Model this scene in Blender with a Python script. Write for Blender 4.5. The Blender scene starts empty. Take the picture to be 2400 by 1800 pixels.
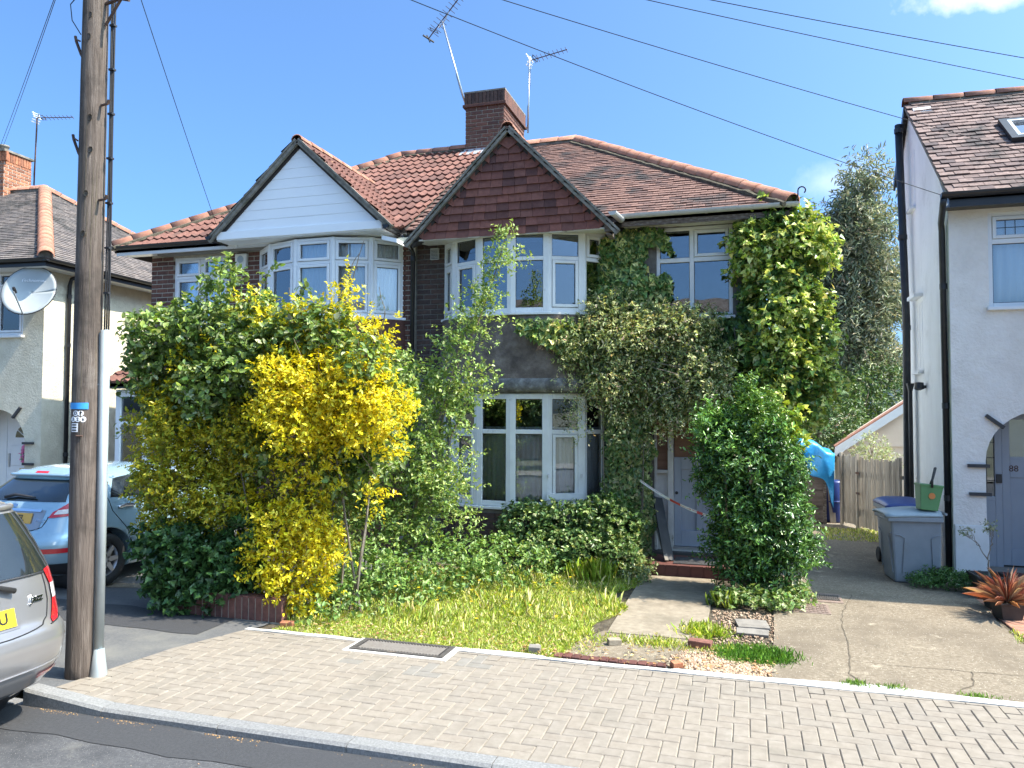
import bpy, bmesh, math, random
import numpy as np
from math import radians, sin, cos, pi, sqrt, atan2
from mathutils import Vector, Matrix, noise as mnoise

random.seed(7)
RNG = np.random.default_rng(11)
scene = bpy.context.scene
COL = scene.collection

# ------------------------------------------------------------------ camera
YAW, PITCH, ROLL, FPX = radians(17.0), radians(2.1), radians(-0.2), 1803.0 / 2400.0
CAM = Vector((0.0, 0.0, 2.0))
cam_data = bpy.data.cameras.new('camera')
cam_data.sensor_fit = 'HORIZONTAL'
cam_data.sensor_width = 36.0
cam_data.lens = 36.0 * FPX
cam_data.clip_start = 0.1
cam_data.clip_end = 3000.0
cam = bpy.data.objects.new('camera', cam_data)
COL.objects.link(cam)
fwd = Vector((-sin(YAW) * cos(PITCH), cos(YAW) * cos(PITCH), sin(PITCH)))
r0 = Vector((cos(YAW), sin(YAW), 0.0))
u0 = r0.cross(fwd)
RR = r0 * cos(ROLL) - u0 * sin(ROLL)
UU = u0 * cos(ROLL) + r0 * sin(ROLL)
cam.matrix_world = Matrix(((RR.x, UU.x, -fwd.x, CAM.x), (RR.y, UU.y, -fwd.y, CAM.y), (RR.z, UU.z, -fwd.z, CAM.z), (0, 0, 0, 1)))
scene.camera = cam

# ------------------------------------------------------------------ sky and sun
SUN_EL, SUN_ROT = radians(53.0), radians(88.5)       # rotation: 0 = +Y, 90 deg = +X
world = bpy.data.worlds.new('World')
scene.world = world
world.use_nodes = True
wn = world.node_tree
bg = wn.nodes['Background']
sky = wn.nodes.new('ShaderNodeTexSky')
sky.sky_type = 'NISHITA'
sky.sun_disc = False
sky.sun_elevation = SUN_EL
sky.sun_rotation = SUN_ROT
sky.altitude = 30.0
sky.air_density = 0.6
sky.dust_density = 4.2
sky.ozone_density = 5.0
tint = wn.nodes.new('ShaderNodeMix'); tint.data_type = 'RGBA'; tint.blend_type = 'MULTIPLY'
tint.inputs[0].default_value = 1.0
tint.inputs[7].default_value = (0.54, 0.77, 0.90, 1)
wn.links.new(sky.outputs[0], tint.inputs[6])
# two fair-weather clouds low over the houses and faint wisps elsewhere
tc = wn.nodes.new('ShaderNodeTexCoord')
cn = wn.nodes.new('ShaderNodeTexNoise'); cn.inputs['Scale'].default_value = 9.0; cn.inputs['Detail'].default_value = 10; cn.inputs['Roughness'].default_value = 0.6
wn.links.new(tc.outputs['Generated'], cn.inputs['Vector'])
def cloud(direction, size, flat, strength):
    d = Vector(direction).normalized()
    sb = wn.nodes.new('ShaderNodeVectorMath'); sb.operation = 'SUBTRACT'; sb.inputs[1].default_value = d
    ml = wn.nodes.new('ShaderNodeVectorMath'); ml.operation = 'MULTIPLY'; ml.inputs[1].default_value = (1, 1, flat)
    ln = wn.nodes.new('ShaderNodeVectorMath'); ln.operation = 'LENGTH'
    wn.links.new(tc.outputs['Generated'], sb.inputs[0]); wn.links.new(sb.outputs[0], ml.inputs[0]); wn.links.new(ml.outputs[0], ln.inputs[0])
    mr = wn.nodes.new('ShaderNodeMapRange'); mr.inputs['From Min'].default_value = size; mr.inputs['From Max'].default_value = 0.0; mr.inputs['To Max'].default_value = 0.55
    wn.links.new(ln.outputs['Value'], mr.inputs[0])
    ad = wn.nodes.new('ShaderNodeMath'); ad.operation = 'MULTIPLY_ADD'; ad.inputs[1].default_value = 1.0
    wn.links.new(cn.outputs[0], ad.inputs[0]); wn.links.new(mr.outputs[0], ad.inputs[2])
    rp = wn.nodes.new('ShaderNodeMapRange'); rp.inputs['From Min'].default_value = 0.72; rp.inputs['From Max'].default_value = 0.98; rp.inputs['To Max'].default_value = strength
    wn.links.new(ad.outputs[0], rp.inputs[0])
    return rp.outputs[0]
def pix(x, y): return fwd + RR * ((x - 1200) / 1803) - UU * ((y - 900) / 1803)
prev = tint.outputs[2]
for (d, sz, fl, st) in ((pix(2340, -30), .12, 3.2, .95), (pix(1975, 425), .085, 2.2, .3), ((.5, -.8, .45), .5, 2.5, .9), ((-.9, -.3, .3), .4, 3.0, .8)):
    o_ = cloud(d, sz, fl, st)
    cm = wn.nodes.new('ShaderNodeMix'); cm.data_type = 'RGBA'; cm.inputs[7].default_value = (3.3, 3.5, 3.8, 1)
    wn.links.new(o_, cm.inputs[0]); wn.links.new(prev, cm.inputs[6]); prev = cm.outputs[2]
wn.links.new(prev, bg.inputs[0])
bg.inputs[1].default_value = 0.15

sun_data = bpy.data.lights.new('sun', 'SUN')
sun_data.energy = 3.2
sun_data.angle = radians(0.55)
sun_data.color = (1.0, 0.91, 0.77)
sun = bpy.data.objects.new('sun', sun_data)
COL.objects.link(sun)
SDIR = Vector((sin(SUN_ROT) * cos(SUN_EL), cos(SUN_ROT) * cos(SUN_EL), sin(SUN_EL)))
sun.rotation_euler = SDIR.to_track_quat('Z', 'Y').to_euler()

scene.view_settings.view_transform = 'Standard'
scene.view_settings.look = 'None'
scene.view_settings.exposure = 1.76
scene.view_settings.gamma = 1.0
scene.view_settings.use_curve_mapping = False
scene.cycles.max_bounces = 8
scene.cycles.transparent_max_bounces = 12

# ------------------------------------------------------------------ material helpers
MATS = {}
def _nt(name):
    m = bpy.data.materials.new(name); m.use_nodes = True
    nt = m.node_tree; nt.nodes.clear()
    out = nt.nodes.new('ShaderNodeOutputMaterial')
    MATS[name] = m
    return m, nt, out
def N(nt, kind, **kw):
    n = nt.nodes.new(kind)
    for k, v in kw.items():
        if k == 'inp':
            for a, b in v.items(): n.inputs[a].default_value = b
        else: setattr(n, k, v)
    return n
def L(nt, a, b): nt.links.new(a, b)
def c4(c): return (c[0], c[1], c[2], 1.0)

def mat(name, cols, rough=0.6, metal=0.0, spec=0.5, scale=6.0, detail=6.0, bump=0.0, bscale=None, rnd=None, island=None,
        stain=None, coat=0.0, coord='Object', stretch=None, rdist=0.0, brel=0.01, speck=None, normal2=None):
    """Principled material: noise between cols (2..4 colours); rnd/island = colours picked per object / per loose piece;
    stain = (colour, scale, low, high); speck = (colour, scale, threshold)."""
    m, nt, out = _nt(name)
    p = N(nt, 'ShaderNodeBsdfPrincipled')
    p.inputs['Roughness'].default_value = rough
    p.inputs['Metallic'].default_value = metal
    p.inputs['Specular IOR Level'].default_value = spec
    p.inputs['Coat Weight'].default_value = coat
    p.inputs['Coat Roughness'].default_value = 0.06
    L(nt, p.outputs[0], out.inputs[0])
    tc = N(nt, 'ShaderNodeTexCoord')
    vec = tc.outputs[coord] if coord != 'World' else N(nt, 'ShaderNodeNewGeometry').outputs['Position']
    if stretch:
        mp = N(nt, 'ShaderNodeMapping'); mp.inputs['Scale'].default_value = stretch
        L(nt, vec, mp.inputs[0]); vec = mp.outputs[0]
    ns = N(nt, 'ShaderNodeTexNoise', inp={'Scale': scale, 'Detail': detail, 'Roughness': 0.62, 'Distortion': rdist})
    L(nt, vec, ns.inputs['Vector'])
    ramp = N(nt, 'ShaderNodeValToRGB')
    cr = ramp.color_ramp
    k = len(cols)
    cr.elements[0].position = 0.3; cr.elements[0].color = c4(cols[0])
    cr.elements[1].position = 0.72; cr.elements[1].color = c4(cols[-1])
    for i in range(1, k - 1):
        e = cr.elements.new(0.3 + 0.42 * i / (k - 1)); e.color = c4(cols[i])
    L(nt, ns.outputs[0], ramp.inputs[0])
    col = ramp.outputs[0]
    for src, pal in ((0, rnd), (1, island)):
        if not pal: continue
        r = N(nt, 'ShaderNodeObjectInfo').outputs['Random'] if src == 0 else N(nt, 'ShaderNodeNewGeometry').outputs['Random Per Island']
        rp = N(nt, 'ShaderNodeValToRGB'); rp.color_ramp.interpolation = 'LINEAR'
        e = rp.color_ramp.elements
        e[0].position = 0.0; e[0].color = c4(pal[0]); e[1].position = 1.0; e[1].color = c4(pal[-1])
        for i in range(1, len(pal) - 1):
            q = e.new(i / (len(pal) - 1)); q.color = c4(pal[i])
        L(nt, r, rp.inputs[0])
        mx = N(nt, 'ShaderNodeMix', data_type='RGBA', blend_type='MULTIPLY'); mx.inputs[0].default_value = 1.0
        L(nt, col, mx.inputs[6]); L(nt, rp.outputs[0], mx.inputs[7]); col = mx.outputs[2]
    if stain:
        for st in (stain if isinstance(stain, list) else [stain]):
            n2 = N(nt, 'ShaderNodeTexNoise', inp={'Scale': st[1], 'Detail': 8.0, 'Roughness': 0.65})
            wp = N(nt, 'ShaderNodeNewGeometry'); L(nt, wp.outputs['Position'], n2.inputs['Vector'])
            mr = N(nt, 'ShaderNodeMapRange', inp={'From Min': st[2], 'From Max': st[3]})
            L(nt, n2.outputs[0], mr.inputs[0])
            mx = N(nt, 'ShaderNodeMix', data_type='RGBA'); mx.inputs[7].default_value = c4(st[0])
            L(nt, mr.outputs[0], mx.inputs[0]); L(nt, col, mx.inputs[6]); col = mx.outputs[2]
    if speck:
        v = N(nt, 'ShaderNodeTexVoronoi', inp={'Scale': speck[1]})
        wp = N(nt, 'ShaderNodeNewGeometry'); L(nt, wp.outputs['Position'], v.inputs['Vector'])
        mr = N(nt, 'ShaderNodeMapRange', inp={'From Min': speck[2], 'From Max': speck[2] * 0.6})
        L(nt, v.outputs['Distance'], mr.inputs[0])
        mx = N(nt, 'ShaderNodeMix', data_type='RGBA'); mx.inputs[7].default_value = c4(speck[0])
        L(nt, mr.outputs[0], mx.inputs[0]); L(nt, col, mx.inputs[6]); col = mx.outputs[2]
    L(nt, col, p.inputs['Base Color'])
    if bump:
        n3 = N(nt, 'ShaderNodeTexNoise', inp={'Scale': bscale or scale * 4, 'Detail': 7.0, 'Roughness': 0.65})
        L(nt, vec, n3.inputs['Vector'])
        b = N(nt, 'ShaderNodeBump', inp={'Strength': bump, 'Distance': brel})
        L(nt, n3.outputs[0], b.inputs['Height']); L(nt, b.outputs[0], p.inputs['Normal'])
    return m

def leaf_mat(name, trans=0.3, rough=0.42, spec=0.45, tgain=(1.25, 1.2, 0.6)):
    m, nt, out = _nt(name)
    at = N(nt, 'ShaderNodeAttribute', attribute_name='Col')
    p = N(nt, 'ShaderNodeBsdfPrincipled'); p.inputs['Roughness'].default_value = rough; p.inputs['Specular IOR Level'].default_value = spec
    t = N(nt, 'ShaderNodeBsdfTranslucent')
    mx = N(nt, 'ShaderNodeMix', data_type='RGBA', blend_type='MULTIPLY'); mx.inputs[0].default_value = 1.0
    mx.inputs[7].default_value = c4(tgain)
    L(nt, at.outputs[0], p.inputs['Base Color']); L(nt, at.outputs[0], mx.inputs[6]); L(nt, mx.outputs[2], t.inputs[0])
    sh = N(nt, 'ShaderNodeMixShader'); sh.inputs[0].default_value = trans
    L(nt, p.outputs[0], sh.inputs[1]); L(nt, t.outputs[0], sh.inputs[2]); L(nt, sh.outputs[0], out.inputs[0])
    return m

def glass_mat(name, tint_c=(0.8, 0.86, 0.86), gain=2.0, base=0.03):
    m, nt, out = _nt(name)
    tr = N(nt, 'ShaderNodeBsdfTransparent'); tr.inputs[0].default_value = c4(tint_c)
    gl = N(nt, 'ShaderNodeBsdfGlossy'); gl.inputs['Roughness'].default_value = 0.004; gl.inputs[0].default_value = (0.95, 0.97, 1, 1)
    fr = N(nt, 'ShaderNodeFresnel', inp={'IOR': 1.5})
    ma = N(nt, 'ShaderNodeMath', operation='MULTIPLY_ADD'); ma.inputs[1].default_value = gain; ma.inputs[2].default_value = base
    ma.use_clamp = True
    L(nt, fr.outputs[0], ma.inputs[0])
    # slight waviness of real panes
    tcn = N(nt, 'ShaderNodeTexCoord'); nz = N(nt, 'ShaderNodeTexNoise', inp={'Scale': 2.2, 'Detail': 1.0}); L(nt, tcn.outputs['Object'], nz.inputs['Vector'])
    b = N(nt, 'ShaderNodeBump', inp={'Strength': 0.05, 'Distance': 0.02}); L(nt, nz.outputs[0], b.inputs['Height']); L(nt, b.outputs[0], gl.inputs['Normal'])
    sh = N(nt, 'ShaderNodeMixShader'); L(nt, ma.outputs[0], sh.inputs[0]); L(nt, tr.outputs[0], sh.inputs[1]); L(nt, gl.outputs[0], sh.inputs[2])
    L(nt, sh.outputs[0], out.inputs[0])
    return m

M = {}
def build_materials():
    A = M
    A['asphalt'] = mat('road_asphalt', [(0.045, 0.046, 0.05), (0.07, 0.07, 0.074), (0.1, 0.1, 0.1)], rough=0.9, scale=55, detail=10, bump=0.7, bscale=160, brel=0.006, coord='World',
                       stain=[((0.035, 0.036, 0.04), 0.9, 0.5, 0.62), ((0.13, 0.125, 0.115), 2.5, 0.57, 0.72)], speck=((0.28, 0.27, 0.25), 70, 0.16))
    A['tarmac'] = mat('drive_tarmac', [(0.075, 0.076, 0.08), (0.1, 0.1, 0.1), (0.13, 0.128, 0.123)], rough=0.92, scale=60, detail=10, bump=0.5, bscale=150, brel=0.005, coord='World',
                      stain=[((0.15, 0.145, 0.13), 1.3, 0.5, 0.7), ((0.16, 0.1, 0.06), 1.9, 0.66, 0.78)])
    A['newtar'] = mat('fresh_tarmac', [(0.03, 0.031, 0.034), (0.05, 0.05, 0.053)], rough=0.9, scale=60, bump=0.5, bscale=170, brel=0.005, coord='World')
    A['paver'] = mat('paver_concrete', [(0.185, 0.158, 0.127), (0.222, 0.192, 0.156), (0.258, 0.226, 0.188)], rough=0.88, scale=14, detail=10, bump=0.35, bscale=120, brel=0.004, coord='World',
                     rnd=[(0.95, 0.95, 0.95), (1.0, 0.99, 0.98), (1.03, 1.02, 1.0), (1, 0.98, 0.96)], stain=[((0.15, 0.132, 0.105), 1.6, 0.56, 0.8), ((0.14, 0.12, 0.095), 7.0, 0.64, 0.78), ((0.3, 0.27, 0.225), 3.1, 0.6, 0.8)], speck=((0.1, 0.085, 0.065), 6, 0.035))
    A['paver_stuff'] = mat('paver_concrete_far', [(0.185, 0.158, 0.127), (0.222, 0.192, 0.156), (0.258, 0.226, 0.188)], rough=0.88, scale=14, detail=10, bump=0.35, bscale=120, brel=0.004, coord='World',
                     island=[(0.95, 0.95, 0.95), (1.0, 0.99, 0.98), (1.03, 1.02, 1.0), (1, 0.98, 0.96)], stain=[((0.15, 0.132, 0.105), 1.6, 0.56, 0.8), ((0.14, 0.12, 0.095), 7.0, 0.64, 0.78), ((0.3, 0.27, 0.225), 3.1, 0.6, 0.8)], speck=((0.1, 0.085, 0.065), 6, 0.035))
    A['paver_dark'] = mat('paver_dark', [(0.17, 0.155, 0.13), (0.22, 0.2, 0.175)], rough=0.9, scale=14, bump=0.3, coord='World')
    A['sand'] = mat('joint_sand', [(0.26, 0.225, 0.175), (0.36, 0.32, 0.255)], rough=0.95, scale=30, bump=0.4, coord='World')
    A['granite'] = mat('kerb_granite', [(0.135, 0.134, 0.13), (0.2, 0.198, 0.193), (0.28, 0.276, 0.268)], rough=0.75, scale=70, detail=10, bump=0.3, bscale=60, coord='World', speck=((0.12, 0.12, 0.13), 90, 0.2),
                       rnd=[(0.92, 0.92, 0.93), (1.05, 1.05, 1.04)], stain=((0.2, 0.2, 0.2), 3.0, 0.6, 0.8))
    A['mortar_white'] = mat('white_mortar', [(0.46, 0.44, 0.4), (0.58, 0.56, 0.52)], rough=0.9, scale=18, bump=0.7, bscale=45, coord='World')
    A['soil'] = mat('garden_soil', [(0.045, 0.035, 0.022), (0.09, 0.07, 0.045), (0.15, 0.125, 0.085)], rough=0.97, scale=12, bump=1.0, bscale=45, brel=0.03, coord='World')
    A['ground'] = mat('ground_earth', [(0.08, 0.085, 0.05), (0.12, 0.115, 0.075)], rough=0.95, scale=1.0, coord='World')
    A['concrete'] = mat('worn_concrete', [(0.135, 0.106, 0.072), (0.2, 0.162, 0.114), (0.29, 0.242, 0.178)], rough=0.95, scale=34, detail=14, bump=0.9, bscale=70, brel=0.008, coord='World',
                        stain=[((0.145, 0.115, 0.08), 1.1, 0.47, 0.62), ((0.12, 0.095, 0.066), 5.5, 0.58, 0.72), ((0.36, 0.305, 0.22), 3.0, 0.6, 0.7)], speck=((0.58, 0.53, 0.44), 34, 0.14))
    A['path'] = mat('path_concrete', [(0.19, 0.155, 0.11), (0.25, 0.208, 0.152), (0.32, 0.272, 0.205)], rough=0.93, scale=11, detail=12, bump=0.5, bscale=90, brel=0.006, coord='World',
                    stain=[((0.15, 0.125, 0.09), 1.6, 0.52, 0.7)])
    A['crack'] = mat('crack_dirt', [(0.07, 0.057, 0.04), (0.15, 0.12, 0.085)], rough=1.0, scale=20, coord='World')
    A['brickpav'] = mat('red_block_paving', [(0.27, 0.14, 0.095), (0.36, 0.2, 0.14)], rough=0.9, scale=14, bump=0.3, coord='World', rnd=[(0.85, 0.85, 0.85), (1.1, 1.05, 1.0)])
    brk = [(0.8, 0.8, 0.84), (1.0, 1.0, 1.0), (1.25, 1.1, 1.0), (0.7, 0.66, 0.7), (1.12, 1.05, 1.0)]
    A['brick'] = mat('brown_brick', [(0.09, 0.045, 0.035), (0.14, 0.066, 0.048), (0.18, 0.092, 0.066)], rough=0.9, scale=24, detail=8, bump=0.6, bscale=60, brel=0.005, coord='World', rnd=brk, stain=((0.06, 0.05, 0.045), 3.5, 0.6, 0.75))
    A['brick_dark'] = mat('shaded_brick', [(0.04, 0.028, 0.025), (0.07, 0.045, 0.038), (0.095, 0.062, 0.05)], rough=0.92, scale=24, detail=8, bump=0.6, bscale=60, brel=0.005, coord='World', rnd=brk)  # darker copy of the brick, shade put into its colour
    A['brick_chim'] = mat('chimney_brick', [(0.085, 0.045, 0.035), (0.13, 0.064, 0.048), (0.17, 0.092, 0.07)], rough=0.92, scale=24, detail=8, bump=0.6, bscale=60, brel=0.005, coord='World', rnd=brk, stain=((0.06, 0.05, 0.045), 4.0, 0.58, 0.74))
    A['brick_red'] = mat('orange_brick', [(0.22, 0.09, 0.05), (0.34, 0.14, 0.075), (0.42, 0.2, 0.11)], rough=0.9, scale=18, bump=0.4, coord='World', rnd=[(0.5, 0.5, 0.55), (1, 1, 1), (1.2, 1.1, 1), (0.8, 0.75, 0.75)])
    A['brick_low'] = mat('garden_wall_brick', [(0.1, 0.05, 0.04), (0.15, 0.07, 0.055), (0.2, 0.1, 0.08)], rough=0.9, scale=20, bump=0.5, coord='World', rnd=brk)
    A['mortar'] = mat('brick_mortar', [(0.34, 0.3, 0.24), (0.47, 0.43, 0.355)], rough=0.95, scale=18, bump=0.4, coord='World', stain=((0.12, 0.105, 0.09), 2.0, 0.55, 0.75))
    A['mortar_dark'] = mat('dark_mortar', [(0.1, 0.092, 0.08), (0.19, 0.175, 0.15)], rough=0.95, scale=18, bump=0.4, coord='World')  # darker copy of the mortar, goes with the darker brick
    A['hanging_tile'] = mat('hanging_clay_tile', [(0.14, 0.056, 0.042), (0.185, 0.075, 0.055), (0.22, 0.1, 0.075)], rough=0.85, scale=16, detail=8, bump=0.35, bscale=50, coord='World',
                            rnd=[(0.42, 0.42, 0.5), (0.7, 0.66, 0.7), (1.0, 0.95, 0.95), (1.2, 1.05, 1.0), (0.85, 0.75, 0.78), (1.1, 1.0, 0.95)])
    pl = [(0.36, 0.36, 0.42), (0.8, 0.74, 0.74), (1.05, 1.0, 1.0), (0.55, 0.52, 0.57), (1.15, 1.1, 1.1), (0.9, 0.84, 0.84)]
    st = [((0.045, 0.038, 0.036), 1.5, 0.52, 0.64), ((0.32, 0.27, 0.2), 6.0, 0.68, 0.78)]
    A['plain_tile'] = mat('plain_clay_tile', [(0.145, 0.08, 0.06), (0.195, 0.112, 0.086), (0.24, 0.148, 0.117)], rough=0.9, scale=14, detail=8, bump=0.4, bscale=60, coord='World', rnd=pl, stain=st)
    A['plain_tile_stuff'] = mat('plain_clay_tile_far', [(0.145, 0.08, 0.06), (0.195, 0.112, 0.086), (0.24, 0.148, 0.117)], rough=0.9, scale=14, detail=8, bump=0.4, bscale=60, coord='World', island=pl, stain=st)
    pr = [(0.6, 0.58, 0.62), (0.9, 0.86, 0.86), (1.1, 1.05, 1.05), (0.75, 0.7, 0.72), (1.18, 1.12, 1.1)]
    sr = [((0.07, 0.045, 0.035), 2.5, 0.55, 0.72), ((0.42, 0.27, 0.1), 7.0, 0.66, 0.76)]
    A['pan_tile'] = mat('red_concrete_tile', [(0.125, 0.056, 0.042), (0.162, 0.075, 0.056), (0.198, 0.1, 0.076)], rough=0.9, scale=16, detail=8, bump=0.4, bscale=70, coord='World', rnd=pr, stain=sr)
    A['pan_tile_stuff'] = mat('red_concrete_tile_far', [(0.125, 0.056, 0.042), (0.162, 0.075, 0.056), (0.198, 0.1, 0.076)], rough=0.9, scale=16, detail=8, bump=0.4, bscale=70, coord='World', island=pr, stain=sr)
    pg = [(0.55, 0.55, 0.6), (0.9, 0.88, 0.88), (1.1, 1.05, 1.02), (0.7, 0.68, 0.7), (1.2, 1.12, 1.08)]
    A['grey_tile'] = mat('weathered_tile', [(0.115, 0.1, 0.09), (0.165, 0.145, 0.132), (0.215, 0.19, 0.172)], rough=0.92, scale=14, bump=0.4, bscale=60, coord='World', rnd=pg, stain=[((0.06, 0.055, 0.05), 1.6, 0.5, 0.65), ((0.3, 0.25, 0.2), 5, 0.66, 0.78)])
    A['grey_tile_stuff'] = mat('weathered_tile_far', [(0.115, 0.1, 0.09), (0.165, 0.145, 0.132), (0.215, 0.19, 0.172)], rough=0.92, scale=14, bump=0.4, bscale=60, coord='World', island=pg, stain=[((0.06, 0.055, 0.05), 1.6, 0.5, 0.65), ((0.3, 0.25, 0.2), 5, 0.66, 0.78)])
    A['tile88'] = mat('mauve_clay_tile', [(0.15, 0.105, 0.09), (0.205, 0.15, 0.13), (0.26, 0.195, 0.17)], rough=0.9, scale=14, bump=0.4, bscale=60, coord='World', rnd=pl, stain=st)
    A['tile88_stuff'] = mat('mauve_clay_tile_far', [(0.15, 0.105, 0.09), (0.205, 0.15, 0.13), (0.26, 0.195, 0.17)], rough=0.9, scale=14, bump=0.4, bscale=60, coord='World', island=pl, stain=st)
    A['ridge'] = mat('orange_ridge_tile', [(0.31, 0.135, 0.08), (0.38, 0.18, 0.115), (0.44, 0.24, 0.165)], rough=0.88, scale=10, bump=0.4, bscale=50, coord='World', rnd=[(0.85, 0.85, 0.88), (1.08, 1.05, 1.05)], stain=((0.12, 0.09, 0.06), 4.0, 0.6, 0.76))
    A['roof_under'] = mat('roof_underlay', [(0.035, 0.03, 0.028), (0.06, 0.05, 0.045)], rough=0.95)
    A['verge'] = mat('weathered_verge', [(0.12, 0.108, 0.09), (0.2, 0.182, 0.152), (0.29, 0.265, 0.228)], rough=0.95, scale=10, bump=0.7, bscale=40, coord='World', stain=((0.07, 0.075, 0.045), 4.0, 0.55, 0.7))
    A['lead'] = mat('lead_flashing', [(0.33, 0.35, 0.38), (0.45, 0.47, 0.49)], rough=0.55, metal=0.2, scale=6)
    A['moss'] = mat('moss_mortar', [(0.05, 0.042, 0.03), (0.1, 0.085, 0.058), (0.17, 0.15, 0.1)], rough=1.0, scale=14, bump=1.0, bscale=40, brel=0.02, coord='World')
    A['cream_render'] = mat('cream_roughcast', [(0.58, 0.52, 0.39), (0.66, 0.6, 0.46), (0.72, 0.66, 0.52)], rough=0.95, scale=5, bump=1.0, bscale=26, brel=0.02, coord='World', stain=((0.5, 0.45, 0.34), 1.2, 0.55, 0.8))
    A['white_render'] = mat('white_roughcast', [(0.79, 0.73, 0.66), (0.84, 0.785, 0.72), (0.88, 0.83, 0.77)], rough=0.92, scale=5, bump=1.0, bscale=20, brel=0.02, coord='World', stain=((0.68, 0.63, 0.57), 1.4, 0.55, 0.8))
    A['flank_render'] = mat('stained_render', [(0.74, 0.745, 0.73), (0.81, 0.815, 0.8), (0.86, 0.865, 0.85)], rough=0.93, scale=3, bump=0.6, bscale=26, brel=0.012, coord='World', stretch=(1, 1, 0.35), stain=[((0.55, 0.55, 0.53), 1.5, 0.58, 0.8), ((0.6, 0.63, 0.55), 2.6, 0.64, 0.84)])
    A['green_render'] = mat('algae_render', [(0.42, 0.45, 0.36), (0.52, 0.54, 0.46)], rough=0.93, scale=6, bump=0.6, bscale=30, coord='World', stain=((0.3, 0.33, 0.22), 3, 0.5, 0.7))
    A['dark_render'] = mat('blackened_render', [(0.075, 0.058, 0.046), (0.15, 0.118, 0.096), (0.29, 0.24, 0.2)], rough=0.95, scale=4.5, detail=12, bump=1.0, bscale=34, brel=0.015, coord='World', stain=[((0.06, 0.048, 0.04), 1.9, 0.53, 0.66)])
    A['lip_render'] = mat('lichen_render', [(0.06, 0.055, 0.05), (0.17, 0.165, 0.155), (0.4, 0.4, 0.38)], rough=0.95, scale=7, detail=12, bump=1.0, bscale=30, brel=0.015, coord='World')
    A['peach'] = mat('peach_render', [(0.78, 0.62, 0.48), (0.83, 0.68, 0.54)], rough=0.9, scale=4, bump=0.3, coord='World')
    A['upvc'] = mat('white_upvc', [(0.72, 0.73, 0.73), (0.79, 0.8, 0.8)], rough=0.35, scale=2.5, coord='World')
    A['upvc_old'] = mat('grubby_upvc', [(0.66, 0.66, 0.63), (0.76, 0.76, 0.74)], rough=0.45, scale=5, coord='World', stain=((0.45, 0.41, 0.33), 5.0, 0.64, 0.78))
    A['cladding'] = mat('white_cladding', [(0.84, 0.85, 0.86), (0.87, 0.88, 0.88)], rough=0.4, scale=2, coord='World')
    A['soffit_old'] = mat('peeling_soffit', [(0.5, 0.47, 0.4), (0.66, 0.63, 0.56)], rough=0.8, scale=6, bump=0.4, coord='World', stain=((0.2, 0.15, 0.1), 5.0, 0.6, 0.7))
    A['wood_old'] = mat('weathered_fascia', [(0.06, 0.045, 0.035), (0.13, 0.1, 0.08), (0.3, 0.27, 0.24)], rough=0.9, scale=5, bump=0.5, coord='World', stretch=(3, 3, 9))
    A['black_plastic'] = mat('black_plastic', [(0.012, 0.012, 0.014), (0.025, 0.025, 0.028)], rough=0.38, scale=4)
    A['black_iron'] = mat('black_iron_pipe', [(0.012, 0.013, 0.016), (0.03, 0.032, 0.036)], rough=0.45, scale=6, coord='World')
    A['gutter_grey'] = mat('faded_gutter', [(0.38, 0.38, 0.36), (0.52, 0.52, 0.5)], rough=0.6, scale=5, coord='World', stain=((0.22, 0.21, 0.18), 5.0, 0.6, 0.75))
    A['glass'] = glass_mat('window_glass', (0.9, 0.93, 0.93), 2.5, 0.03)
    A['glass_car'] = glass_mat('car_glass', (0.35, 0.42, 0.42), 1.8, 0.05)
    A['room'] = mat('room_plaster', [(0.2, 0.19, 0.17), (0.25, 0.235, 0.21)], rough=0.95, scale=2)
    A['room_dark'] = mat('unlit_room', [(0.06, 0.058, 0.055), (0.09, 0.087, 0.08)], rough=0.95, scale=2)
    A['curtain_grey'] = mat('grey_curtain', [(0.48, 0.48, 0.48), (0.6, 0.6, 0.6)], rough=0.95, scale=10, stretch=(1, 1, 0.2))
    A['net'] = mat('net_curtain', [(0.78, 0.78, 0.78), (0.86, 0.86, 0.86)], rough=0.95, scale=14, stretch=(1, 1, 0.15))
    A['pole_wood'] = mat('creosoted_pole', [(0.06, 0.044, 0.034), (0.125, 0.096, 0.077), (0.2, 0.163, 0.135)], rough=0.9, scale=7, detail=12, bump=0.9, bscale=22, brel=0.012, coord='Object', stretch=(7, 7, 0.35), stain=[((0.035, 0.026, 0.02), 1.3, 0.5, 0.66), ((0.2, 0.17, 0.145), 2.5, 0.6, 0.75)])
    A['galv'] = mat('galvanised_steel', [(0.42, 0.47, 0.48), (0.52, 0.57, 0.58)], rough=0.42, metal=0.55, scale=5, coord='Object')
    A['rust'] = mat('rusty_steel', [(0.06, 0.035, 0.025), (0.14, 0.08, 0.055)], rough=0.85, scale=12, bump=0.3)
    A['steel'] = mat('aluminium', [(0.5, 0.51, 0.52), (0.6, 0.61, 0.62)], rough=0.4, metal=0.8, scale=6)
    A['cable'] = mat('black_cable', [(0.01, 0.01, 0.012), (0.018, 0.018, 0.02)], rough=0.6)
    A['dish'] = mat('grey_dish', [(0.33, 0.36, 0.36), (0.38, 0.41, 0.41)], rough=0.4, metal=0.1, scale=3)
    A['white_text'] = mat('white_print', [(0.8, 0.8, 0.8), (0.82, 0.82, 0.82)], rough=0.5)
    A['black_text'] = mat('black_print', [(0.015, 0.015, 0.015), (0.02, 0.02, 0.02)], rough=0.5)
    A['chrome'] = mat('chrome', [(0.75, 0.75, 0.76), (0.8, 0.8, 0.8)], rough=0.12, metal=1.0)
    A['blue_band'] = mat('blue_band', [(0.03, 0.25, 0.6), (0.05, 0.32, 0.7)], rough=0.6, scale=20, coord='Object')
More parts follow.
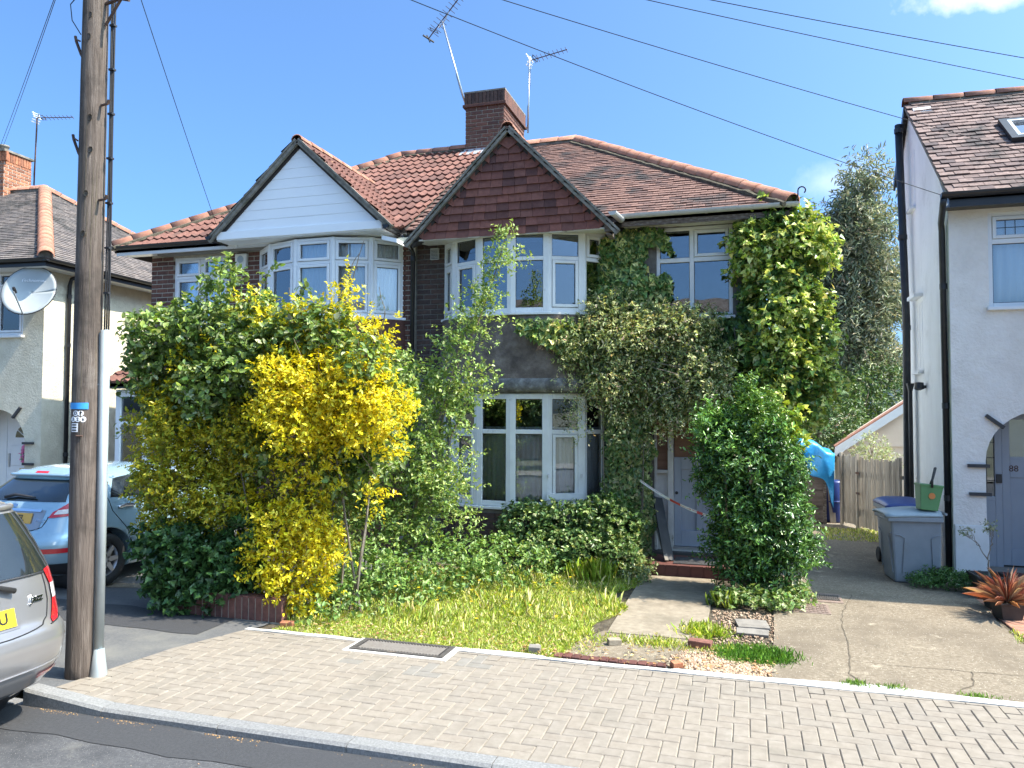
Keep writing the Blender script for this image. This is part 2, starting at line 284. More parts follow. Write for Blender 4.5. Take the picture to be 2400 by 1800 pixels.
    A['silver_paint'] = mat('silver_car_paint', [(0.33, 0.32, 0.32), (0.36, 0.35, 0.35)], rough=0.28, metal=0.65, scale=3, coat=0.8, stain=((0.28, 0.265, 0.25), 3.0, 0.6, 0.8))
    A['blue_paint'] = mat('pale_blue_car_paint', [(0.32, 0.47, 0.56), (0.34, 0.49, 0.58)], rough=0.26, metal=0.35, scale=3, coat=0.9)
    A['black_trim'] = mat('black_trim', [(0.02, 0.02, 0.022), (0.03, 0.03, 0.032)], rough=0.5)
    A['tyre'] = mat('tyre_rubber', [(0.015, 0.015, 0.016), (0.028, 0.028, 0.028)], rough=0.8, scale=20, bump=0.3)
    A['rim'] = mat('alloy_rim', [(0.45, 0.46, 0.48), (0.5, 0.51, 0.53)], rough=0.3, metal=0.8)
    A['red_lens'] = mat('red_lens', [(0.45, 0.012, 0.02), (0.55, 0.02, 0.03)], rough=0.12, coat=1.0, scale=14)
    A['clear_lens'] = mat('clear_lens', [(0.55, 0.5, 0.48), (0.8, 0.78, 0.76)], rough=0.12, coat=1.0, scale=30)
    A['plate_yellow'] = mat('yellow_plate', [(0.75, 0.55, 0.02), (0.78, 0.58, 0.03)], rough=0.4)
    A['plate_amber'] = mat('amber_plate', [(0.55, 0.3, 0.05), (0.58, 0.33, 0.06)], rough=0.4)
    A['bin_grey'] = mat('bin_grey_plastic', [(0.19, 0.215, 0.24), (0.24, 0.265, 0.29)], rough=0.5, scale=4, bump=0.1, stain=((0.2, 0.21, 0.21), 4.0, 0.6, 0.8))
    A['bin_lid'] = mat('bin_lid_plastic', [(0.28, 0.34, 0.37), (0.34, 0.4, 0.43)], rough=0.45, scale=4)
    A['bin_blue'] = mat('bin_blue_plastic', [(0.02, 0.05, 0.2), (0.03, 0.07, 0.26)], rough=0.4, scale=4)
    A['caddy'] = mat('green_caddy_plastic', [(0.075, 0.2, 0.075), (0.1, 0.25, 0.1)], rough=0.45, scale=4)
    A['orange_label'] = mat('orange_label', [(0.5, 0.17, 0.04), (0.56, 0.2, 0.05)], rough=0.6)
    A['pot'] = mat('black_pot', [(0.02, 0.018, 0.017), (0.045, 0.04, 0.037)], rough=0.6, scale=8, coord='World')
    A['cordyline'] = leaf_mat('cordyline_leaf', 0.2, 0.5)
    A['tarp'] = mat('blue_tarpaulin', [(0.02, 0.24, 0.55), (0.04, 0.34, 0.68)], rough=0.35, scale=5, bump=0.5, bscale=9, brel=0.03, coord='World')
    A['brown_panel'] = mat('brown_garage_door', [(0.1, 0.075, 0.062), (0.15, 0.115, 0.097), (0.2, 0.16, 0.14)], rough=0.85, scale=4, coord='World', stretch=(1, 1, 4), stain=((0.08, 0.06, 0.05), 2.5, 0.55, 0.75))
    A['fence'] = mat('weathered_slat', [(0.25, 0.22, 0.18), (0.34, 0.3, 0.25), (0.42, 0.38, 0.32)], rough=0.95, scale=5, coord='World', stretch=(4, 4, 0.5), rnd=[(0.65, 0.65, 0.65), (1.15, 1.12, 1.08), (0.9, 0.88, 0.86)], bump=0.4)
    A['door_grey'] = mat('faded_grey_door', [(0.3, 0.33, 0.38), (0.36, 0.39, 0.44)], rough=0.65, scale=5, coord='World', stretch=(3, 3, 0.6), stain=((0.25, 0.27, 0.3), 3, 0.55, 0.75))
    A['door_88'] = mat('grey_blue_door', [(0.27, 0.3, 0.34), (0.31, 0.34, 0.38)], rough=0.45, scale=3)
    A['frame_old'] = mat('flaking_white_paint', [(0.52, 0.5, 0.46), (0.66, 0.64, 0.6)], rough=0.75, scale=7, coord='World', stain=((0.28, 0.24, 0.19), 6.0, 0.62, 0.7))
    A['ply'] = mat('brown_board', [(0.17, 0.09, 0.06), (0.22, 0.12, 0.08), (0.26, 0.15, 0.105)], rough=0.85, scale=5, coord='World', stretch=(1, 1, 5))
    A['quarry'] = mat('red_quarry_tile', [(0.095, 0.036, 0.03), (0.14, 0.052, 0.042)], rough=0.75, scale=12, coord='World', rnd=[(0.8, 0.8, 0.8), (1.1, 1.05, 1.0)])
    A['iron'] = mat('cast_iron', [(0.045, 0.04, 0.036), (0.085, 0.075, 0.068)], rough=0.8, scale=24, bump=0.5, coord='World', stain=((0.16, 0.12, 0.085), 5.0, 0.56, 0.72))
    A['cover_fill'] = mat('cover_infill', [(0.14, 0.12, 0.105), (0.19, 0.17, 0.15)], rough=0.9, scale=30, bump=0.4, coord='World')
    A['grate'] = mat('rusty_grate', [(0.17, 0.12, 0.095), (0.25, 0.185, 0.15)], rough=0.9, scale=15, coord='World')
    A['slate'] = mat('broken_slab', [(0.16, 0.145, 0.125), (0.25, 0.225, 0.195)], rough=0.9, scale=9, bump=0.4, coord='World')
    A['stone'] = mat('pebbles', [(0.35, 0.27, 0.2), (0.5, 0.42, 0.33)], rough=0.9, scale=6, coord='World', island=[(0.45, 0.38, 0.34), (0.8, 0.62, 0.5), (1.0, 0.9, 0.78), (1.25, 1.2, 1.12), (0.7, 0.5, 0.4)])
    A['litter'] = mat('dry_leaf_litter', [(0.2, 0.13, 0.07), (0.32, 0.22, 0.12)], rough=0.95, scale=8, coord='World', island=[(0.5, 0.45, 0.4), (1.0, 0.9, 0.8), (1.25, 1.1, 0.8)])
    A['bark'] = mat('shrub_bark', [(0.1, 0.08, 0.06), (0.19, 0.16, 0.125), (0.27, 0.235, 0.19)], rough=0.95, scale=9, bump=0.6, coord='World', stretch=(3, 3, 0.6))
    A['bark_pale'] = mat('pale_stem', [(0.17, 0.13, 0.085), (0.28, 0.22, 0.15)], rough=0.9, scale=9, bump=0.3, coord='World')
    A['leaf'] = leaf_mat('leaf_green', 0.3)
    A['leaf_gold'] = leaf_mat('leaf_golden', 0.35, 0.4, 0.4, (1.1, 1.0, 0.45))
    A['leaf_ivy'] = leaf_mat('leaf_ivy', 0.22, 0.38)
    A['leaf_dry'] = leaf_mat('leaf_jasmine', 0.3, 0.55, 0.3)
    A['leaf_gloss'] = leaf_mat('leaf_glossy', 0.15, 0.26, 0.6)
    A['grass'] = leaf_mat('grass_blade', 0.35, 0.5, 0.35, (1.15, 1.15, 0.5))
    A['eucalypt'] = leaf_mat('leaf_eucalyptus', 0.2, 0.5, 0.35, (1.0, 1.0, 0.8))
    A['tape_white'] = mat('barrier_tape_white', [(0.72, 0.7, 0.68), (0.78, 0.76, 0.74)], rough=0.4)
    A['tape_red'] = mat('barrier_tape_red', [(0.5, 0.04, 0.03), (0.55, 0.05, 0.04)], rough=0.4)
    A['pink'] = mat('pink_petal', [(0.6, 0.1, 0.26), (0.75, 0.25, 0.4)], rough=0.7, scale=40, island=[(0.7, 0.5, 0.6), (1.1, 1.1, 1.1), (1.2, 1.6, 1.6)])
    A['brass'] = mat('brass', [(0.45, 0.3, 0.12), (0.55, 0.38, 0.16)], rough=0.35, metal=0.9)
    A['alarm'] = mat('alarm_box_plastic', [(0.7, 0.68, 0.6), (0.76, 0.74, 0.66)], rough=0.5)
    A['blackboard'] = mat('black_board', [(0.03, 0.03, 0.033), (0.06, 0.06, 0.062)], rough=0.7, coord='World')
    A['navy'] = mat('navy_barrel', [(0.012, 0.03, 0.14), (0.02, 0.045, 0.2)], rough=0.4)
build_materials()

# ------------------------------------------------------------------ geometry helpers
ORG = [Vector((0, 0, 0))]                     # origin of the thing that is being built
def thing(name, label, cat, loc=(0, 0, 0), group=None, rotz=0.0, local=False):
    o = bpy.data.objects.new(name, None)
    COL.objects.link(o)
    o.empty_display_size = 0.2
    o.location = loc
    o.rotation_euler = (0, 0, rotz)
    o['label'] = label; o['category'] = cat
    if group: o['group'] = group
    ORG[0] = Vector((0, 0, 0)) if local else Vector(loc)
    return o
def tag(o, label, cat, group=None):
    o['label'] = label; o['category'] = cat
    if group: o['group'] = group
    return o
def world_mode(): ORG[0] = Vector((0, 0, 0))

class MB:
    def __init__(self):
        self.v = []; self.f = []
    def add(self, vs, fs):
        n = len(self.v)
        self.v += [tuple(p) for p in vs]
        self.f += [tuple(i + n for i in f) for f in fs]
        return self
    def box(self, lo, hi):
        x0, y0, z0 = lo; x1, y1, z1 = hi
        return self.add([(x0, y0, z0), (x1, y0, z0), (x1, y1, z0), (x0, y1, z0), (x0, y0, z1), (x1, y0, z1), (x1, y1, z1), (x0, y1, z1)],
                        [(0, 3, 2, 1), (4, 5, 6, 7), (0, 1, 5, 4), (1, 2, 6, 5), (2, 3, 7, 6), (3, 0, 4, 7)])
    def obox(self, o, ax, ay, az):
        """box from corner o with three edge vectors"""
        o, ax, ay, az = Vector(o), Vector(ax), Vector(ay), Vector(az)
        P = [o, o + ax, o + ax + ay, o + ay]
        P += [p + az for p in P]
        fs = [(0, 3, 2, 1), (4, 5, 6, 7), (0, 1, 5, 4), (1, 2, 6, 5), (2, 3, 7, 6), (3, 0, 4, 7)]
        if ax.cross(ay).dot(az) < 0: fs = [f[::-1] for f in fs]
        return self.add(P, fs)
    def prism(self, poly, d):
        """closed planar polygon (list of 3-D points) extruded by vector d"""
        d = Vector(d); P = [Vector(p) for p in poly]; n = len(P)
        nm = Vector((0, 0, 0))
        for i in range(n): nm += P[i].cross(P[(i + 1) % n])
        fs = [tuple(range(n)), tuple(range(2 * n - 1, n - 1, -1))] + [(i + n, (i + 1) % n + n, (i + 1) % n, i) for i in range(n)]
        if nm.dot(d) > 0: fs = [f[::-1] for f in fs]
        return self.add(P + [p + d for p in P], fs)
    def tube(self, pts, r, seg=8, cap=True):
        pts = [Vector(p) for p in pts]
        rs = r if isinstance(r, (list, tuple)) else [r] * len(pts)
        n0 = len(self.v); prev = None
        for i, p in enumerate(pts):
            t = (pts[min(i + 1, len(pts) - 1)] - pts[max(i - 1, 0)])
            t = t.normalized() if t.length > 1e-9 else Vector((0, 0, 1))
            a = prev if prev is not None else (Vector((0, 0, 1)) if abs(t.z) < 0.9 else Vector((1, 0, 0)))
            a = (a - t * a.dot(t)).normalized(); prev = a
            b = t.cross(a)
            for k in range(seg):
                an = 2 * pi * k / seg
                self.v.append(tuple(p + (a * cos(an) + b * sin(an)) * rs[i]))
        for i in range(len(pts) - 1):
            for k in range(seg):
                k2 = (k + 1) % seg
                self.f.append((n0 + i * seg + k, n0 + i * seg + k2, n0 + (i + 1) * seg + k2, n0 + (i + 1) * seg + k))
        if cap:
            self.f.append(tuple(n0 + k for k in range(seg))[::-1])
            e = n0 + (len(pts) - 1) * seg
            self.f.append(tuple(e + k for k in range(seg)))
        return self
    def lathe(self, c, prof, seg=16, axis='z'):
        """profile [(r, h)] turned about an axis through c"""
        n0 = len(self.v); c = Vector(c)
        for r, h in prof:
            for k in range(seg):
                a = 2 * pi * k / seg
                d = {'z': (r * cos(a), r * sin(a), h), 'y': (r * cos(a), h, -r * sin(a)), 'x': (h, r * cos(a), r * sin(a))}[axis]
                self.v.append(tuple(c + Vector(d)))
        for i in range(len(prof) - 1):
            for k in range(seg):
                k2 = (k + 1) % seg
                self.f.append((n0 + i * seg + k, n0 + i * seg + k2, n0 + (i + 1) * seg + k2, n0 + (i + 1) * seg + k))
        return self
    def grid(self, P):
        """2-D array of points -> quads"""
        n0 = len(self.v); r = len(P); c = len(P[0])
        for row in P: self.v += [tuple(p) for p in row]
        for i in range(r - 1):
            for j in range(c - 1):
                a = n0 + i * c + j
                self.f.append((a, a + 1, a + c + 1, a + c))
        return self
    def mesh(self, name, org=None):
        me = bpy.data.meshes.new(name)
        o = ORG[0] if org is None else Vector(org)
        me.from_pydata([(x - o.x, y - o.y, z - o.z) for x, y, z in self.v], [], self.f)
        me.update()
        return me
    def build(self, name, material, parent=None, smooth=False, label=None, bevel=0.0, kind=None):
        o = bpy.data.objects.new(name, self.mesh(name))
        COL.objects.link(o)
        o.data.materials.append(M[material] if isinstance(material, str) else material)
        if parent is not None: o.parent = parent
        if smooth: o.data.shade_smooth()
        if bevel:
            b = o.modifiers.new('bevel', 'BEVEL'); b.width = bevel; b.segments = 2; b.limit_method = 'ANGLE'
        if label: o['label'] = label
        if kind: o['kind'] = kind
        return o

def linked(name, me, loc, parent=None, rot=None, scale=None, mtx=None):
    """an object sharing mesh data, placed in world coordinates under a thing whose origin is ORG"""
    o = bpy.data.objects.new(name, me)
    COL.objects.link(o)
    if parent is not None: o.parent = parent
    if mtx is not None:
        o.matrix_local = Matrix.Translation(-ORG[0]) @ mtx
    else:
        o.location = Vector(loc) - ORG[0]
        if rot: o.rotation_euler = rot
        if scale: o.scale = scale
    return o

def structure(name, mb, material, z=None):
    o = mb.build(name, material); o['kind'] = 'structure'
    return o

def sheet(name, poly, z, material, kind='structure'):
    mb = MB(); mb.add([(x, y, z) for x, y in poly], [tuple(range(len(poly)))])
    o = mb.build(name, material); o['kind'] = kind
    return o

def text_mesh(txt, size, extrude=0.002, align='LEFT', bold=False):
    cu = bpy.data.curves.new('lettering', 'FONT')
    cu.body = txt; cu.size = size; cu.extrude = extrude; cu.align_x = align; cu.align_y = 'CENTER'
    cu.resolution_u = 3
    if bold: cu.offset = size * 0.02
    o = bpy.data.objects.new('tmp', cu); COL.objects.link(o)
    dg = bpy.context.evaluated_depsgraph_get()
    me = bpy.data.meshes.new_from_object(o.evaluated_get(dg))
    bpy.data.objects.remove(o); bpy.data.curves.remove(cu)
    return me
def lettering(txt, size, pos, xdir, ydir, material, parent, align='CENTER', extrude=0.0015, bold=False, name='lettering', label=None, shear=0):
    me = text_mesh(txt, size, extrude, align, bold)
    me.materials.append(M[material])
    X = Vector(xdir).normalized(); Y = Vector(ydir).normalized(); Z = X.cross(Y)
    if shear: Y = (Y + X * shear)
    p = Vector(pos)
    mtx = Matrix(((X.x, Y.x, Z.x, p.x), (X.y, Y.y, Z.y, p.y), (X.z, Y.z, Z.z, p.z), (0, 0, 0, 1)))
    me.transform(Matrix.Translation(-ORG[0]) @ mtx)
    o = bpy.data.objects.new(name, me); COL.objects.link(o); o.parent = parent
    if label: o['label'] = label
    return o

def clip_poly(poly, clip):
    """Sutherland-Hodgman: poly clipped by convex counter-clockwise polygon"""
    out = list(poly)
    for i in range(len(clip)):
        ax, ay = clip[i]; bx, by = clip[(i + 1) % len(clip)]
        inp, out = out, []
        if not inp: return []
        def side(p): return (bx - ax) * (p[1] - ay) - (by - ay) * (p[0] - ax)
        for j in range(len(inp)):
            p, q = inp[j], inp[(j + 1) % len(inp)]
            sp, sq = side(p), side(q)
            if sp >= 0: out.append(p)
            if (sp >= 0) != (sq >= 0):
                t = sp / (sp - sq); out.append((p[0] + (q[0] - p[0]) * t, p[1] + (q[1] - p[1]) * t))
    return out
def area2(poly):
    return 0.5 * sum(poly[i][0] * poly[(i + 1) % len(poly)][1] - poly[(i + 1) % len(poly)][0] * poly[i][1] for i in range(len(poly)))

# --- bricks -----------------------------------------------------------------
BRICKS = {}
def brick_mesh(material, l, d, h):
    k = (material, round(l, 3), round(d, 3), round(h, 3))
    if k not in BRICKS:
        mb = MB(); e = 0.004
        # front chamfered brick: face looks along -y
        x0, x1, z0, z1 = -l / 2, l / 2, -h / 2, h / 2
        mb.add([(x0, d, z0), (x1, d, z0), (x1, d, z1), (x0, d, z1), (x0, e, z0), (x1, e, z0), (x1, e, z1), (x0, e, z1),
                (x0 + e, 0, z0 + e), (x1 - e, 0, z0 + e), (x1 - e, 0, z1 - e), (x0 + e, 0, z1 - e)],
               [(0, 1, 5, 4), (1, 2, 6, 5), (2, 3, 7, 6), (3, 0, 4, 7), (4, 5, 9, 8), (5, 6, 10, 9), (6, 7, 11, 10), (7, 4, 8, 11), (8, 9, 10, 11)])
        me = mb.mesh('brick', (0, 0, 0)); me.materials.append(M[material]); BRICKS[k] = me
    return BRICKS[k]
def brick_face(parent, A, B, z0, z1, material, bl=0.21, bh=0.06, j=0.0155, proud=0.009, skip=None, soldier=False, phase=0.0, name='brick'):
    """lay stretcher bricks on the wall face that runs from A to B (plan points, outside on the right of A->B)"""
    A, B = Vector((A[0], A[1], 0)), Vector((B[0], B[1], 0))
    t = (B - A); Ln = t.length; t.normalize()
    nrm = Vector((t.y, -t.x, 0))                       # outside
    rot = atan2(t.y, t.x)
    ch = bh + j; n = 0
    rows = int(round((z1 - z0) / ch))
    for r in range(rows):
        zc = z0 + r * ch + ch / 2
        off = phase + (-(bl + j) / 2 if r % 2 else 0.0)
        u = off
        while u < Ln - 0.005:
            a, b = max(u, 0), min(u + bl, Ln)
            if b - a > 0.03:
                lq = b - a
                lq = bl if lq > bl - 0.004 else round(lq / 0.02) * 0.02
                if lq > 0.02:
                    c = A + t * ((a + b) / 2) + nrm * (proud + random.uniform(-0.0015, 0.0025))
                    me = brick_mesh(material, lq, proud + 0.03, bh)
                    linked(name, me, (c.x, c.y, zc), parent, rot=(0, 0, rot + random.uniform(-0.004, 0.004)))
                    n += 1
            u += bl + j
    return n

# --- roof tiles -------------------------------------------------------------
def tile_mesh(kind, w, l, material, wfull=None):
    """tile in local coords: x across (0..w), y up the slope (0..l), z out of the roof"""
    mb = MB()
    if kind == 'plain':
        t = 0.016; g = 0.003
        mb.add([(g, 0, 0.014), (w - g, 0, 0.014), (w - g, l, -0.006), (g, l, -0.006), (g, 0, 0.014 + t), (w - g, 0, 0.014 + t), (w - g, l, t - 0.006), (g, l, t - 0.006)],
               [(0, 3, 2, 1), (4, 5, 6, 7), (0, 1, 5, 4), (1, 2, 6, 5), (2, 3, 7, 6), (3, 0, 4, 7)])
    else:                                              # two-roll interlocking tile
        n = 12; xs = [w * i / n for i in range(n + 1)]
        def zf(x):
            u = (x / w * 2.0) % 1.0
            return 0.034 * (sin(pi * (u - 0.12) / 0.46) if 0.12 < u < 0.58 else 0.0)
        top0 = [(x, 0, 0.04 + zf(x)) for x in xs]; top1 = [(x, l, 0.004 + zf(x)) for x in xs]; bot = [(x, 0.004, 0.004 + zf(x) * 0.75) for x in xs]
        mb.grid([bot, top0, top1])
    me = mb.mesh('roof_tile', (0, 0, 0)); me.materials.append(M[material])
    return me
def tile_roof(parent, O, U, V, poly, w, gauge, lap, material, material_stuff, kind='plain', parts=300, name='roof_tile', half=True, jitter=0.003, stuff_name='roof_tile_field'):
    """cover the plane O + u*U + v*V inside convex polygon poly (u, v) with overlapping tiles; the nearest become objects"""
    U, V, O = Vector(U).normalized(), Vector(V).normalized(), Vector(O)
    W = U.cross(V)
    if area2(poly) < 0: poly = poly[::-1]
    us = [p[0] for p in poly]; vs = [p[1] for p in poly]
    full = []; rest = MB()
    proto = tile_mesh(kind, w, gauge + lap, material)
    pv = [tuple(v.co) for v in proto.vertices]; pf = [tuple(p.vertices) for p in proto.polygons]
    i = 0; v = min(vs)
    while v < max(vs) - 0.02:
        u = min(us) - w + ((w / 2) if (half and i % 2) else 0.0) - w
        while u < max(us):
            rc = [(u, v), (u + w, v), (u + w, v + gauge), (u, v + gauge)]
            c = clip_poly(rc, poly)
            if c:
                a = abs(area2(c)) / (w * gauge)
                jz = random.uniform(-jitter, jitter); ja = random.uniform(-0.006, 0.006)
                if a > 0.985:
                    full.append((u, v, jz, ja))
                elif a > 0.06:
                    if kind == 'plain':
                        P = [O + U * q[0] + V * q[1] + W * (0.02 - 0.014 * (q[1] - v) / gauge) for q in c]
                        rest.prism(P, -W * 0.016)
                    else:
                        ua, ub = min(q[0] for q in c), max(q[0] for q in c)
                        pts = [(max(ua, min(ub, u + p[0])), v + p[1], p[2]) for p in pv]
                        rest.add([O + U * p[0] + V * p[1] + W * (p[2] + jz) for p in pts], pf)
            u += w
        v += gauge; i += 1
    full.sort(key=lambda q: (O + U * q[0] + V * q[1] - CAM).length)
    for k, (u, v, jz, ja) in enumerate(full):
        p = O + U * u + V * v + W * (jz + 0.0)
        if k < parts:
            mtx = Matrix(((U.x, V.x, W.x, p.x), (U.y, V.y, W.y, p.y), (U.z, V.z, W.z, p.z), (0, 0, 0, 1))) @ Matrix.Rotation(ja, 4, 'Z')
            linked(name, proto, None, parent, mtx=mtx)
        else:
            rest.add([p + U * q[0] + V * q[1] + W * q[2] for q in pv], pf)
    if rest.v:
        rest.build(stuff_name, material_stuff, parent, kind='stuff')
    return len(full)
RIDGE = {}
def ridge_line(parent, A, B, material='ridge', r=0.105, step=0.32, name='ridge_tile', lift=0.0):
    A, B = Vector(A), Vector(B); d = B - A; n = max(1, int(round(d.length / step))); l = d.length / n
    key = (material, r, round(l, 3))
    if key not in RIDGE:
        mb = MB(); seg = 8; P = []
        for (y, k) in ((0, 1.0), (l * 0.96, 0.93)):
            P.append([(r * k * cos(pi * i / seg) * 1.1, y, r * k * sin(pi * i / seg)) for i in range(seg, -1, -1)])
        mb.grid([[(p[0] * 0.86, p[1], p[2] * 0.86) for p in P[0]], P[0], P[1]])
        me = mb.mesh('ridge_tile', (0, 0, 0)); me.shade_smooth(); me.materials.append(M[material]); RIDGE[key] = me
    t = d.normalized(); X = t.cross(Vector((0, 0, 1))).normalized(); Z = X.cross(t)
    MB().tube([A - Z * .03 + t * .09, B - Z * .03], r * .88, 8).build('ridge_bedding', 'verge', parent)
    for i in range(n):
        p = A + t * (l * i) + Z * (lift + random.uniform(-0.004, 0.004))
        mtx = Matrix(((X.x, t.x, Z.x, p.x), (X.y, t.y, Z.y, p.y), (X.z, t.z, Z.z, p.z), (0, 0, 0, 1))) @ Matrix.Rotation(random.uniform(-0.012, 0.012), 4, 'Z')
        linked(name, RIDGE[key], None, parent, mtx=mtx)

# --- windows ------------------------------------------------------------------
def window(parent, A, B, z0, z1, cols=(1.0,), transom=None, sash=(), fr=0.06, depth=0.07, material='upvc', recess=0.0, sill=True, mull=0.07, glass='glass', name='window', vent=False, leaded=None):
    """framed window on the plan segment A->B (outside on the right of A->B); sash = set of (col,row) with an opening frame"""
    A3, B3 = Vector((A[0], A[1], 0)), Vector((B[0], B[1], 0))
    t = B3 - A3; Ln = t.length; t.normalize(); nrm = Vector((t.y, -t.x, 0)); Zv = Vector((0, 0, 1))
    def bar(mb, u0, u1, za, zb, d0, d1):
        mb.obox(A3 + t * u0 + nrm * d0 + Zv * za, t * (u1 - u0), Zv * (zb - za), nrm * (d1 - d0))
    f = MB(); d0, d1 = -recess - depth, -recess
    bar(f, 0, fr, z0, z1, d0, d1); bar(f, Ln - fr, Ln, z0, z1, d0, d1)
    bar(f, fr, Ln - fr, z0, z0 + fr, d0, d1 - 0.002); bar(f, fr, Ln - fr, z1 - fr, z1, d0, d1 - 0.002)
    tot = sum(cols); xs = [0.0]
    for c in cols: xs.append(xs[-1] + c / tot * Ln)
    for x in xs[1:-1]: bar(f, x - mull / 2, x + mull / 2, z0 + fr, z1 - fr, d0, d1 - 0.001)
    rows = [(z0 + fr, z1 - fr)] if transom is None else [(z0 + fr, transom - mull / 2), (transom + mull / 2, z1 - fr)]
    if transom is not None:
        for i in range(len(cols)):
            a = xs[i] + (fr if i == 0 else mull / 2); b = xs[i + 1] - (fr if i == len(cols) - 1 else mull / 2)
            bar(f, a, b, transom - mull / 2, transom + mull / 2, d0, d1 - 0.003)
    w = f.build(name, material, parent, bevel=0.006)
    for i in range(len(cols)):
        a = xs[i] + (fr if i == 0 else mull / 2); b = xs[i + 1] - (fr if i == len(cols) - 1 else mull / 2)
        for j, (za, zb) in enumerate(rows):
            aa, bb, zz, zy = a, b, za, zb
            if (i, j) in sash:
                s = MB(); q = 0.045
                bar(s, a + .004, a + q, za + .004, zb - .004, d0 + .01, d1 + 0.012); bar(s, b - q, b - .004, za + .004, zb - .004, d0 + .01, d1 + 0.012)
                bar(s, a + q, b - q, za + .004, za + q, d0 + .01, d1 + 0.011); bar(s, a + q, b - q, zb - q, zb - .004, d0 + .01, d1 + 0.011)
                s.build('sash', material, w, bevel=0.005)
                aa, bb, zz, zy = a + q, b - q, za + q, zb - q
            g = MB(); dm = d1 - 0.028
            bar(g, aa - .004, bb + .004, zz - .004, zy + .004, dm - 0.006, dm)
            g.build('pane', glass, w)
            gk = MB(); k = 0.007                         # dark gasket round the pane
            for (p0, p1, q0, q1) in ((aa, aa + k, zz, zy), (bb - k, bb, zz, zy), (aa + k, bb - k, zz, zz + k), (aa + k, bb - k, zy - k, zy)):
                bar(gk, p0, p1, q0, q1, dm + 0.001, dm + 0.006)
            gk.build('gasket', 'black_trim', w)
            if leaded and j in leaded:
                ld = MB()
                for q in range(1, 5): bar(ld, aa + (bb - aa) * q / 5 - .004, aa + (bb - aa) * q / 5 + .004, zz, zy, dm + .001, dm + .004)
                bar(ld, aa, bb, (zz + zy) / 2 - .004, (zz + zy) / 2 + .004, dm + .0015, dm + .0045)
                ld.build('leading', 'black_trim', w)
    if sill:
        s = MB(); bar(s, -0.03, Ln + 0.03, z0 - 0.045, z0 - 0.002, -recess - 0.02, 0.07 - recess * 0.0)
        s.build('window_sill', material, w, bevel=0.006)
    if vent:
        s = MB(); bar(s, Ln * .3, Ln * .7, z1 - 0.045, z1 - 0.022, d1, d1 + 0.014); s.build('trickle_vent', material, w)
    return w

def curtain(name, label, A, B, z0, z1, material, amp=0.03, folds=9, group=None, gap=None):
    A3, B3 = Vector((A[0], A[1], 0)), Vector((B[0], B[1], 0))
    t = B3 - A3; Ln = t.length; t.normalize(); nrm = Vector((t.y, -t.x, 0))
    n = folds * 6; rows = []
    ph = random.uniform(0, 6)
    for k in range(5):
        z = z0 + (z1 - z0) * k / 4
        rows.append([A3 + t * (Ln * i / n) + nrm * (amp * (0.7 + 0.3 * (1 - k / 4)) * (sin(2 * pi * folds * i / n + ph) + 0.5 * sin(2 * pi * folds * 0.37 * i / n + ph * 2))) + Vector((0, 0, z)) for i in range(n + 1)])
    mb = MB(); mb.grid(rows)
    world_mode()
    o = mb.build(name, material, smooth=True)
    md = o.modifiers.new('thick', 'SOLIDIFY'); md.thickness = 0.004
    tag(o, label, 'curtain', group)
    return o

# --- vegetation -----------------------------------------------------------------
LEAF = {   # six-point leaf outlines: base, R1, R2, tip, L2, L1   (x across, y along, z fold)
    'ovate': [(0, 0, 0), (0.44, 0.3, 0.1), (0.36, 0.68, 0.1), (0, 1, -0.06), (-0.36, 0.68, 0.1), (-0.44, 0.3, 0.1)],
    'lance': [(0, 0, 0), (0.5, 0.3, 0.06), (0.34, 0.7, 0.04), (0, 1, -0.12), (-0.34, 0.7, 0.04), (-0.5, 0.3, 0.06)],
    'ivy':   [(0, 0.12, 0), (0.62, 0.02, 0.08), (0.34, 0.5, 0.1), (0, 1, -0.08), (-0.34, 0.5, 0.1), (-0.62, 0.02, 0.08)],
    'blade': [(0, 0, 0), (0.5, 0.4, 0.0), (0.35, 0.75, -0.06), (0, 1, -0.22), (-0.35, 0.75, -0.06), (-0.5, 0.4, 0.0)],
}
def norm(a): return a / np.maximum(np.linalg.norm(a, axis=1, keepdims=True), 1e-9)
def leaf_object(name, pos, f, up, ln, wd, col, shape, material, parent=None, kind='stuff'):
    """one mesh with a six-point leaf at every position (world coords); colour attribute Col"""
    T = np.array(LEAF[shape]); n = len(pos)
    f = norm(f); X = norm(np.cross(f, up)); Zu = np.cross(X, f)
    o = np.array(ORG[0])
    V = (pos - o)[:, None, :] + X[:, None, :] * (T[None, :, 0, None] * wd[:, None, None]) + f[:, None, :] * (T[None, :, 1, None] * ln[:, None, None]) + Zu[:, None, :] * (T[None, :, 2, None] * ln[:, None, None])
    V = V.reshape(-1, 3).astype(np.float32)
    base = (np.arange(n) * 6)[:, None]
    F = np.concatenate([base + np.array([[0, 1, 2, 3]]), base + np.array([[0, 3, 4, 5]])], axis=1).reshape(-1).astype(np.int32)
    me = bpy.data.meshes.new(name)
    me.vertices.add(n * 6); me.vertices.foreach_set('co', V.ravel())
    me.loops.add(n * 8); me.loops.foreach_set('vertex_index', F)
    me.polygons.add(n * 2); me.polygons.foreach_set('loop_start', np.arange(0, n * 8, 4, dtype=np.int32))
    me.update(calc_edges=True)
    at = me.attributes.new('Col', 'FLOAT_COLOR', 'POINT')
    C = np.ones((n, 6, 4), np.float32); C[:, :, :3] = col[:, None, :]
    at.data.foreach_set('color', C.ravel())
    me.materials.append(M[material])
    ob = bpy.data.objects.new(name, me); COL.objects.link(ob)
    if parent is not None: ob.parent = parent
    if kind: ob['kind'] = kind
    return ob
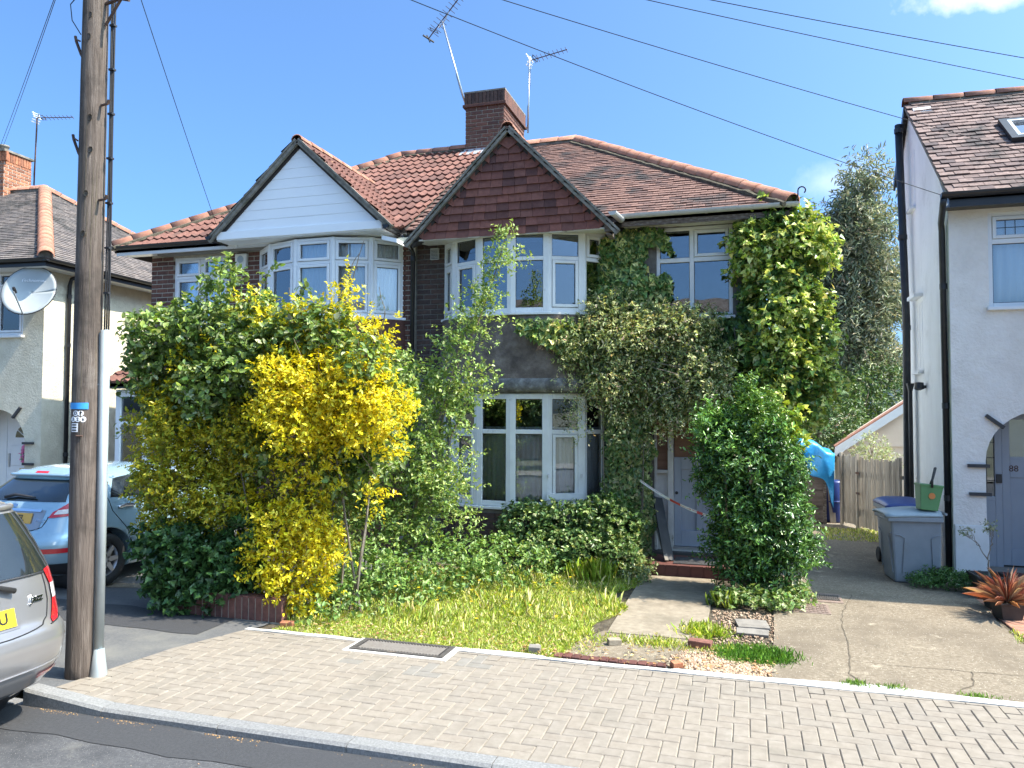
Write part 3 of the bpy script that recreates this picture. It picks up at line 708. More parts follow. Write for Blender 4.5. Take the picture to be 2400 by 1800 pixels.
def palette(n, cols, wts=None, var=0.16):
    cols = np.array(cols, float); wts = np.ones(len(cols)) if wts is None else np.array(wts, float)
    i = RNG.choice(len(cols), n, p=wts / wts.sum())
    c = cols[i] * 1.32 * (1 + RNG.normal(0, var, (n, 1))) * (1 + RNG.normal(0, var * 0.35, (n, 3)))
    return np.clip(c, 0.004, 0.95)
def lump(p, s=1.0, seed=0.0):
    """cheap smooth noise in -1..1"""
    x, y, z = p[:, 0] * s + seed, p[:, 1] * s + seed * 1.7, p[:, 2] * s - seed
    return (np.sin(x * 1.7 + 1.3 * np.sin(y * 2.1 + z)) + np.sin(y * 2.3 + 1.1 * np.sin(z * 1.9 - x)) + np.sin(z * 2.9 + 1.2 * np.sin(x * 2.5 + y))) / 3.0
def blobs(bl, n, shell=(0.72, 1.04), rough=0.16, seed=1.0, inner=0.78, zmin=0.02, freq=3.2):
    """points near the surface of a union of ellipsoids [(cx,cy,cz,rx,ry,rz)]; returns positions and outward directions"""
    bl = np.array(bl, float)
    wt = (bl[:, 3] * bl[:, 4] + bl[:, 4] * bl[:, 5] + bl[:, 3] * bl[:, 5]); wt /= wt.sum()
    out_p, out_n = [], []; got = 0
    while got < n:
        m = int(n * 1.6)
        i = RNG.choice(len(bl), m, p=wt); d = norm(RNG.normal(0, 1, (m, 3)))
        s = shell[0] + (shell[1] - shell[0]) * np.sqrt(RNG.random(m))
        s = s * (1 + rough * lump(d * bl[i, 3:6] + bl[i, :3], freq, seed))
        p = bl[i, :3] + d * bl[i, 3:6] * s[:, None]
        ok = p[:, 2] > zmin
        for k in range(len(bl)):
            q = np.linalg.norm((p - bl[k, :3]) / bl[k, 3:6], axis=1)
            ok &= (q > inner) | (i == k)
        nn = norm(d / bl[i, 3:6])
        out_p.append(p[ok]); out_n.append(nn[ok]); got += ok.sum()
    return np.concatenate(out_p)[:n], np.concatenate(out_n)[:n]
def sprays(p, out, per, length, lean=(0, 0, 0.4), wild=0.5):
    """turn twig bases into leaf positions along short twigs; returns leaf pos, leaf direction, leaf up"""
    n = len(p)
    d = norm(out + np.array(lean) + RNG.normal(0, wild, (n, 3)))
    t = np.tile(np.linspace(0.12, 1.0, per), n) + RNG.normal(0, 0.06, n * per)
    D = np.repeat(d, per, 0); P = np.repeat(p, per, 0); O = np.repeat(out, per, 0)
    ln = np.repeat(length * RNG.uniform(0.55, 1.3, n), per)
    pos = P + D * (t * ln)[:, None] + np.array([0, 0, -0.16]) * (t ** 2 * ln)[:, None]
    side = norm(np.cross(D, RNG.normal(0, 1, D.shape)))
    f = norm(D * 0.55 + side * 0.9 + np.array([0, 0, -0.1]))
    up = norm(O * 0.55 + np.array([0, 0, 0.75]) + RNG.normal(0, 0.42, D.shape))
    return pos, f, up
def spray_foliage(name, bl, twigs, per, tl, leaf, wr, cols, wts, shape, material, parent, seed=1.0, shell=(0.72, 1.04), rough=0.16, inner=0.78, lean=(0, 0, 0.4), wild=0.5, var=0.16, keep=None, freq=3.2, colfn=None):
    p, o = blobs(bl, twigs, shell, rough, seed, inner, freq=freq)
    if keep is not None:
        k = keep(p); p, o = p[k], o[k]
    pos, f, up = sprays(p, o, per, tl, lean, wild)
    n = len(pos); ln = leaf * RNG.uniform(0.45, 1.4, n)
    col = palette(n, cols, wts, var)
    if colfn is not None: col = colfn(pos, col)
    return leaf_object(name, pos, f, up, ln, ln * wr, col, shape, material, parent)
def stem(mb, a, b, r0_, r1_, bend=0.1, seg=5, n=6):
    a, b = Vector(a), Vector(b); k = Vector((random.uniform(-1, 1), random.uniform(-1, 1), random.uniform(-.3, .3))) * bend * (b - a).length
    pts = [a.lerp(b, i / n) + k * sin(pi * i / n) + Vector((random.uniform(-1, 1), random.uniform(-1, 1), 0)) * 0.01 for i in range(n + 1)]
    mb.tube(pts, [r0_ + (r1_ - r0_) * i / n for i in range(n + 1)], seg)
    return pts

# ================================================================== THE SETTING
world_mode()
sheet('ground', [(-900, -900), (900, -900), (900, 900), (-900, 900)], -0.085, 'ground')
sheet('road', [(-120, -3.6), (120, -3.6), (120, 4.2), (-120, 4.2)], -0.05, 'asphalt')
def wob_strip(name, x0, x1, ya, yb, z, material, wob=0.03, n=60, thick=0.0):
    mb = MB(); P0, P1 = [], []
    for i in range(n + 1):
        x = x0 + (x1 - x0) * i / n
        a = ya(x) if callable(ya) else ya; b = yb(x) if callable(yb) else yb
        P0.append((x, a + wob * mnoise.noise((x * 2.3, 3.1, z)), z)); P1.append((x, b + wob * mnoise.noise((x * 2.9, 9.7, z)), z))
    if thick:
        mb.grid([[(p[0], p[1], z - thick) for p in P0], P0, P1, [(p[0], p[1], z - thick) for p in P1]])
    else: mb.grid([P0, P1])
    o = mb.build(name, material); o['kind'] = 'structure'
    return o
wob_strip('road_patch', -9, 9, 3.86, 4.195, -0.046, 'newtar', 0.06)
sheet('far_pavement', [(-60, -5.6), (60, -5.6), (60, -3.6), (-60, -3.6)], 0.0, 'paver_dark')

# kerb: one structure whose stones are its parts
kerb = MB().box((-4.80, 4.215, -0.2), (8.0, 4.315, -0.02)).build('kerb', 'mortar'); kerb['kind'] = 'structure'
def kerb_stone(x0, x1, za, zb):
    e = 0.018; mb = MB(); y0, y1 = 4.2, 4.325
    V = []
    for x, z in ((x0 + .003, za), (x1 - .003, zb)):
        V += [(x, y0, -0.12), (x, y0 + .004, z - e), (x, y0 + e + .004, z), (x, y1, z), (x, y1, -0.12)]
    mb.add(V, [(0, 5, 6, 1), (1, 6, 7, 2), (2, 7, 8, 3), (3, 8, 9, 4), (0, 1, 2, 3, 4), (9, 8, 7, 6, 5)])
    mb.build('kerb_stone', 'granite', kerb)
kerb_stone(-4.84, -4.16, 0.062, 0.004)
x = -4.16
while x < 7.5:
    kerb_stone(x, x + 0.92, 0.003, 0.003); x += 0.92
lk = MB().box((-40, 4.215, -0.2), (-4.86, 4.315, -0.06)).build('flush_kerb', 'granite'); lk['kind'] = 'structure'

# pavement: herringbone of 200 x 100 pavers
PAVE = [(-4.82, 4.33), (6.2, 4.33), (6.2, 6.1), (-4.42, 6.1), (-4.66, 5.44)]
pave = MB().add([(x, y, -0.0085) for x, y in PAVE], [tuple(range(5))]).build('pavement', 'sand'); pave['kind'] = 'structure'
def paver_geo(w, h):
    e = 0.0055; g = 0.002
    x0, x1, y0, y1 = g, w - g, g, h - g
    return ([(x0, y0, -.05), (x1, y0, -.05), (x1, y1, -.05), (x0, y1, -.05), (x0, y0, -e), (x1, y0, -e), (x1, y1, -e), (x0, y1, -e),
             (x0 + e, y0 + e, 0), (x1 - e, y0 + e, 0), (x1 - e, y1 - e, 0), (x0 + e, y1 - e, 0)],
            [(0, 1, 5, 4), (1, 2, 6, 5), (2, 3, 7, 6), (3, 0, 4, 7), (4, 5, 9, 8), (5, 6, 10, 9), (6, 7, 11, 10), (7, 4, 8, 11), (8, 9, 10, 11)])
cell = 0.102; items = []; cut = MB()
MANH = (-3.24, 5.86, -2.36, 6.3)
for ix in range(-50, 62):
    for iy in range(0, 19):
        k = (ix - iy) % 4
        if k == 0: w, h = 2, 1
        elif k == 3: w, h = 1, 2
        else: continue
        x0, y0 = ix * cell, 4.33 + (iy - 1) * cell
        rc = [(x0, y0), (x0 + w * cell, y0), (x0 + w * cell, y0 + h * cell), (x0, y0 + h * cell)]
        cx, cy = x0 + w * cell / 2, y0 + h * cell / 2
        if MANH[0] < cx < MANH[2] and MANH[1] < cy < MANH[3]: continue
        c = clip_poly(rc, PAVE)
        if not c: continue
        a = abs(area2(c)) / (w * h * cell * cell)
        if a > 0.985: items.append((x0, y0, w, h))
        elif a > 0.04:
            mx_, my_ = sum(p[0] for p in c) / len(c), sum(p[1] for p in c) / len(c)
            cc = [(mx_ + (p[0] - mx_) * 0.965, my_ + (p[1] - my_) * 0.965) for p in c]
            cut.prism([(p[0], p[1], 0.0) for p in cc], (0, 0, -0.04))
PG = {}
for wh in ((2, 1), (1, 2)):
    v, f = paver_geo(wh[0] * cell, wh[1] * cell)
    me = bpy.data.meshes.new('paver'); me.from_pydata(v, [], f); me.materials.append(M['paver']); PG[wh] = (me, v, f)
    md = me.copy(); md.materials.clear(); md.materials.append(M['paver_dark']); PG[wh + ('d',)] = (md,)
def seen(q):
    d = Vector((q[0], q[1], 0)) - CAM
    return abs(d.dot(RR) / d.dot(fwd)) < 0.68 and abs(d.dot(UU) / d.dot(fwd)) < 0.52
items.sort(key=lambda q: (0 if seen(q) else 1, (Vector((q[0], q[1], 0)) - CAM).length))
dark_at = [(-3.02, 5.62), (-2.14, 5.86), (-2.35, 5.55)]
for k, (x0, y0, w, h) in enumerate(items):
    z = random.uniform(-0.0015, 0.0015)
    dk = any(abs(x0 + .1 - a) < 0.1 and abs(y0 + .05 - b) < 0.055 for a, b in dark_at)
    if k < 300 or dk:
        me = PG[(w, h, 'd')][0] if dk else PG[(w, h)][0]
        o = linked('paver', me, (x0, y0, z), pave, rot=(random.uniform(-.004, .004), random.uniform(-.004, .004), 0))
    else:
        cut.add([(p[0] + x0, p[1] + y0, p[2] + z) for p in PG[(w, h)][1]], PG[(w, h)][2])
cut.build('paver_field', 'paver_stuff', pave, kind='stuff')

# yards
sheet('garden_bed', [(-4.5, 6.12), (2.6, 6.12), (2.6, 60), (-4.5, 60)], -0.022, 'soil')
sheet('tarmac_drive', [(-14, 4.34), (-4.78, 4.34), (-4.62, 5.44), (-4.35, 6.3), (-4.6, 10.7), (-14, 10.7)], -0.009, 'tarmac')
wob_strip('dark_tarmac_strip', -9.5, -4.75, 5.86, 6.5, -0.005, 'newtar', 0.05)  # strip of tarmac in a darker tone
sheet('concrete_strip', [(-7.6, 6.95), (-5.9, 7.35), (-5.9, 7.6), (-7.6, 7.15)], -0.004, 'concrete')
cd = MB().add([(0.16, 6.17, -0.006), (2.34, 6.14, -0.006), (2.30, 8.6, -0.006), (2.6, 10.72, -0.006), (2.42, 20, -0.006), (-0.9, 20, -0.006), (0.3, 10.6, -0.006), (0.22, 7.5, -0.006)], [tuple(range(8))]).build('concrete_drive', 'concrete')
cd['kind'] = 'structure'
pth = MB().box((-1.24, 7.06, -0.1), (-0.38, 9.66, -0.004)).build('garden_path', 'path'); pth['kind'] = 'structure'
sheet('path_patch', [(-1.5, 6.34), (-0.62, 6.3), (-0.35, 6.5), (-0.3, 7.04), (-0.42, 7.1), (-1.28, 7.12), (-1.42, 6.8)], -0.011, 'concrete')
wob_strip('mortar_strip', -4.42, 2.2, lambda x: 6.1, lambda x: 6.165 + (0.07 * max(0, 1 - abs(x - 0.9) / 0.9)) + (0.03 if x > -.55 or -2.3 < x < -1.6 else 0), 0.006, 'mortar_white', 0.022, 140, 0.03)
def crack(pts, w=0.012, z=-0.002):
    w = w * .6
    mb = MB(); A, B = [], []
    fine = []
    for (p, q) in zip(pts[:-1], pts[1:]):
        n = max(2, int((Vector(q) - Vector(p)).length / 0.05))
        fine += [Vector(p).lerp(Vector(q), i / n) for i in range(n)]
    fine.append(Vector(pts[-1]))
    for i, p in enumerate(fine):
        d = (fine[min(i + 1, len(fine) - 1)] - fine[max(i - 1, 0)]).normalized(); s = Vector((-d.y, d.x))
        o = s * (0.02 * mnoise.noise((p.x * 9, p.y * 9, 4)))
        ww = w * (0.5 + abs(mnoise.noise((p.x * 7, p.y * 7, 1))) * 1.5)
        A.append((p.x + o.x + s.x * ww / 2, p.y + o.y + s.y * ww / 2, z)); B.append((p.x + o.x - s.x * ww / 2, p.y + o.y - s.y * ww / 2, z))
    mb.grid([B, A]).build('crack', 'crack', cd)
crack([(1.09, 9.31), (0.93, 8.6), (0.855, 8.09), (0.83, 7.4), (0.778, 6.82), (0.74, 6.5), (0.82, 6.22)], 0.016)
crack([(0.80, 6.84), (1.2, 6.83), (1.66, 6.84), (2.2, 6.86)], 0.013)
crack([(1.66, 6.84), (1.58, 6.5), (1.4, 6.27)], 0.016)
crack([(0.3, 8.14), (0.6, 8.12), (0.85, 8.09)], 0.011)
crack([(0.4, 9.35), (1.09, 9.31), (1.6, 9.36)], 0.01)
crack([(2.34, 6.9), (2.3, 7.6), (2.31, 8.5)], 0.022)
crack([(0.6, 11.9), (1.3, 12.2), (1.9, 12.1)], 0.015)

# red block paving in front of number 88
bp = MB().add([(2.345, 6.15, -0.03), (6, 6.15, -0.03), (6, 10.1, -0.03), (2.4, 10.1, -0.03)], [(0, 1, 2, 3)]).build('block_paving', 'crack'); bp['kind'] = 'structure'
v_, f_ = paver_geo(0.204, 0.102)
bme = bpy.data.meshes.new('paving_block'); bme.from_pydata(v_, [], f_); bme.materials.append(M['brickpav'])
for i in range(38):
    for j in range(4):
        linked('paving_block', bme, (2.352 + j * 0.206 + (0.0 if i % 2 == 0 else 0.0), 6.2 + i * 0.104, -0.004 + random.uniform(-.002, .002)), bp)

# brick edging beside the white strip
be = thing('brick_edging', 'row of red bricks laid on edge behind the white mortar strip', 'edging', (-1.1, 6.23, 0))
MB().box((-1.55, 6.205, -0.06), (-0.62, 6.32, -0.018)).build('bedding', 'mortar', be)
for i in range(12):
    mb = MB(); mb.box((-1.54 + i * 0.0765, 6.215, -0.05), (-1.54 + i * 0.0765 + 0.068, 6.318 - i * 0.0015, random.uniform(0.002, 0.009)))
    mb.build('brick', 'quarry', be, bevel=0.004)

# manhole cover in the pavement
mh = thing('manhole_cover', 'rectangular pavement access cover with serrated iron frame beside the grass', 'manhole', (-2.81, 6.02, 0))
MB().box((-3.27, 5.83, -0.05), (-2.33, 6.2, 0.0045)).build('mortar_bed', 'mortar_white', mh, bevel=0.006)
MB().box((-3.21, 5.885, -0.05), (-2.395, 6.16, 0.0075)).build('infill', 'cover_fill', mh)
fr_ = MB()
for (a, b, c, d) in ((-3.225, 5.87, -2.38, 5.9), (-3.225, 6.145, -2.38, 6.175), (-3.225, 5.9, -3.19, 6.145), (-2.415, 5.9, -2.38, 6.145)):
    fr_.box((a, b, -0.05), (c, d, 0.013))
fr_.build('iron_frame', 'iron', mh)
tt = MB()
for i in range(30):
    xx = -3.215 + i * 0.028
    for yy in (5.903, 6.127): tt.box((xx, yy, 0.0), (xx + 0.014, yy + 0.016, 0.0125))
for i in range(8):
    yy = 5.915 + i * 0.027
    for xx in (-3.186, -2.436): tt.box((xx, yy, 0.0), (xx + 0.018, yy + 0.013, 0.0125))
tt.build('serrated_edge', 'iron', mh)

# two drain grates in the drive
def grate(name, label, x0, y0, x1, y1, rows, cols):
    t = thing(name, label, 'drain cover', ((x0 + x1) / 2, (y0 + y1) / 2, 0), 'drain covers in the concrete drive')
    MB().box((x0, y0, -0.05), (x1, y1, 0.001)).build('cover_plate', 'grate', t, bevel=0.004)
    m = MB()
    for i in range(cols):
        for j in range(rows):
            m.box((x0 + .02 + (x1 - x0 - .04) * (i + .15) / cols, y0 + .02 + (y1 - y0 - .04) * (j + .15) / rows, 0), (x0 + .02 + (x1 - x0 - .04) * (i + .85) / cols, y0 + .02 + (y1 - y0 - .04) * (j + .8) / rows, 0.007))
    m.build('raised_studs', 'iron' if rows < 5 else 'grate', t, kind='stuff')
grate('drain_cover', 'studded rusty drain cover in the drive nearer the pavement', 0.41, 8.34, 0.79, 8.76, 5, 9)
grate('drain_cover', 'ribbed pale drain cover in the drive, the one behind the rusty cover', 0.56, 8.86, 0.96, 9.28, 1, 16)

# loose bits on the weedy strip
def chunk(name, label, c, size, rz, material, tilt=(0.05, 0.03), cat='rubble'):
    world_mode(); mb = MB(); a, b, h = size[0] / 2, size[1] / 2, size[2]
    P = [(-a, -b * .9, 0), (a * .92, -b, 0), (a, b * .85, 0), (a * .1, b, 0), (-a * .95, b * .9, 0)]
    mb.prism(P, (0, 0, h))
    o = mb.build(name, material, bevel=0.004); o.location = c; o.rotation_euler = (tilt[0], tilt[1], rz)
    tag(o, label, cat); return o
chunk('paving_slab', 'broken grey slab lying flat beside the shrub and drive', (0.03, 7.68, -0.005), (0.3, 0.26, 0.025), 0.2, 'slate', (0.04, 0.02))
chunk('stone_strip', 'pale narrow stone strip tilted against the broken slab', (0.03, 7.38, 0.0), (0.29, 0.09, 0.03), 0.1, 'slate', (0.35, 0.03))
chunk('loose_brick', 'loose dark red brick lying in the weeds on the gravel strip', (-0.4, 6.86, -0.008), (0.2, 0.1, 0.06), -0.08, 'brick_low')
chunk('brick_fragment', 'small orange brick fragment at the right end of the brick edging', (-0.55, 6.27, -0.01), (0.09, 0.07, 0.045), 0.6, 'brick_red')
chunk('concrete_lump', 'pale lump of broken concrete on the path front edge', (-1.12, 6.72, -0.01), (0.12, 0.08, 0.05), 0.5, 'path')
chunk('concrete_lump', 'grey concrete fragment in the turf by the brick edging', (-1.72, 6.3, -0.015), (0.1, 0.09, 0.06), 0.2, 'slate')

# gravel
def pebbles(name, n, fn, r, material, zb=-0.015):
    mb_v = []; mb_f = []
    oc = [(1, 0, 0), (-1, 0, 0), (0, 1, 0), (0, -1, 0), (0, 0, 1), (0, 0, -1)]
    fs = [(0, 2, 4), (2, 1, 4), (1, 3, 4), (3, 0, 4), (2, 0, 5), (1, 2, 5), (3, 1, 5), (0, 3, 5)]
    for i in range(n):
        x, y = fn(); k = random.uniform(0.5, 1.3) * r; a = random.uniform(0, 6.3)
        sx, sy, sz = k * random.uniform(.7, 1.3), k * random.uniform(.7, 1.2), k * random.uniform(.4, .8)
        b = len(mb_v)
        for q in oc:
            X, Y = q[0] * sx, q[1] * sy
            mb_v.append((x + X * cos(a) - Y * sin(a), y + X * sin(a) + Y * cos(a), zb + q[2] * sz + sz * .5))
        mb_f += [tuple(j + b for j in f) for f in fs]
    mb = MB(); mb.v = mb_v; mb.f = mb_f
    world_mode(); o = mb.build(name, material, smooth=True); o['kind'] = 'stuff'
    return o
def gr():
    while True:
        x, y = random.uniform(-0.65, 0.17), random.uniform(6.19, 6.95)
        if (x + 0.15) ** 2 / 0.2 + (y - 6.45) ** 2 / 0.14 < random.uniform(0.3, 1.3): return x, y
g_ = pebbles('gravel', 3600, gr, 0.013, 'stone'); tag(g_, 'pale mixed gravel spread beside the concrete drive', 'gravel')
def gr2():
    return random.uniform(-0.35, 0.25), random.uniform(6.9, 8.2)
g2_ = pebbles('gravel', 1100, gr2, 0.012, 'stone'); tag(g2_, 'thin scatter of gravel and grit around the broken slab', 'gravel')
def gr3():
    x = random.choice([random.gauss(-3.9, .12), random.gauss(-3.1, .12), random.gauss(-1.5, .5), random.gauss(-4.5, .1)]); return x, 4.19 - abs(random.gauss(0, 0.025))
g3_ = pebbles('leaf_litter', 700, gr3, 0.008, 'litter', -0.052); tag(g3_, 'dry brown seed litter gathered along the kerb', 'litter')
def gr4(): return random.uniform(-4, 2), random.uniform(2.2, 4.1)
g4_ = pebbles('road_grit', 260, gr4, 0.006, 'stone', -0.052); tag(g4_, 'pale specks of grit scattered over the road', 'grit')

# ================================================================== HOUSES
WY = 10.6                                     # front wall plane of the pair of houses
PARTY = -4.765
EAVE_Y, EAVE_Z, RIDGE_Y, RIDGE_Z = 10.27, 4.66, 13.85, 7.02
SL = Vector((0, RIDGE_Y - EAVE_Y, RIDGE_Z - EAVE_Z)); SLL = SL.length; SL.normalize()
SLOPE = (RIDGE_Z - EAVE_Z) / (RIDGE_Y - EAVE_Y)

def wall_boxes(mb, x0, x1, z0, z1, y0, y1, holes):
    """wall slab with rectangular holes [(xa,xb,za,zb)]"""
    xs = sorted({x0, x1, *[h[0] for h in holes], *[h[1] for h in holes]})
    for a, b in zip(xs[:-1], xs[1:]):
        hs = sorted([h for h in holes if h[0] < (a + b) / 2 < h[1]], key=lambda h: h[2])
        z = z0
        for h in hs:
            if h[2] > z: mb.box((a, y0, z), (b, y1, h[2]))
            z = h[3]
        if z < z1: mb.box((a, y0, z), (b, y1, z1))
def gutter(parent, A, B, r, material, name='gutter', brackets=True):
    A, B = Vector(A), Vector(B); t = (B - A).normalized(); s = t.cross(Vector((0, 0, 1))).normalized(); P = []
    n = 8
    for p in (A, B):
        P.append([p + s * (r * cos(pi * i / n)) + Vector((0, 0, -r * sin(pi * i / n))) for i in range(n + 1)])
    mb = MB(); mb.grid(P)
    for p in P: mb.add(p, [tuple(range(n + 1))])
    o = mb.build(name, material, parent, smooth=False)
    md = o.modifiers.new('thick', 'SOLIDIFY'); md.thickness = 0.004
    if brackets:
        L_ = (B - A).length; k = max(1, int(L_ / 0.9))
        for i in range(k + 1):
            q = A + t * (0.1 + (L_ - .2) * i / k); b = MB()
            b.grid([[q + t * w + s * ((r + .005) * cos(pi * i2 / n)) + Vector((0, 0, -(r + .005) * sin(pi * i2 / n))) for i2 in range(n + 1)] for w in (-.018, .018)])
            b.build('gutter_clip', material, o)
    return o
def pipe(parent, pts, r, material, name='downpipe', collars=()):
    mb = MB(); mb.tube(pts, r, 10)
    o = mb.build(name, material, parent, smooth=True)
    for p in collars:
        c = MB(); c.tube([(p[0], p[1], p[2] - .035), (p[0], p[1], p[2] + .035)], r * 1.22, 10); c.build('pipe_collar', material, o)
    return o

def bow(cx, half, depth, n=28):
    return [(cx + half * sin(-pi / 2 + pi * i / n), WY - depth * sqrt(max(0, 1 - sin(-pi / 2 + pi * i / n) ** 2)) ** 0.9) for i in range(n + 1)]
def bow_shell(parent, name, plan, prof, material, smooth=True):
    """surface over a bow plan; prof = [(offset outward, z)] from top to bottom"""
    P = [Vector((p[0], p[1], 0)) for p in plan]; Nn = []
    for i in range(len(P)):
        d = (P[min(i + 1, len(P) - 1)] - P[max(i - 1, 0)]).normalized(); Nn.append(Vector((d.y, -d.x, 0)))
    mb = MB(); mb.grid([[P[i] + Nn[i] * o + Vector((0, 0, z)) for i in range(len(P))] for o, z in prof][::-1])
    return mb.build(name, material, parent, smooth=smooth)

def gable(house, cx, apex_z, base_z, half, y_front, tile, tile_stuff, kind, w, gauge, lap, verge_mat, right_parts):
    """cross gable with its two little roof slopes; returns the slope data"""
    y0 = y_front - 0.08
    rise = apex_z - base_z; Lg = sqrt(half * half + rise * rise)
    ye = EAVE_Y + (base_z - EAVE_Z) / SLOPE; ya = EAVE_Y + (apex_z - EAVE_Z) / SLOPE
    roof = MB()
    for s in (-1, 1):
        A = Vector((cx, y0, apex_z)); B = Vector((cx + s * (half + .1), y0, base_z - .1 * rise / half)); C = Vector((cx + s * (half + .1), max(ye, y0 + .05), base_z - .1 * rise / half)); D = Vector((cx, ya, apex_z))
        nrm = Vector((s * rise, 0, half)).normalized(); A.y += .07; B.y += .07
        roof.prism([A - nrm * .03, B - nrm * .03, C - nrm * .03, D - nrm * .03], -nrm * 0.05)
    ro = roof.build('gable_roof', 'roof_under', house)
    for s, parts in ((1, right_parts), (-1, 0)):
        V = Vector((-s * half, 0, rise)).normalized()
        base = Vector((cx + s * (half + .12), 0, base_z - .12 * rise / half))
        L2 = Lg * (half + .12) / half
        if s == 1:
            tile_roof(ro, base + Vector((0, y0, 0)), (0, 1, 0), V, [(0, 0), (max(ye - y0, .05), 0), (ya - y0, L2), (0, L2)], w, gauge, lap, tile, tile_stuff, kind, parts)
        else:
            tile_roof(ro, base + Vector((0, ya, 0)), (0, -1, 0), V, [(ya - max(ye, y0 + .05), 0), (ya - y0, 0), (ya - y0, L2), (0, L2)], w, gauge, lap, tile, tile_stuff, kind, 0)
    ridge_line(ro, (cx, y0 - 0.01, apex_z + 0.0), (cx, ya, apex_z + 0.0), verge_mat[1], r=0.085, step=0.3)
    # barge boards with a mortared verge on top
    for s in (-1, 1):
        A = Vector((cx, y0, apex_z - .015)); B = Vector((cx + s * (half + .13), y0, base_z - .13 * rise / half - .015))
        t = (B - A).normalized(); nrm = Vector((s * rise, 0, half)).normalized()
        b = MB(); b.prism([A + nrm * .02, B + nrm * .02, B - nrm * .03, A - nrm * .03], (0, 0.05, 0))
        b.build('barge_board', verge_mat[0], ro)
        # undercloak
        b = MB(); b.prism([A + nrm * .05, B + nrm * .05, B + nrm * .022, A + nrm * .022], (0, 0.06, 0)); bo = b.build('verge', verge_mat[2], ro); bo.location.y -= 0.012
    return ro

def interior(house, x0, x1, y0, y1, floors, material='room'):
    mb = MB(); z0, z1 = floors[0], floors[-1]
    mb.add([(x0, y1, z0), (x1, y1, z0), (x1, y1, z1), (x0, y1, z1)], [(0, 1, 2, 3)])
    mb.add([(x0, y0, z0), (x0, y1, z0), (x0, y1, z1), (x0, y0, z1)], [(0, 1, 2, 3)])
    mb.add([(x1, y0, z0), (x1, y1, z0), (x1, y1, z1), (x1, y0, z1)], [(0, 1, 2, 3)])
    for z in floors: mb.box((x0, y0 - .35, z - .03), (x1, y1, z + .03))
    return mb.build('room_interior', material, house)

# ------------------------------------------------------------------ right half of the pair: ivy-clad, empty
H = thing('semi_detached_house', 'ivy-clad empty half of the pair with red tile-hung gable and white bow windows', 'house', (-2.3, 10.6, 0))
BX = -3.09                                    # bay centre
wl = MB()
wall_boxes(wl, PARTY, 0.22, 0.0, 4.62, WY, WY + 0.22, [(-4.30, -1.88, 0.0, 4.5), (-1.18, -0.17, 3.30, 4.53), (-1.215, -0.10, 0.0, 2.25)])
wall = wl.build('wall', 'mortar_dark', H)
sw = MB(); sw.box((0.0, WY + .22, 0), (0.22, 17.4, 4.62)); sw.box((PARTY, 17.2, 0), (0.0, 17.4, 4.62)); sw.build('side_wall', 'flank_render', H)  # unseen side wall, pale render chosen to bounce light onto number 88
brick_face(wall, (PARTY + .03, WY), (-4.30, WY), 2.55, 4.5, 'brick_dark')  # dark brick paints the shade on this pier
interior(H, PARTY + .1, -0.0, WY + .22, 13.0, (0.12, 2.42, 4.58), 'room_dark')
# curved brick base of the bay
plan = bow(BX, 1.21, 0.55, 24)
bow_shell(H, 'bay_base', plan, [(0.0, 0.665), (0.0, -0.05)], 'mortar_dark')
base_o = bpy.context.scene.objects[-1] if False else None
bb = MB().box((BX - 1.0, WY - .05, 0.0), (BX + 1.0, WY + .05, 0.6)).build('bay_core', 'mortar_dark', H)
pl = bow(BX, 1.215, 0.555, 200)
cum = [0.0]
for a, b in zip(pl[:-1], pl[1:]): cum.append(cum[-1] + sqrt((b[0] - a[0]) ** 2 + (b[1] - a[1]) ** 2))
def along(s):
    s = max(0, min(cum[-1], s))
    for i in range(len(cum) - 1):
        if cum[i + 1] >= s:
            t = (s - cum[i]) / max(1e-9, cum[i + 1] - cum[i]); return (pl[i][0] + (pl[i + 1][0] - pl[i][0]) * t, pl[i][1] + (pl[i + 1][1] - pl[i][1]) * t)
bme2 = brick_mesh('brick_dark', 0.215, 0.03, 0.065)
for r in range(8):
    s = 0.12 if r % 2 else 0.0
    while s < 2.1:
        p, q = along(s), along(s + .215)
        rot = atan2(q[1] - p[1], q[0] - p[0])
        nx, ny = sin(rot), -cos(rot)
        linked('brick', bme2, ((p[0] + q[0]) / 2 + nx * .008, (p[1] + q[1]) / 2 + ny * .008, 0.06 + r * .075), bb, rot=(0, 0, rot))
        s += .225
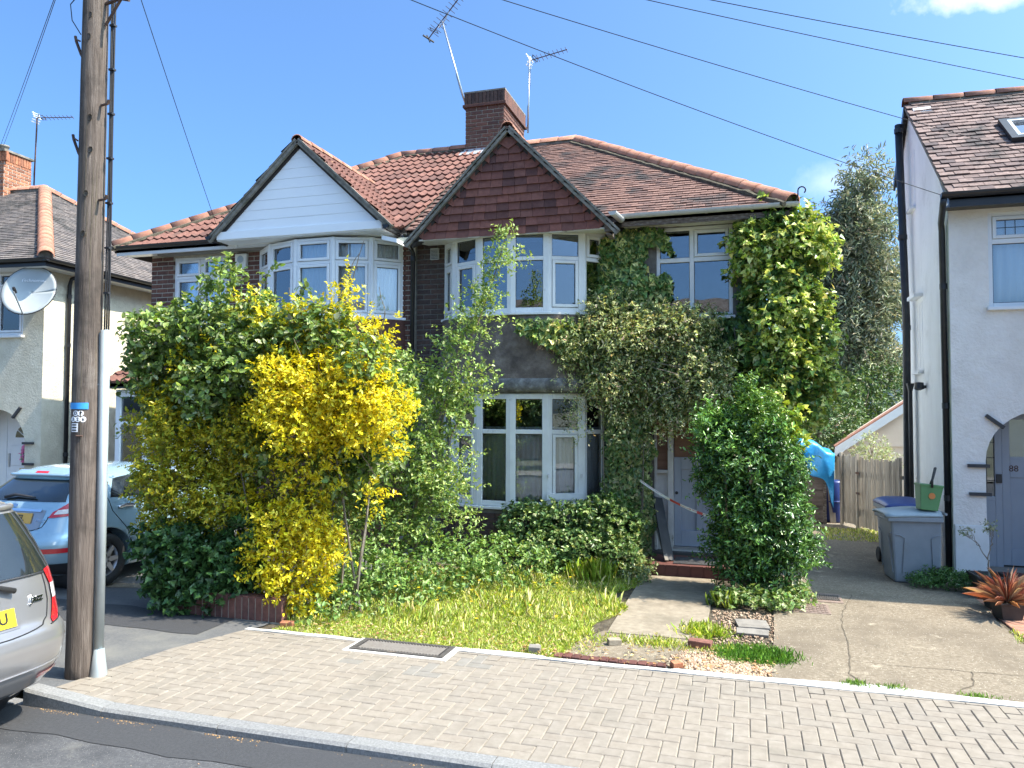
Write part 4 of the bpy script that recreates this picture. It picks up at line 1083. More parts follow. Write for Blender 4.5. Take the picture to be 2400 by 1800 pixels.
# bow windows: six lights each floor
fac = [(-1.21, WY), (-0.95, 10.31), (-0.50, 10.11), (0.0, 10.04), (0.50, 10.11), (0.95, 10.31), (1.21, WY)]
fac = [(BX + a, b) for a, b in fac]
for i in range(6):
    A, B = fac[i], fac[i + 1]
    sashU = {0: {(0, 0), (0, 1)}, 1: {(0, 0)}, 4: {(0, 0)}, 5: {(0, 1)}}.get(i, set())
    window(H, A, B, 3.37, 4.50, (1.0,), 4.11, sashU, fr=0.062, material='upvc_old', sill=False, mull=0.055, name='bow_window')
    sashG = {4: {(0, 0)}, 0: {(0, 0)}, 1: {(0, 0)}}.get(i, set())
    if i != 4: window(H, A, B, 0.715, 2.25, (1.0,), 1.735, sashG, fr=0.07, material='upvc_old', sill=False, mull=0.06, name='bow_window')
    else:
        wo = window(H, A, B, 0.715, 2.25, (1.0,), 1.735, sashG, fr=0.07, material='upvc_old', sill=False, mull=0.06, name='bow_window')
        t = Vector((B[0] - A[0], B[1] - A[1], 0)).normalized(); n_ = Vector((t.y, -t.x, 0))
        mb = MB(); mb.obox(Vector((A[0], A[1], .825)) + t * (-.01) + n_ * .015, t * .5, (0, 0, .085), n_ * .02); mb.build('nailed_board', 'upvc_old', wo)
        for zz in (1.12,):
            for uu in (.0, .46):
                mb = MB(); mb.obox(Vector((A[0], A[1], zz)) + t * uu + n_ * .013, t * .022, (0, 0, .05), n_ * .02); mb.build('window_catch', 'steel', wo)
for (px, py) in fac[1:-1]:
    for z0, z1 in ((3.37, 4.5), (0.715, 2.25)):
        MB().lathe((px, py + .035, 0), [(0.001, z0), (0.036, z0), (0.036, z1), (0.001, z1)], 8).build('bay_post', 'upvc_old', H)
# sill boards that follow the bow
for z, o_ in ((3.37, .05), (0.715, .055)):
    mb = MB(); P = [Vector((p[0], p[1], 0)) for p in fac]
    ctr = Vector((BX, WY + .4, 0))
    mb.prism([p + (p - ctr).normalized() * o_ + Vector((0, 0, z - .04)) for p in P], (0, 0, 0.037))
    mb.build('bow_sill', 'upvc_old', H, bevel=0.006)
# render apron between the bows and its flared lichen-spotted lip
bow_shell(H, 'render_apron', plan, [(0.0, 3.33), (0.012, 3.1), (0.03, 2.85), (0.05, 2.62), (0.075, 2.46)], 'dark_render')
bow_shell(H, 'apron_lip', plan, [(0.075, 2.46), (0.1, 2.42), (0.112, 2.37), (0.105, 2.32), (0.07, 2.285), (-.03, 2.262), (-.1, 2.26)], 'lip_render')
MB().prism([(p[0], p[1], 2.255) for p in plan], (0, 0, 0.004)).build('bay_ceiling', 'soffit_old', H)
MB().prism([(p[0], p[1], 3.325) for p in plan], (0, 0, 0.004)).build('bay_floor', 'soffit_old', H)
# right first-floor window
window(H, (-1.18, WY), (-0.17, WY), 3.30, 4.53, (0.47, 0.53), 4.08, {(1, 1)}, fr=0.05, material='upvc_old', recess=0.03, mull=0.06, name='casement_window')
# front door, side light, step
dr = MB(); dr.box((-0.955, WY + .06, 0.21), (-0.14, WY + .10, 1.40)); door = dr.build('front_door', 'door_grey', H)
MB().box((-0.95, WY + .055, 1.40), (-0.14, WY + .1, 2.2)).build('board', 'ply', door, label='brown board over the top of the front door')
pn = MB()
for (a, b, c, d) in ((-0.955, -0.86, .21, 1.4), (-0.14, -0.235, .21, 1.4), (-0.86, -0.235, .21, .42), (-0.86, -0.235, 1.24, 1.4), (-.66, -.58, .42, 1.24), (-.48, -.4, .42, 1.24)):
    pn.box((min(a, b), WY + .035, c), (max(a, b), WY + .06, d))
pn.build('door_rail', 'door_grey', door, bevel=0.006)
MB().lathe((-0.92, WY + .03, 0.92), [(0.001, -.012), (0.02, -.01), (0.022, .0), (.02, .01)], 10, 'y').build('door_lock', 'black_iron', door)
MB().box((-0.955, WY - .01, 0.165), (-0.1, WY + .1, 0.205)).build('threshold', 'steel', door)
MB().box((-0.98, WY - .02, 0.05), (-0.1, WY + .06, 0.165)).build('door_sill', 'frame_old', door)
mb = MB()
for i in range(6): mb.box((-.62, WY - .027, .075 + i * .013), (-.36, WY - .021, .082 + i * .013))
mb.build('air_brick', 'black_iron', door)
fm = MB()
fm.box((-1.035, WY - .0, 0.12), (-0.958, WY + .1, 2.25)); fm.box((-1.215, WY, 0.12), (-1.18, WY + .1, 2.25)); fm.box((-1.18, WY, 1.18), (-1.035, WY + .1, 1.225)); fm.box((-1.215, WY, 2.2), (-.1, WY + .1, 2.26)); fm.box((-.137, WY, .12), (-.1, WY + .1, 2.2))
fm.build('door_frame', 'frame_old', H, bevel=0.005)
MB().box((-1.18, WY + .05, 1.225), (-1.035, WY + .08, 2.2)).build('sidelight_board', 'ply', H)
MB().box((-1.18, WY + .05, .12), (-1.035, WY + .08, 1.18)).build('sidelight_panel', 'frame_old', H)
st = MB().box((-1.3, 9.72, -0.05), (0.1, WY + .05, 0.115)).build('door_step', 'quarry', H)
for i in range(9):
    MB().box((-1.29 + i * .155, 9.70, -0.03), (-1.29 + i * .155 + .148, 9.719, 0.125)).build('step_tile', 'quarry', st)
MB().box((-.9, 9.85, .116), (-.3, 10.3, .126)).build('door_mat', 'blackboard', st)
# porch canopy that the jasmine hangs on
MB().box((-1.3, 10.32, 2.3), (0.1, WY, 2.38)).build('porch_canopy', 'wood_old', H)
# soffit, fascia, gutter
MB().box((-1.6, EAVE_Y + .02, 4.535), (0.5, WY, 4.56)).build('soffit', 'soffit_old', H)
MB().box((-1.6, EAVE_Y, 4.50), (0.53, EAVE_Y + .022, 4.63)).build('fascia', 'wood_old', H)
MB().box((0.5, EAVE_Y + .02, 4.50), (0.53, 17.4, 4.63)).build('side_fascia', 'wood_old', H)
gutter(H, (0.62, EAVE_Y - .055, 4.655), (-1.6, EAVE_Y - .055, 4.65), 0.055, 'gutter_grey')
gutter(H, (0.59, 12.5, 4.66), (0.59, EAVE_Y - .06, 4.66), 0.055, 'gutter_grey', 'side_gutter', False)
gutter(H, (-1.60, EAVE_Y - .06, 4.60), (-1.66, 9.86, 4.62), 0.055, 'gutter_grey', 'gable_gutter', False)
# main roof with plain clay tiles
rf = MB()
rf.prism([(PARTY, EAVE_Y, EAVE_Z - .03), (0.565, EAVE_Y, EAVE_Z - .03), (-2.99, RIDGE_Y, RIDGE_Z - .03), (PARTY, RIDGE_Y, RIDGE_Z - .03)], (0, 0, -.06))
rf.prism([(0.565, EAVE_Y, EAVE_Z - .02), (0.565, 17.43, EAVE_Z - .02), (-2.99, RIDGE_Y, RIDGE_Z - .02)], (0, 0, -.06))
rf.prism([(0.565, 17.43, EAVE_Z - .02), (PARTY, 17.43, EAVE_Z - .02), (PARTY, RIDGE_Y, RIDGE_Z - .02), (-2.99, RIDGE_Y, RIDGE_Z - .02)], (0, 0, -.06))
roofR = rf.build('roof', 'roof_under', H)
tile_roof(roofR, (PARTY, EAVE_Y - .04, EAVE_Z - .025), (1, 0, 0), SL, [(0, 0), (5.36, 0), (1.775, SLL + .02), (0, SLL + .02)], 0.167, 0.1, 0.06, 'plain_tile', 'plain_tile_stuff', 'plain', 300, jitter=0.004)
tile_roof(roofR, (0.60, EAVE_Y, EAVE_Z - .025), (0, 1, 0), Vector((-3.555, 0, RIDGE_Z - EAVE_Z)).normalized(), [(0, 0), (7.16, 0), (3.58, 4.28)], 0.167, 0.1, 0.06, 'plain_tile', 'plain_tile_stuff', 'plain', 0, stuff_name='hip_tile_field')
ridge_line(roofR, (0.565, EAVE_Y - .02, EAVE_Z + .01), (-2.99, RIDGE_Y, RIDGE_Z + .02), 'ridge', 0.115, 0.31, 'hip_tile')
ridge_line(roofR, (-2.99, RIDGE_Y, RIDGE_Z + .02), (-4.37, RIDGE_Y, RIDGE_Z + .02), 'ridge', 0.11, 0.33)
ms = MB(); ms.tube([Vector((0.565, EAVE_Y - .02, EAVE_Z)).lerp(Vector((-2.99, RIDGE_Y, RIDGE_Z)), i / 40) + Vector((-.1, -.1, -.035 + .012 * mnoise.noise((i * .7, 0, 0)))) for i in range(41)], [0.034 + .03 * mnoise.noise((i * .9, 5, 0)) for i in range(41)], 6)
ms.build('hip_mortar', 'moss', roofR)
hk = MB(); hk.tube([(0.6, EAVE_Y - .03, 4.66), (0.63, EAVE_Y - .06, 4.74)] + [(0.63 + .045 - .045 * cos(a), EAVE_Y - .06, 4.80 + .045 * sin(a)) for a in [k * .5 for k in range(0, 9)]], 0.009, 6)
hk.build('hip_hook', 'black_iron', roofR)
wt = MB().box((-1.95, 10.75, 0), (-1.80, 10.85, .01)); 
# tile-hung gable
gr_ = gable(H, -3.115, 5.90, 4.50, 1.38, 10.0, 'plain_tile', 'plain_tile_stuff', 'plain', 0.167, 0.1, 0.06, ('verge', 'ridge', 'verge'), 60)
gw = MB(); gw.prism([(-4.53, 10.02, 4.45), (-1.70, 10.02, 4.45), (-1.70, 10.02, 4.48), (-3.115, 10.02, 5.86), (-4.53, 10.02, 4.48)], (0, 0.1, 0))
gwall = gw.build('tile_hung_gable', 'roof_under', H)
def hung(poly, jit=0.0):
    mb = MB(); y0 = 10.0
    zc = min(p[1] for p in poly); h = max(p[1] for p in poly) - zc
    P = [Vector((p[0], y0 - .02 + .024 * (p[1] - zc) / max(h, .01) + jit, p[1])) for p in poly]
    if area2(poly) > 0: P = P[::-1]
    mb.prism(P, (0, 0.012, 0)); mb.build('hanging_tile', 'hanging_tile', gwall)
gz, gh = 4.435, 0.112
xl = lambda z: -3.115 - 1.36 * (5.86 - z) / (5.86 - 4.46); xr = lambda z: -3.115 + 1.36 * (5.86 - z) / (5.86 - 4.46)
row = 0
while gz < 5.62:
    a = xl(gz) + 0.13; b = xr(gz) - 0.13
    if b - a < 0.1: break
    n = max(1, int(round((b - a) / 0.168))); w = (b - a) / n
    off = 0 if row % 2 == 0 else w / 2
    edges = [a] + [a + off + w * i for i in range(1 if off == 0 else 0, n + 1)]
    edges = sorted({round(e, 4) for e in edges if a - .001 <= e <= b + .001} | {round(a, 4), round(b, 4)})
    sag = lambda x: 0.0
    for e0, e1 in zip(edges[:-1], edges[1:]):
        if e1 - e0 > 0.03:
            d = random.uniform(-.004, .004)
            hung([(e0 + .002, gz + d), (e1 - .002, gz + d), (e1 - .002, gz + gh + .012), (e0 + .002, gz + gh + .012)], random.uniform(-.003, .003))
    for s, xv, xe in ((-1, xl, a), (1, xr, b)):        # kicked-up verge tiles
        z2 = gz + gh + .06; 
        if z2 < 5.8:
            hung([(xe, gz - .003), (xe, gz + gh), (xv(gz + gh + .10) - s * .0, gz + gh + .10), (xv(gz + .055), gz + .055)] if s < 0 else [(xe, gz - .003), (xv(gz + .055), gz + .055), (xv(gz + gh + .10), gz + gh + .10), (xe, gz + gh)], -.004)
    gz += gh; row += 1
hung([(-3.26, gz + .05), (-3.115, gz - .05), (-2.97, gz + .05), (-3.115, 5.84)], -.008)
so = MB(); so.prism([(-4.55, 9.99, 4.425), (-1.69, 9.99, 4.425), (-1.69, WY, 4.49), (-4.55, WY, 4.49)], (0, 0, .02)); so.build('gable_soffit', 'soffit_old', H)
MB().box((-1.76, 9.99, 4.34), (-1.69, EAVE_Y, 4.47)).build('gable_fascia', 'wood_old', H)
MB().box((-1.78, 9.96, 4.38), (-1.66, 10.0, 4.5)).build('barge_end', 'wood_old', H)
# air vent
vb = MB().box((-4.51, WY - .045, 4.27), (-4.38, WY - .0, 4.44)).build('air_vent', 'gutter_grey', H)
mb = MB()
for i in range(6):
    for j in range(7): mb.box((-4.50 + i * .019, WY - .048, 4.28 + j * .021), (-4.50 + i * .019 + .012, WY - .0455, 4.28 + j * .021 + .013))
mb.build('vent_grid', 'black_trim', vb)

# chimney on the party line
ch = MB(); CX0, CX1, CY0, CY1 = -5.13, -4.36, 13.68, 15.05
ch.box((CX0 + .004, CY0 + .004, 6.3), (CX1 - .004, CY1 - .004, 8.1)); chim = ch.build('chimney', 'mortar', H)
for (A, B, ph) in (((CX0, CY0), (CX1, CY0), 0), ((CX1, CY0), (CX1, CY1), 0.11)):
    brick_face(chim, A, B, 6.55, 7.825, 'brick_chim', phase=-ph)
cb = MB(); cb.box((CX0 - .05, CY0 - .05, 7.83), (CX1 + .05, CY1 + .05, 7.885)); cb.build('corbel_course', 'brick_chim', chim, bevel=0.006)
for i in range(11):                                 # soldier course round the top
    x = CX0 - .02 + i * .074; linked('brick', brick_mesh('brick_dark', .065, .06, .215), (x + .0325, CY0 - .03, 7.995), chim)  # front bricks darker than the side ones, painting this face as shaded
for i in range(19):
    y = CY0 - .02 + i * .0745; linked('brick', brick_mesh('brick_chim', .065, .06, .215), (CX1 + .03, y + .0325, 7.995), chim, rot=(0, 0, pi / 2))
MB().box((CX0 - .012, CY0 - .012, 7.885), (CX1 + .012, CY1 + .012, 8.105)).build('chimney_core', 'brick_dark', chim)
MB().box((CX0 - .03, CY0 - .03, 8.105), (CX1 + .03, CY1 + .03, 8.135)).build('flaunching', 'verge', chim)
for (x, y) in ((-4.93, 14.0), (-4.60, 14.05), (-4.75, 14.6)):
    MB().lathe((x, y, 8.13), [(0.12, 0), (0.115, 0.05), (0.13, 0.055), (0.13, .085), (0.1, .09), (0.095, .02)], 16).build('chimney_pot', 'brick_low', chim, smooth=True)
# lead apron at the foot of the stack
z1 = EAVE_Z + (CY0 - EAVE_Y) * SLOPE
MB().prism([(CX0 - .03, CY0 - .006, z1 + .12), (-4.55, CY0 - .006, z1 + .12), (-4.55, CY0 - .006, z1 - .02), (CX0 - .03, CY0 - .006, z1 - .02)], (0, -.006, 0)).build('lead_apron', 'lead', chim)
MB().prism([(CX0 - .08, CY0 - .02, z1 + .075), (-4.5, CY0 - .02, z1 + .075), (-4.5, CY0 - .20, z1 - .05), (CX0 - .08, CY0 - .20, z1 - .05)], (0, 0, .006)).build('lead_skirt', 'lead', chim)

# ------------------------------------------------------------------ left half of the pair: white clad gable
H2 = thing('semi_detached_house', 'occupied half of the pair with white clad gable and ribbed red tile roof', 'house', (-7.2, 10.6, 0))
LX = -9.62
wl = MB(); wall_boxes(wl, LX, PARTY, 0.0, 4.66, WY, WY + .22, [(-9.17, -8.085, 3.4, 4.56), (-7.52, -4.93, 0.0, 4.56)])
wall2 = wl.build('wall', 'mortar', H2)
sw = MB(); sw.box((LX, WY + .22, 0), (LX + .22, 17.4, 4.66)); sw.box((LX + .22, 17.2, 0), (PARTY, 17.4, 4.66)); sw.build('side_wall', 'brick', H2)
brick_face(wall2, (LX, WY), (-9.17, WY), 2.7, 4.62, 'brick')
brick_face(wall2, (-8.085, WY), (-7.50, WY), 3.3, 4.62, 'brick', phase=-.08)
brick_face(wall2, (-4.99, WY), (PARTY - .06, WY), 2.4, 4.5, 'brick')
brick_face(wall2, (-9.17, WY), (-8.085, WY), 3.06, 3.37, 'brick')
interior(H2, LX + .22, PARTY - .1, WY + .22, 13.0, (0.12, 2.42, 4.62))
window(H2, (-9.17, WY), (-8.085, WY), 3.40, 4.56, (.5, .5), 4.22, {(0, 0), (1, 0), (0, 1), (1, 1)}, fr=.045, recess=.02, mull=.05, name='casement_window', vent=True)
B2 = -6.22
f2 = [(B2 - 1.29, WY), (B2 - .87, 10.27), (B2 - .30, 10.08), (B2 + .34, 10.08), (B2 + .88, 10.27), (B2 + 1.26, WY)]
for i in range(5):
    window(H2, f2[i], f2[i + 1], 3.42, 4.60, (1.0,), 4.23, {(0, 0), (0, 1)}, fr=.045, sill=False, mull=.05, name='bow_window', vent=(i == 3))
for (px, py) in f2[1:-1]:
    MB().lathe((px, py + .03, 0), [(0.001, 3.42), (0.04, 3.42), (0.04, 4.6), (.001, 4.6)], 8).build('bay_post', 'upvc', H2)
mb = MB(); mb.prism([Vector((p[0], p[1], 3.375)) + (Vector((p[0], p[1], 0)) - Vector((B2, WY + .5, 0))).normalized() * .06 for p in f2], (0, 0, .04)); mb.build('bow_sill', 'upvc', H2, bevel=.006)
bow_shell(H2, 'bay_apron', bow(B2, 1.28, .5, 20), [(0.0, 3.375), (0.02, 2.5), (0, 0)], 'brick')
# soffit, fascia, gutters
MB().box((-10.05, EAVE_Y + .02, 4.62), (PARTY, WY, 4.645)).build('soffit', 'upvc', H2)
MB().box((-10.05, EAVE_Y, 4.58), (-7.7, EAVE_Y + .02, 4.70)).build('fascia', 'upvc', H2)
gutter(H2, (-8.0, EAVE_Y - .055, 4.72), (-10.12, EAVE_Y - .055, 4.72), .058, 'black_plastic')
rf = MB(); EZ2 = EAVE_Z + .03
rf.prism([(-10.095, EAVE_Y, EZ2), (PARTY, EAVE_Y, EZ2), (PARTY, RIDGE_Y, RIDGE_Z + .0), (-6.54, RIDGE_Y, RIDGE_Z + .0)], (0, 0, -.06))
rf.prism([(-10.095, EAVE_Y, EZ2), (-6.54, RIDGE_Y, RIDGE_Z), (-10.095, 17.43, EZ2)], (0, 0, -.06))
rf.prism([(-10.095, 17.43, EZ2), (-6.54, RIDGE_Y, RIDGE_Z), (PARTY, RIDGE_Y, RIDGE_Z), (PARTY, 17.43, EZ2)], (0, 0, -.06))
roofL = rf.build('roof', 'roof_under', H2)
tile_roof(roofL, (-10.095, EAVE_Y - .05, EZ2 - .02), (1, 0, 0), SL, [(0, 0), (5.33, 0), (5.33, SLL), (3.555, SLL)], .30, .297, .07, 'pan_tile', 'pan_tile_stuff', 'roman', 300, half=False, jitter=.006)
ridge_line(roofL, (-10.095, EAVE_Y - .02, EZ2 + .04), (-6.54, RIDGE_Y, RIDGE_Z + .06), 'ridge', .11, .33, 'hip_tile')
ridge_line(roofL, (-6.54, RIDGE_Y, RIDGE_Z + .06), (CX0, RIDGE_Y, RIDGE_Z + .06), 'ridge', .11, .36)
ms = MB(); ms.tube([Vector((-10.095, EAVE_Y - .02, EZ2 + .03)).lerp(Vector((-6.54, RIDGE_Y, RIDGE_Z + .04)), i / 30) + Vector((.09, -.09, -.03)) for i in range(31)] + [Vector((-6.54, RIDGE_Y - .1, RIDGE_Z + .02)).lerp(Vector((CX0, RIDGE_Y - .1, RIDGE_Z + .02)), i / 12) for i in range(1, 13)], .035, 6)
ms.build('ridge_mortar', 'moss', roofL)
gable(H2, -6.41, 6.06, 4.76, 1.42, 10.0, 'pan_tile', 'pan_tile_stuff', 'roman', .30, .297, .07, ('verge', 'ridge', 'verge'), 60)
gw = MB(); gw.prism([(-7.86, 10.02, 4.66), (-5.0, 10.02, 4.66), (-5.0, 10.02, 4.74), (-6.41, 10.02, 6.02), (-7.86, 10.02, 4.74)], (0, .08, 0))
gwl = gw.build('clad_gable', 'roof_under', H2)
zb = 4.775
while zb < 5.98:                                   # shiplap boards
    za = zb; zt = min(zb + .148, 6.0)
    tri = [(-7.82, 4.74), (-5.02, 4.74), (-6.41, 6.01)]
    c = clip_poly([(-8, za), (-4.9, za), (-4.9, zt - .0015), (-8, zt - .0015)], tri)
    if c and abs(area2(c)) > .001:
        P = [Vector((p[0], 10.0 + .004 * (p[1] - za) / .148, p[1])) for p in c]
        mb = MB(); mb.prism(P[::-1], (0, .018, 0)); mb.build('cladding_board', 'cladding', gwl)
    zb += .148
MB().box((-7.84, 9.965, 4.645), (-5.02, 10.0, 4.768)).build('gable_fascia', 'cladding', gwl, bevel=.004)
mb = MB()
for i in range(6): mb.box((-7.84, 9.99 + i * .102, 4.63), (-5.0, 9.99 + i * .102 + .098, 4.646))
mb.build('gable_soffit', 'upvc', H2)
gutter(H2, (-4.9, EAVE_Y - .02, 4.66), (-4.93, 9.9, 4.68), .055, 'black_plastic', 'gable_gutter', False)
gutter(H2, (-7.95, 9.9, 4.70), (-7.95, EAVE_Y, 4.70), .055, 'black_plastic', 'gable_gutter', False)
mb = MB(); mb.prism([(-5.02, 9.97, 4.48), (-4.78, 9.97, 4.42), (-4.78, WY, 4.42), (-5.02, WY, 4.6)], (0, 0, .06)); mb.build('valley_soffit', 'upvc', H2)
MB().tube([(-4.97, 10.5, 4.66), (-6.0, 12.1, 5.72), (-6.4, 12.35, 6.0)], .03, 6).build('valley_mortar', 'moss', roofL)
# downpipe between the houses and its green joint
pipe(H2, [(-4.86, 10.25, 4.60), (-4.80, 10.4, 4.5), (-4.785, WY - .06, 4.38), (-4.785, WY - .06, 0)], .034, 'black_plastic', collars=[(-4.785, WY - .06, 2.9), (-4.785, WY - .06, 4.3)])
MB().box((-4.88, 10.22, 4.47), (-4.66, 10.36, 4.55)).build('gutter_union', 'green_render', H2)
# porch at the left end
po = MB()
PX0, PX1, PY0 = -9.40, -8.25, 9.65
for (a, b) in ((PX0, PX0 + .09), (PX0 + .52, PX0 + .6), (PX1 - .09, PX1)): po.box((a, PY0, 0), (b, PY0 + .07, 2.33))
po.box((PX0 + .09, PY0 + .003, 2.22), (PX1 - .09, PY0 + .067, 2.33)); po.box((PX0 + .09, PY0 + .003, .7), (PX0 + .52, PY0 + .067, .78)); po.box((PX0 + .09, PY0 + .003, 1.78), (PX0 + .52, PY0 + .067, 1.84))
po.box((PX0, PY0 + .07, .0), (PX0 + .07, WY, .7)); po.box((PX0, PY0 + .07, 2.22), (PX0 + .07, WY, 2.33)); po.box((PX1 - .07, PY0 + .07, 0), (PX1, WY, 2.33))
porch = po.build('porch', 'upvc', H2, bevel=.006)
MB().box((PX0 + .09, PY0 + .03, .78), (PX0 + .52, PY0 + .04, 2.22)).build('pane', 'glass', porch)
MB().box((PX0 + .6, PY0 + .03, .1), (PX1 - .09, PY0 + .04, 2.22)).build('pane', 'glass', porch)
MB().box((PX0 + .02, PY0 + .07, .7), (PX0 + .03, WY - .01, 2.22)).build('pane', 'glass', porch)
pr_ = MB(); pr_.prism([(PX0 - .12, PY0 - .15, 2.42), (PX1 + .1, PY0 - .15, 2.42), (PX1 + .1, WY, 2.88), (PX0 - .12, WY, 2.88)], (0, 0, -.05)); prf = pr_.build('porch_roof', 'black_trim', porch)
tile_roof(porch, (PX0 - .14, PY0 - .18, 2.42), (1, 0, 0), Vector((0, WY - PY0 + .18, .48)).normalized(), [(0, 0), (1.45, 0), (1.45, 1.2), (0, 1.2)], .30, .297, .07, 'pan_tile', 'pan_tile_stuff', 'roman', 60, half=False)
MB().box((PX0 - .12, PY0 - .15, 2.34), (PX1 + .1, PY0 - .12, 2.42)).build('porch_fascia', 'black_plastic', porch)
# alarm box
al = thing('alarm_box', 'cream burglar alarm box on the brick pier beside the white bow window', 'alarm', (-7.82, WY, 4.3))
mb = MB(); mb.prism([(-7.93, WY - .07, 4.55), (-7.71, WY - .07, 4.55), (-7.72, WY - .07, 4.30), (-7.92, WY - .07, 4.30)], (0, .07, 0)); mb.build('casing', 'alarm', al, bevel=.012)
MB().lathe((-7.82, WY - .072, 4.455), [(.001, -.004), (.055, -.004), (.06, 0)], 20, 'y').build('sounder_disc', 'dish', al)

# curtains
world_mode()
g = 'net curtains in the left house'
curtain('net_curtain', 'white net curtain behind the small left first-floor window', (-9.1, WY + .115), (-8.15, WY + .115), 3.45, 4.52, 'net', .015, 12)
nm = ['leftmost narrow side light', 'second light from the left', 'middle light', 'fourth light from the left', 'rightmost light']
for i in range(5):
    a, b = f2[i], f2[i + 1]; t = Vector((b[0] - a[0], b[1] - a[1])).normalized(); n_ = Vector((-t.y, t.x))
    curtain('net_curtain', 'white net curtain behind the ' + nm[i] + ' of the white bow window', (a[0] + n_.x * .1 + t.x * .03, a[1] + n_.y * .1 + t.y * .03), (b[0] + n_.x * .1 - t.x * .03, b[1] + n_.y * .1 - t.y * .03), 3.45, 4.56, 'net', .018, 8, g)
nm = ['far left', 'second from left', 'third from left', 'fourth from left, boarded at its foot,', 'fifth from left']
nm = ['leftmost', 'second', 'third', 'fourth', 'fifth', 'rightmost']
for i in range(6):
    a, b = fac[i], fac[i + 1]; t = Vector((b[0] - a[0], b[1] - a[1])).normalized(); n_ = Vector((-t.y, t.x))
    curtain('curtain', 'grey curtain behind the ' + nm[i] + ' light of the ground floor bow window', (a[0] + n_.x * .105 + t.x * .03, a[1] + n_.y * .105 + t.y * .03), (b[0] + n_.x * .105 - t.x * .03, b[1] + n_.y * .105 - t.y * .03), .76, 1.80, 'curtain_grey', .022, 6, 'curtains in the ground floor bow')

# ------------------------------------------------------------------ number 88 on the right
F8, Y8 = 2.42, 10.7
H8 = thing('house', 'white roughcast house with arched porch, number 88 on its grey door', 'house', (4.0, 10.7, 0))
def arch_wall(mb, x0, x1, zs, ztop, cx, r, y0, y1, n=16):
    """spandrel above a semicircular opening"""
    pts = [(cx - r * cos(pi * i / n), zs + r * sin(pi * i / n)) for i in range(n + 1)]
    for (a, b) in zip(pts[:-1], pts[1:]):
        mb.prism([(a[0], y0, a[1]), (b[0], y0, b[1]), (b[0], y0, ztop), (a[0], y0, ztop)], (0, y1 - y0, 0))
wl = MB()
wl.box((F8, Y8, 0.64), (2.78, Y8 + .25, 3.31)); wl.box((4.02, Y8, 0), (8.0, Y8 + .25, 3.31)); arch_wall(wl, 2.78, 4.02, 1.42, 3.31, 3.40, .62, Y8, Y8 + .25)
wl.box((F8, Y8, 3.31), (2.85, Y8 + .25, 4.62)); wl.box((4.25, Y8, 3.31), (8.0, Y8 + .25, 4.62)); wl.box((2.85, Y8, 4.48), (4.25, Y8 + .25, 4.62))
wl.build('front_wall', 'white_render', H8)
MB().box((F8 + .01, Y8 - .015, 0.06), (2.80, Y8 + .25, 0.638)).build('painted_plinth', 'upvc_old', H8, bevel=.01)
MB().box((F8 + .02, Y8 - .005, -.05), (2.80, Y8 + .25, 0.06)).build('tarred_plinth', 'blackboard', H8)
fl = MB(); fl.box((F8, Y8 + .25, 0), (F8 + .24, 13.75, 4.62))
fl.prism([(F8, Y8 + .02, 4.62), (F8, 13.75, 4.62), (F8, 13.75, 6.0), (F8, 12.95, 6.66), (F8, 12.7, 6.6)], (.24, 0, 0))
fl.box((F8 + .24, 13.5, 0), (8, 13.75, 4.62)); fl.build('flank_wall', 'flank_render', H8)
MB().box((F8 - .006, Y8 + .002, 0.0), (F8 + .1, Y8 + .28, 4.6)).build('corner_render', 'green_render', H8)
# porch recess
rc = MB(); rc.box((2.70, Y8 + .25, 0), (2.80, Y8 + .5, 2.15)); rc.box((4.0, Y8 + .25, 0), (4.1, Y8 + .5, 2.15)); rc.box((2.7, Y8 + .25, 2.08), (4.1, Y8 + .5, 2.15)); rc.build('porch_recess', 'white_render', H8)
MB().box((2.78, Y8 - .05, -.02), (4.02, Y8 + .5, .06)).build('porch_step', 'quarry', H8)
DY = Y8 + .42
fm = MB(); fm.box((2.80, DY, .06), (2.84, DY + .07, 2.1)); fm.box((2.99, DY, .06), (3.07, DY + .07, 2.1)); fm.box((2.84, DY, .9), (2.99, DY + .07, .96)); fm.box((3.82, DY, .06), (3.9, DY + .07, 2.1)); fm.box((3.07, DY, 2.02), (3.82, DY + .07, 2.1)); fm.box((2.84, DY, .06), (2.99, DY + .05, .9))
fm.build('door_frame', 'door_88', H8, bevel=.005)
d8 = MB().box((3.072, DY + .03, .1), (3.818, DY + .07, 2.02)).build('front_door', 'door_88', H8)
rl = MB()
for (a, b, c, d) in ((3.072, 3.16, .1, 2.02), (3.73, 3.818, .1, 2.02), (3.16, 3.73, .1, .3), (3.16, 3.73, 1.2, 1.46), (3.16, 3.73, 1.93, 2.02), (3.4, 3.49, .3, 1.2)): rl.box((a, DY + .012, c), (b, DY + .03, d))
rl.build('door_rail', 'door_88', d8, bevel=.005)
MB().box((3.16, DY + .02, 1.46), (3.73, DY + .029, 1.93)).build('pane', 'glass', d8)
lettering('88', .11, (3.2, DY + .009, 1.31), (1, 0, 0), (0, 0, 1), 'rust', d8, name='house_number')
MB().box((3.0, DY - .025, 1.13), (3.06, DY, 1.24)).build('door_bell', 'black_plastic', H8)
MB().box((2.84, DY + .03, .96), (2.99, DY + .036, 2.1)).build('pane', 'glass', H8)
ld = MB()
for k in range(4): ld.box((2.84, DY + .022, 1.15 + k * .24 + (k % 2) * .05), (2.99, DY + .029, 1.16 + k * .24 + (k % 2) * .05))
ld.box((2.9, DY + .0225, .96), (2.906, DY + .0285, 2.1)); ld.build('leading', 'black_trim', H8)
interior(H8, 2.70, 7.9, Y8 + .52, 13.2, (0.05, 2.5, 4.6))
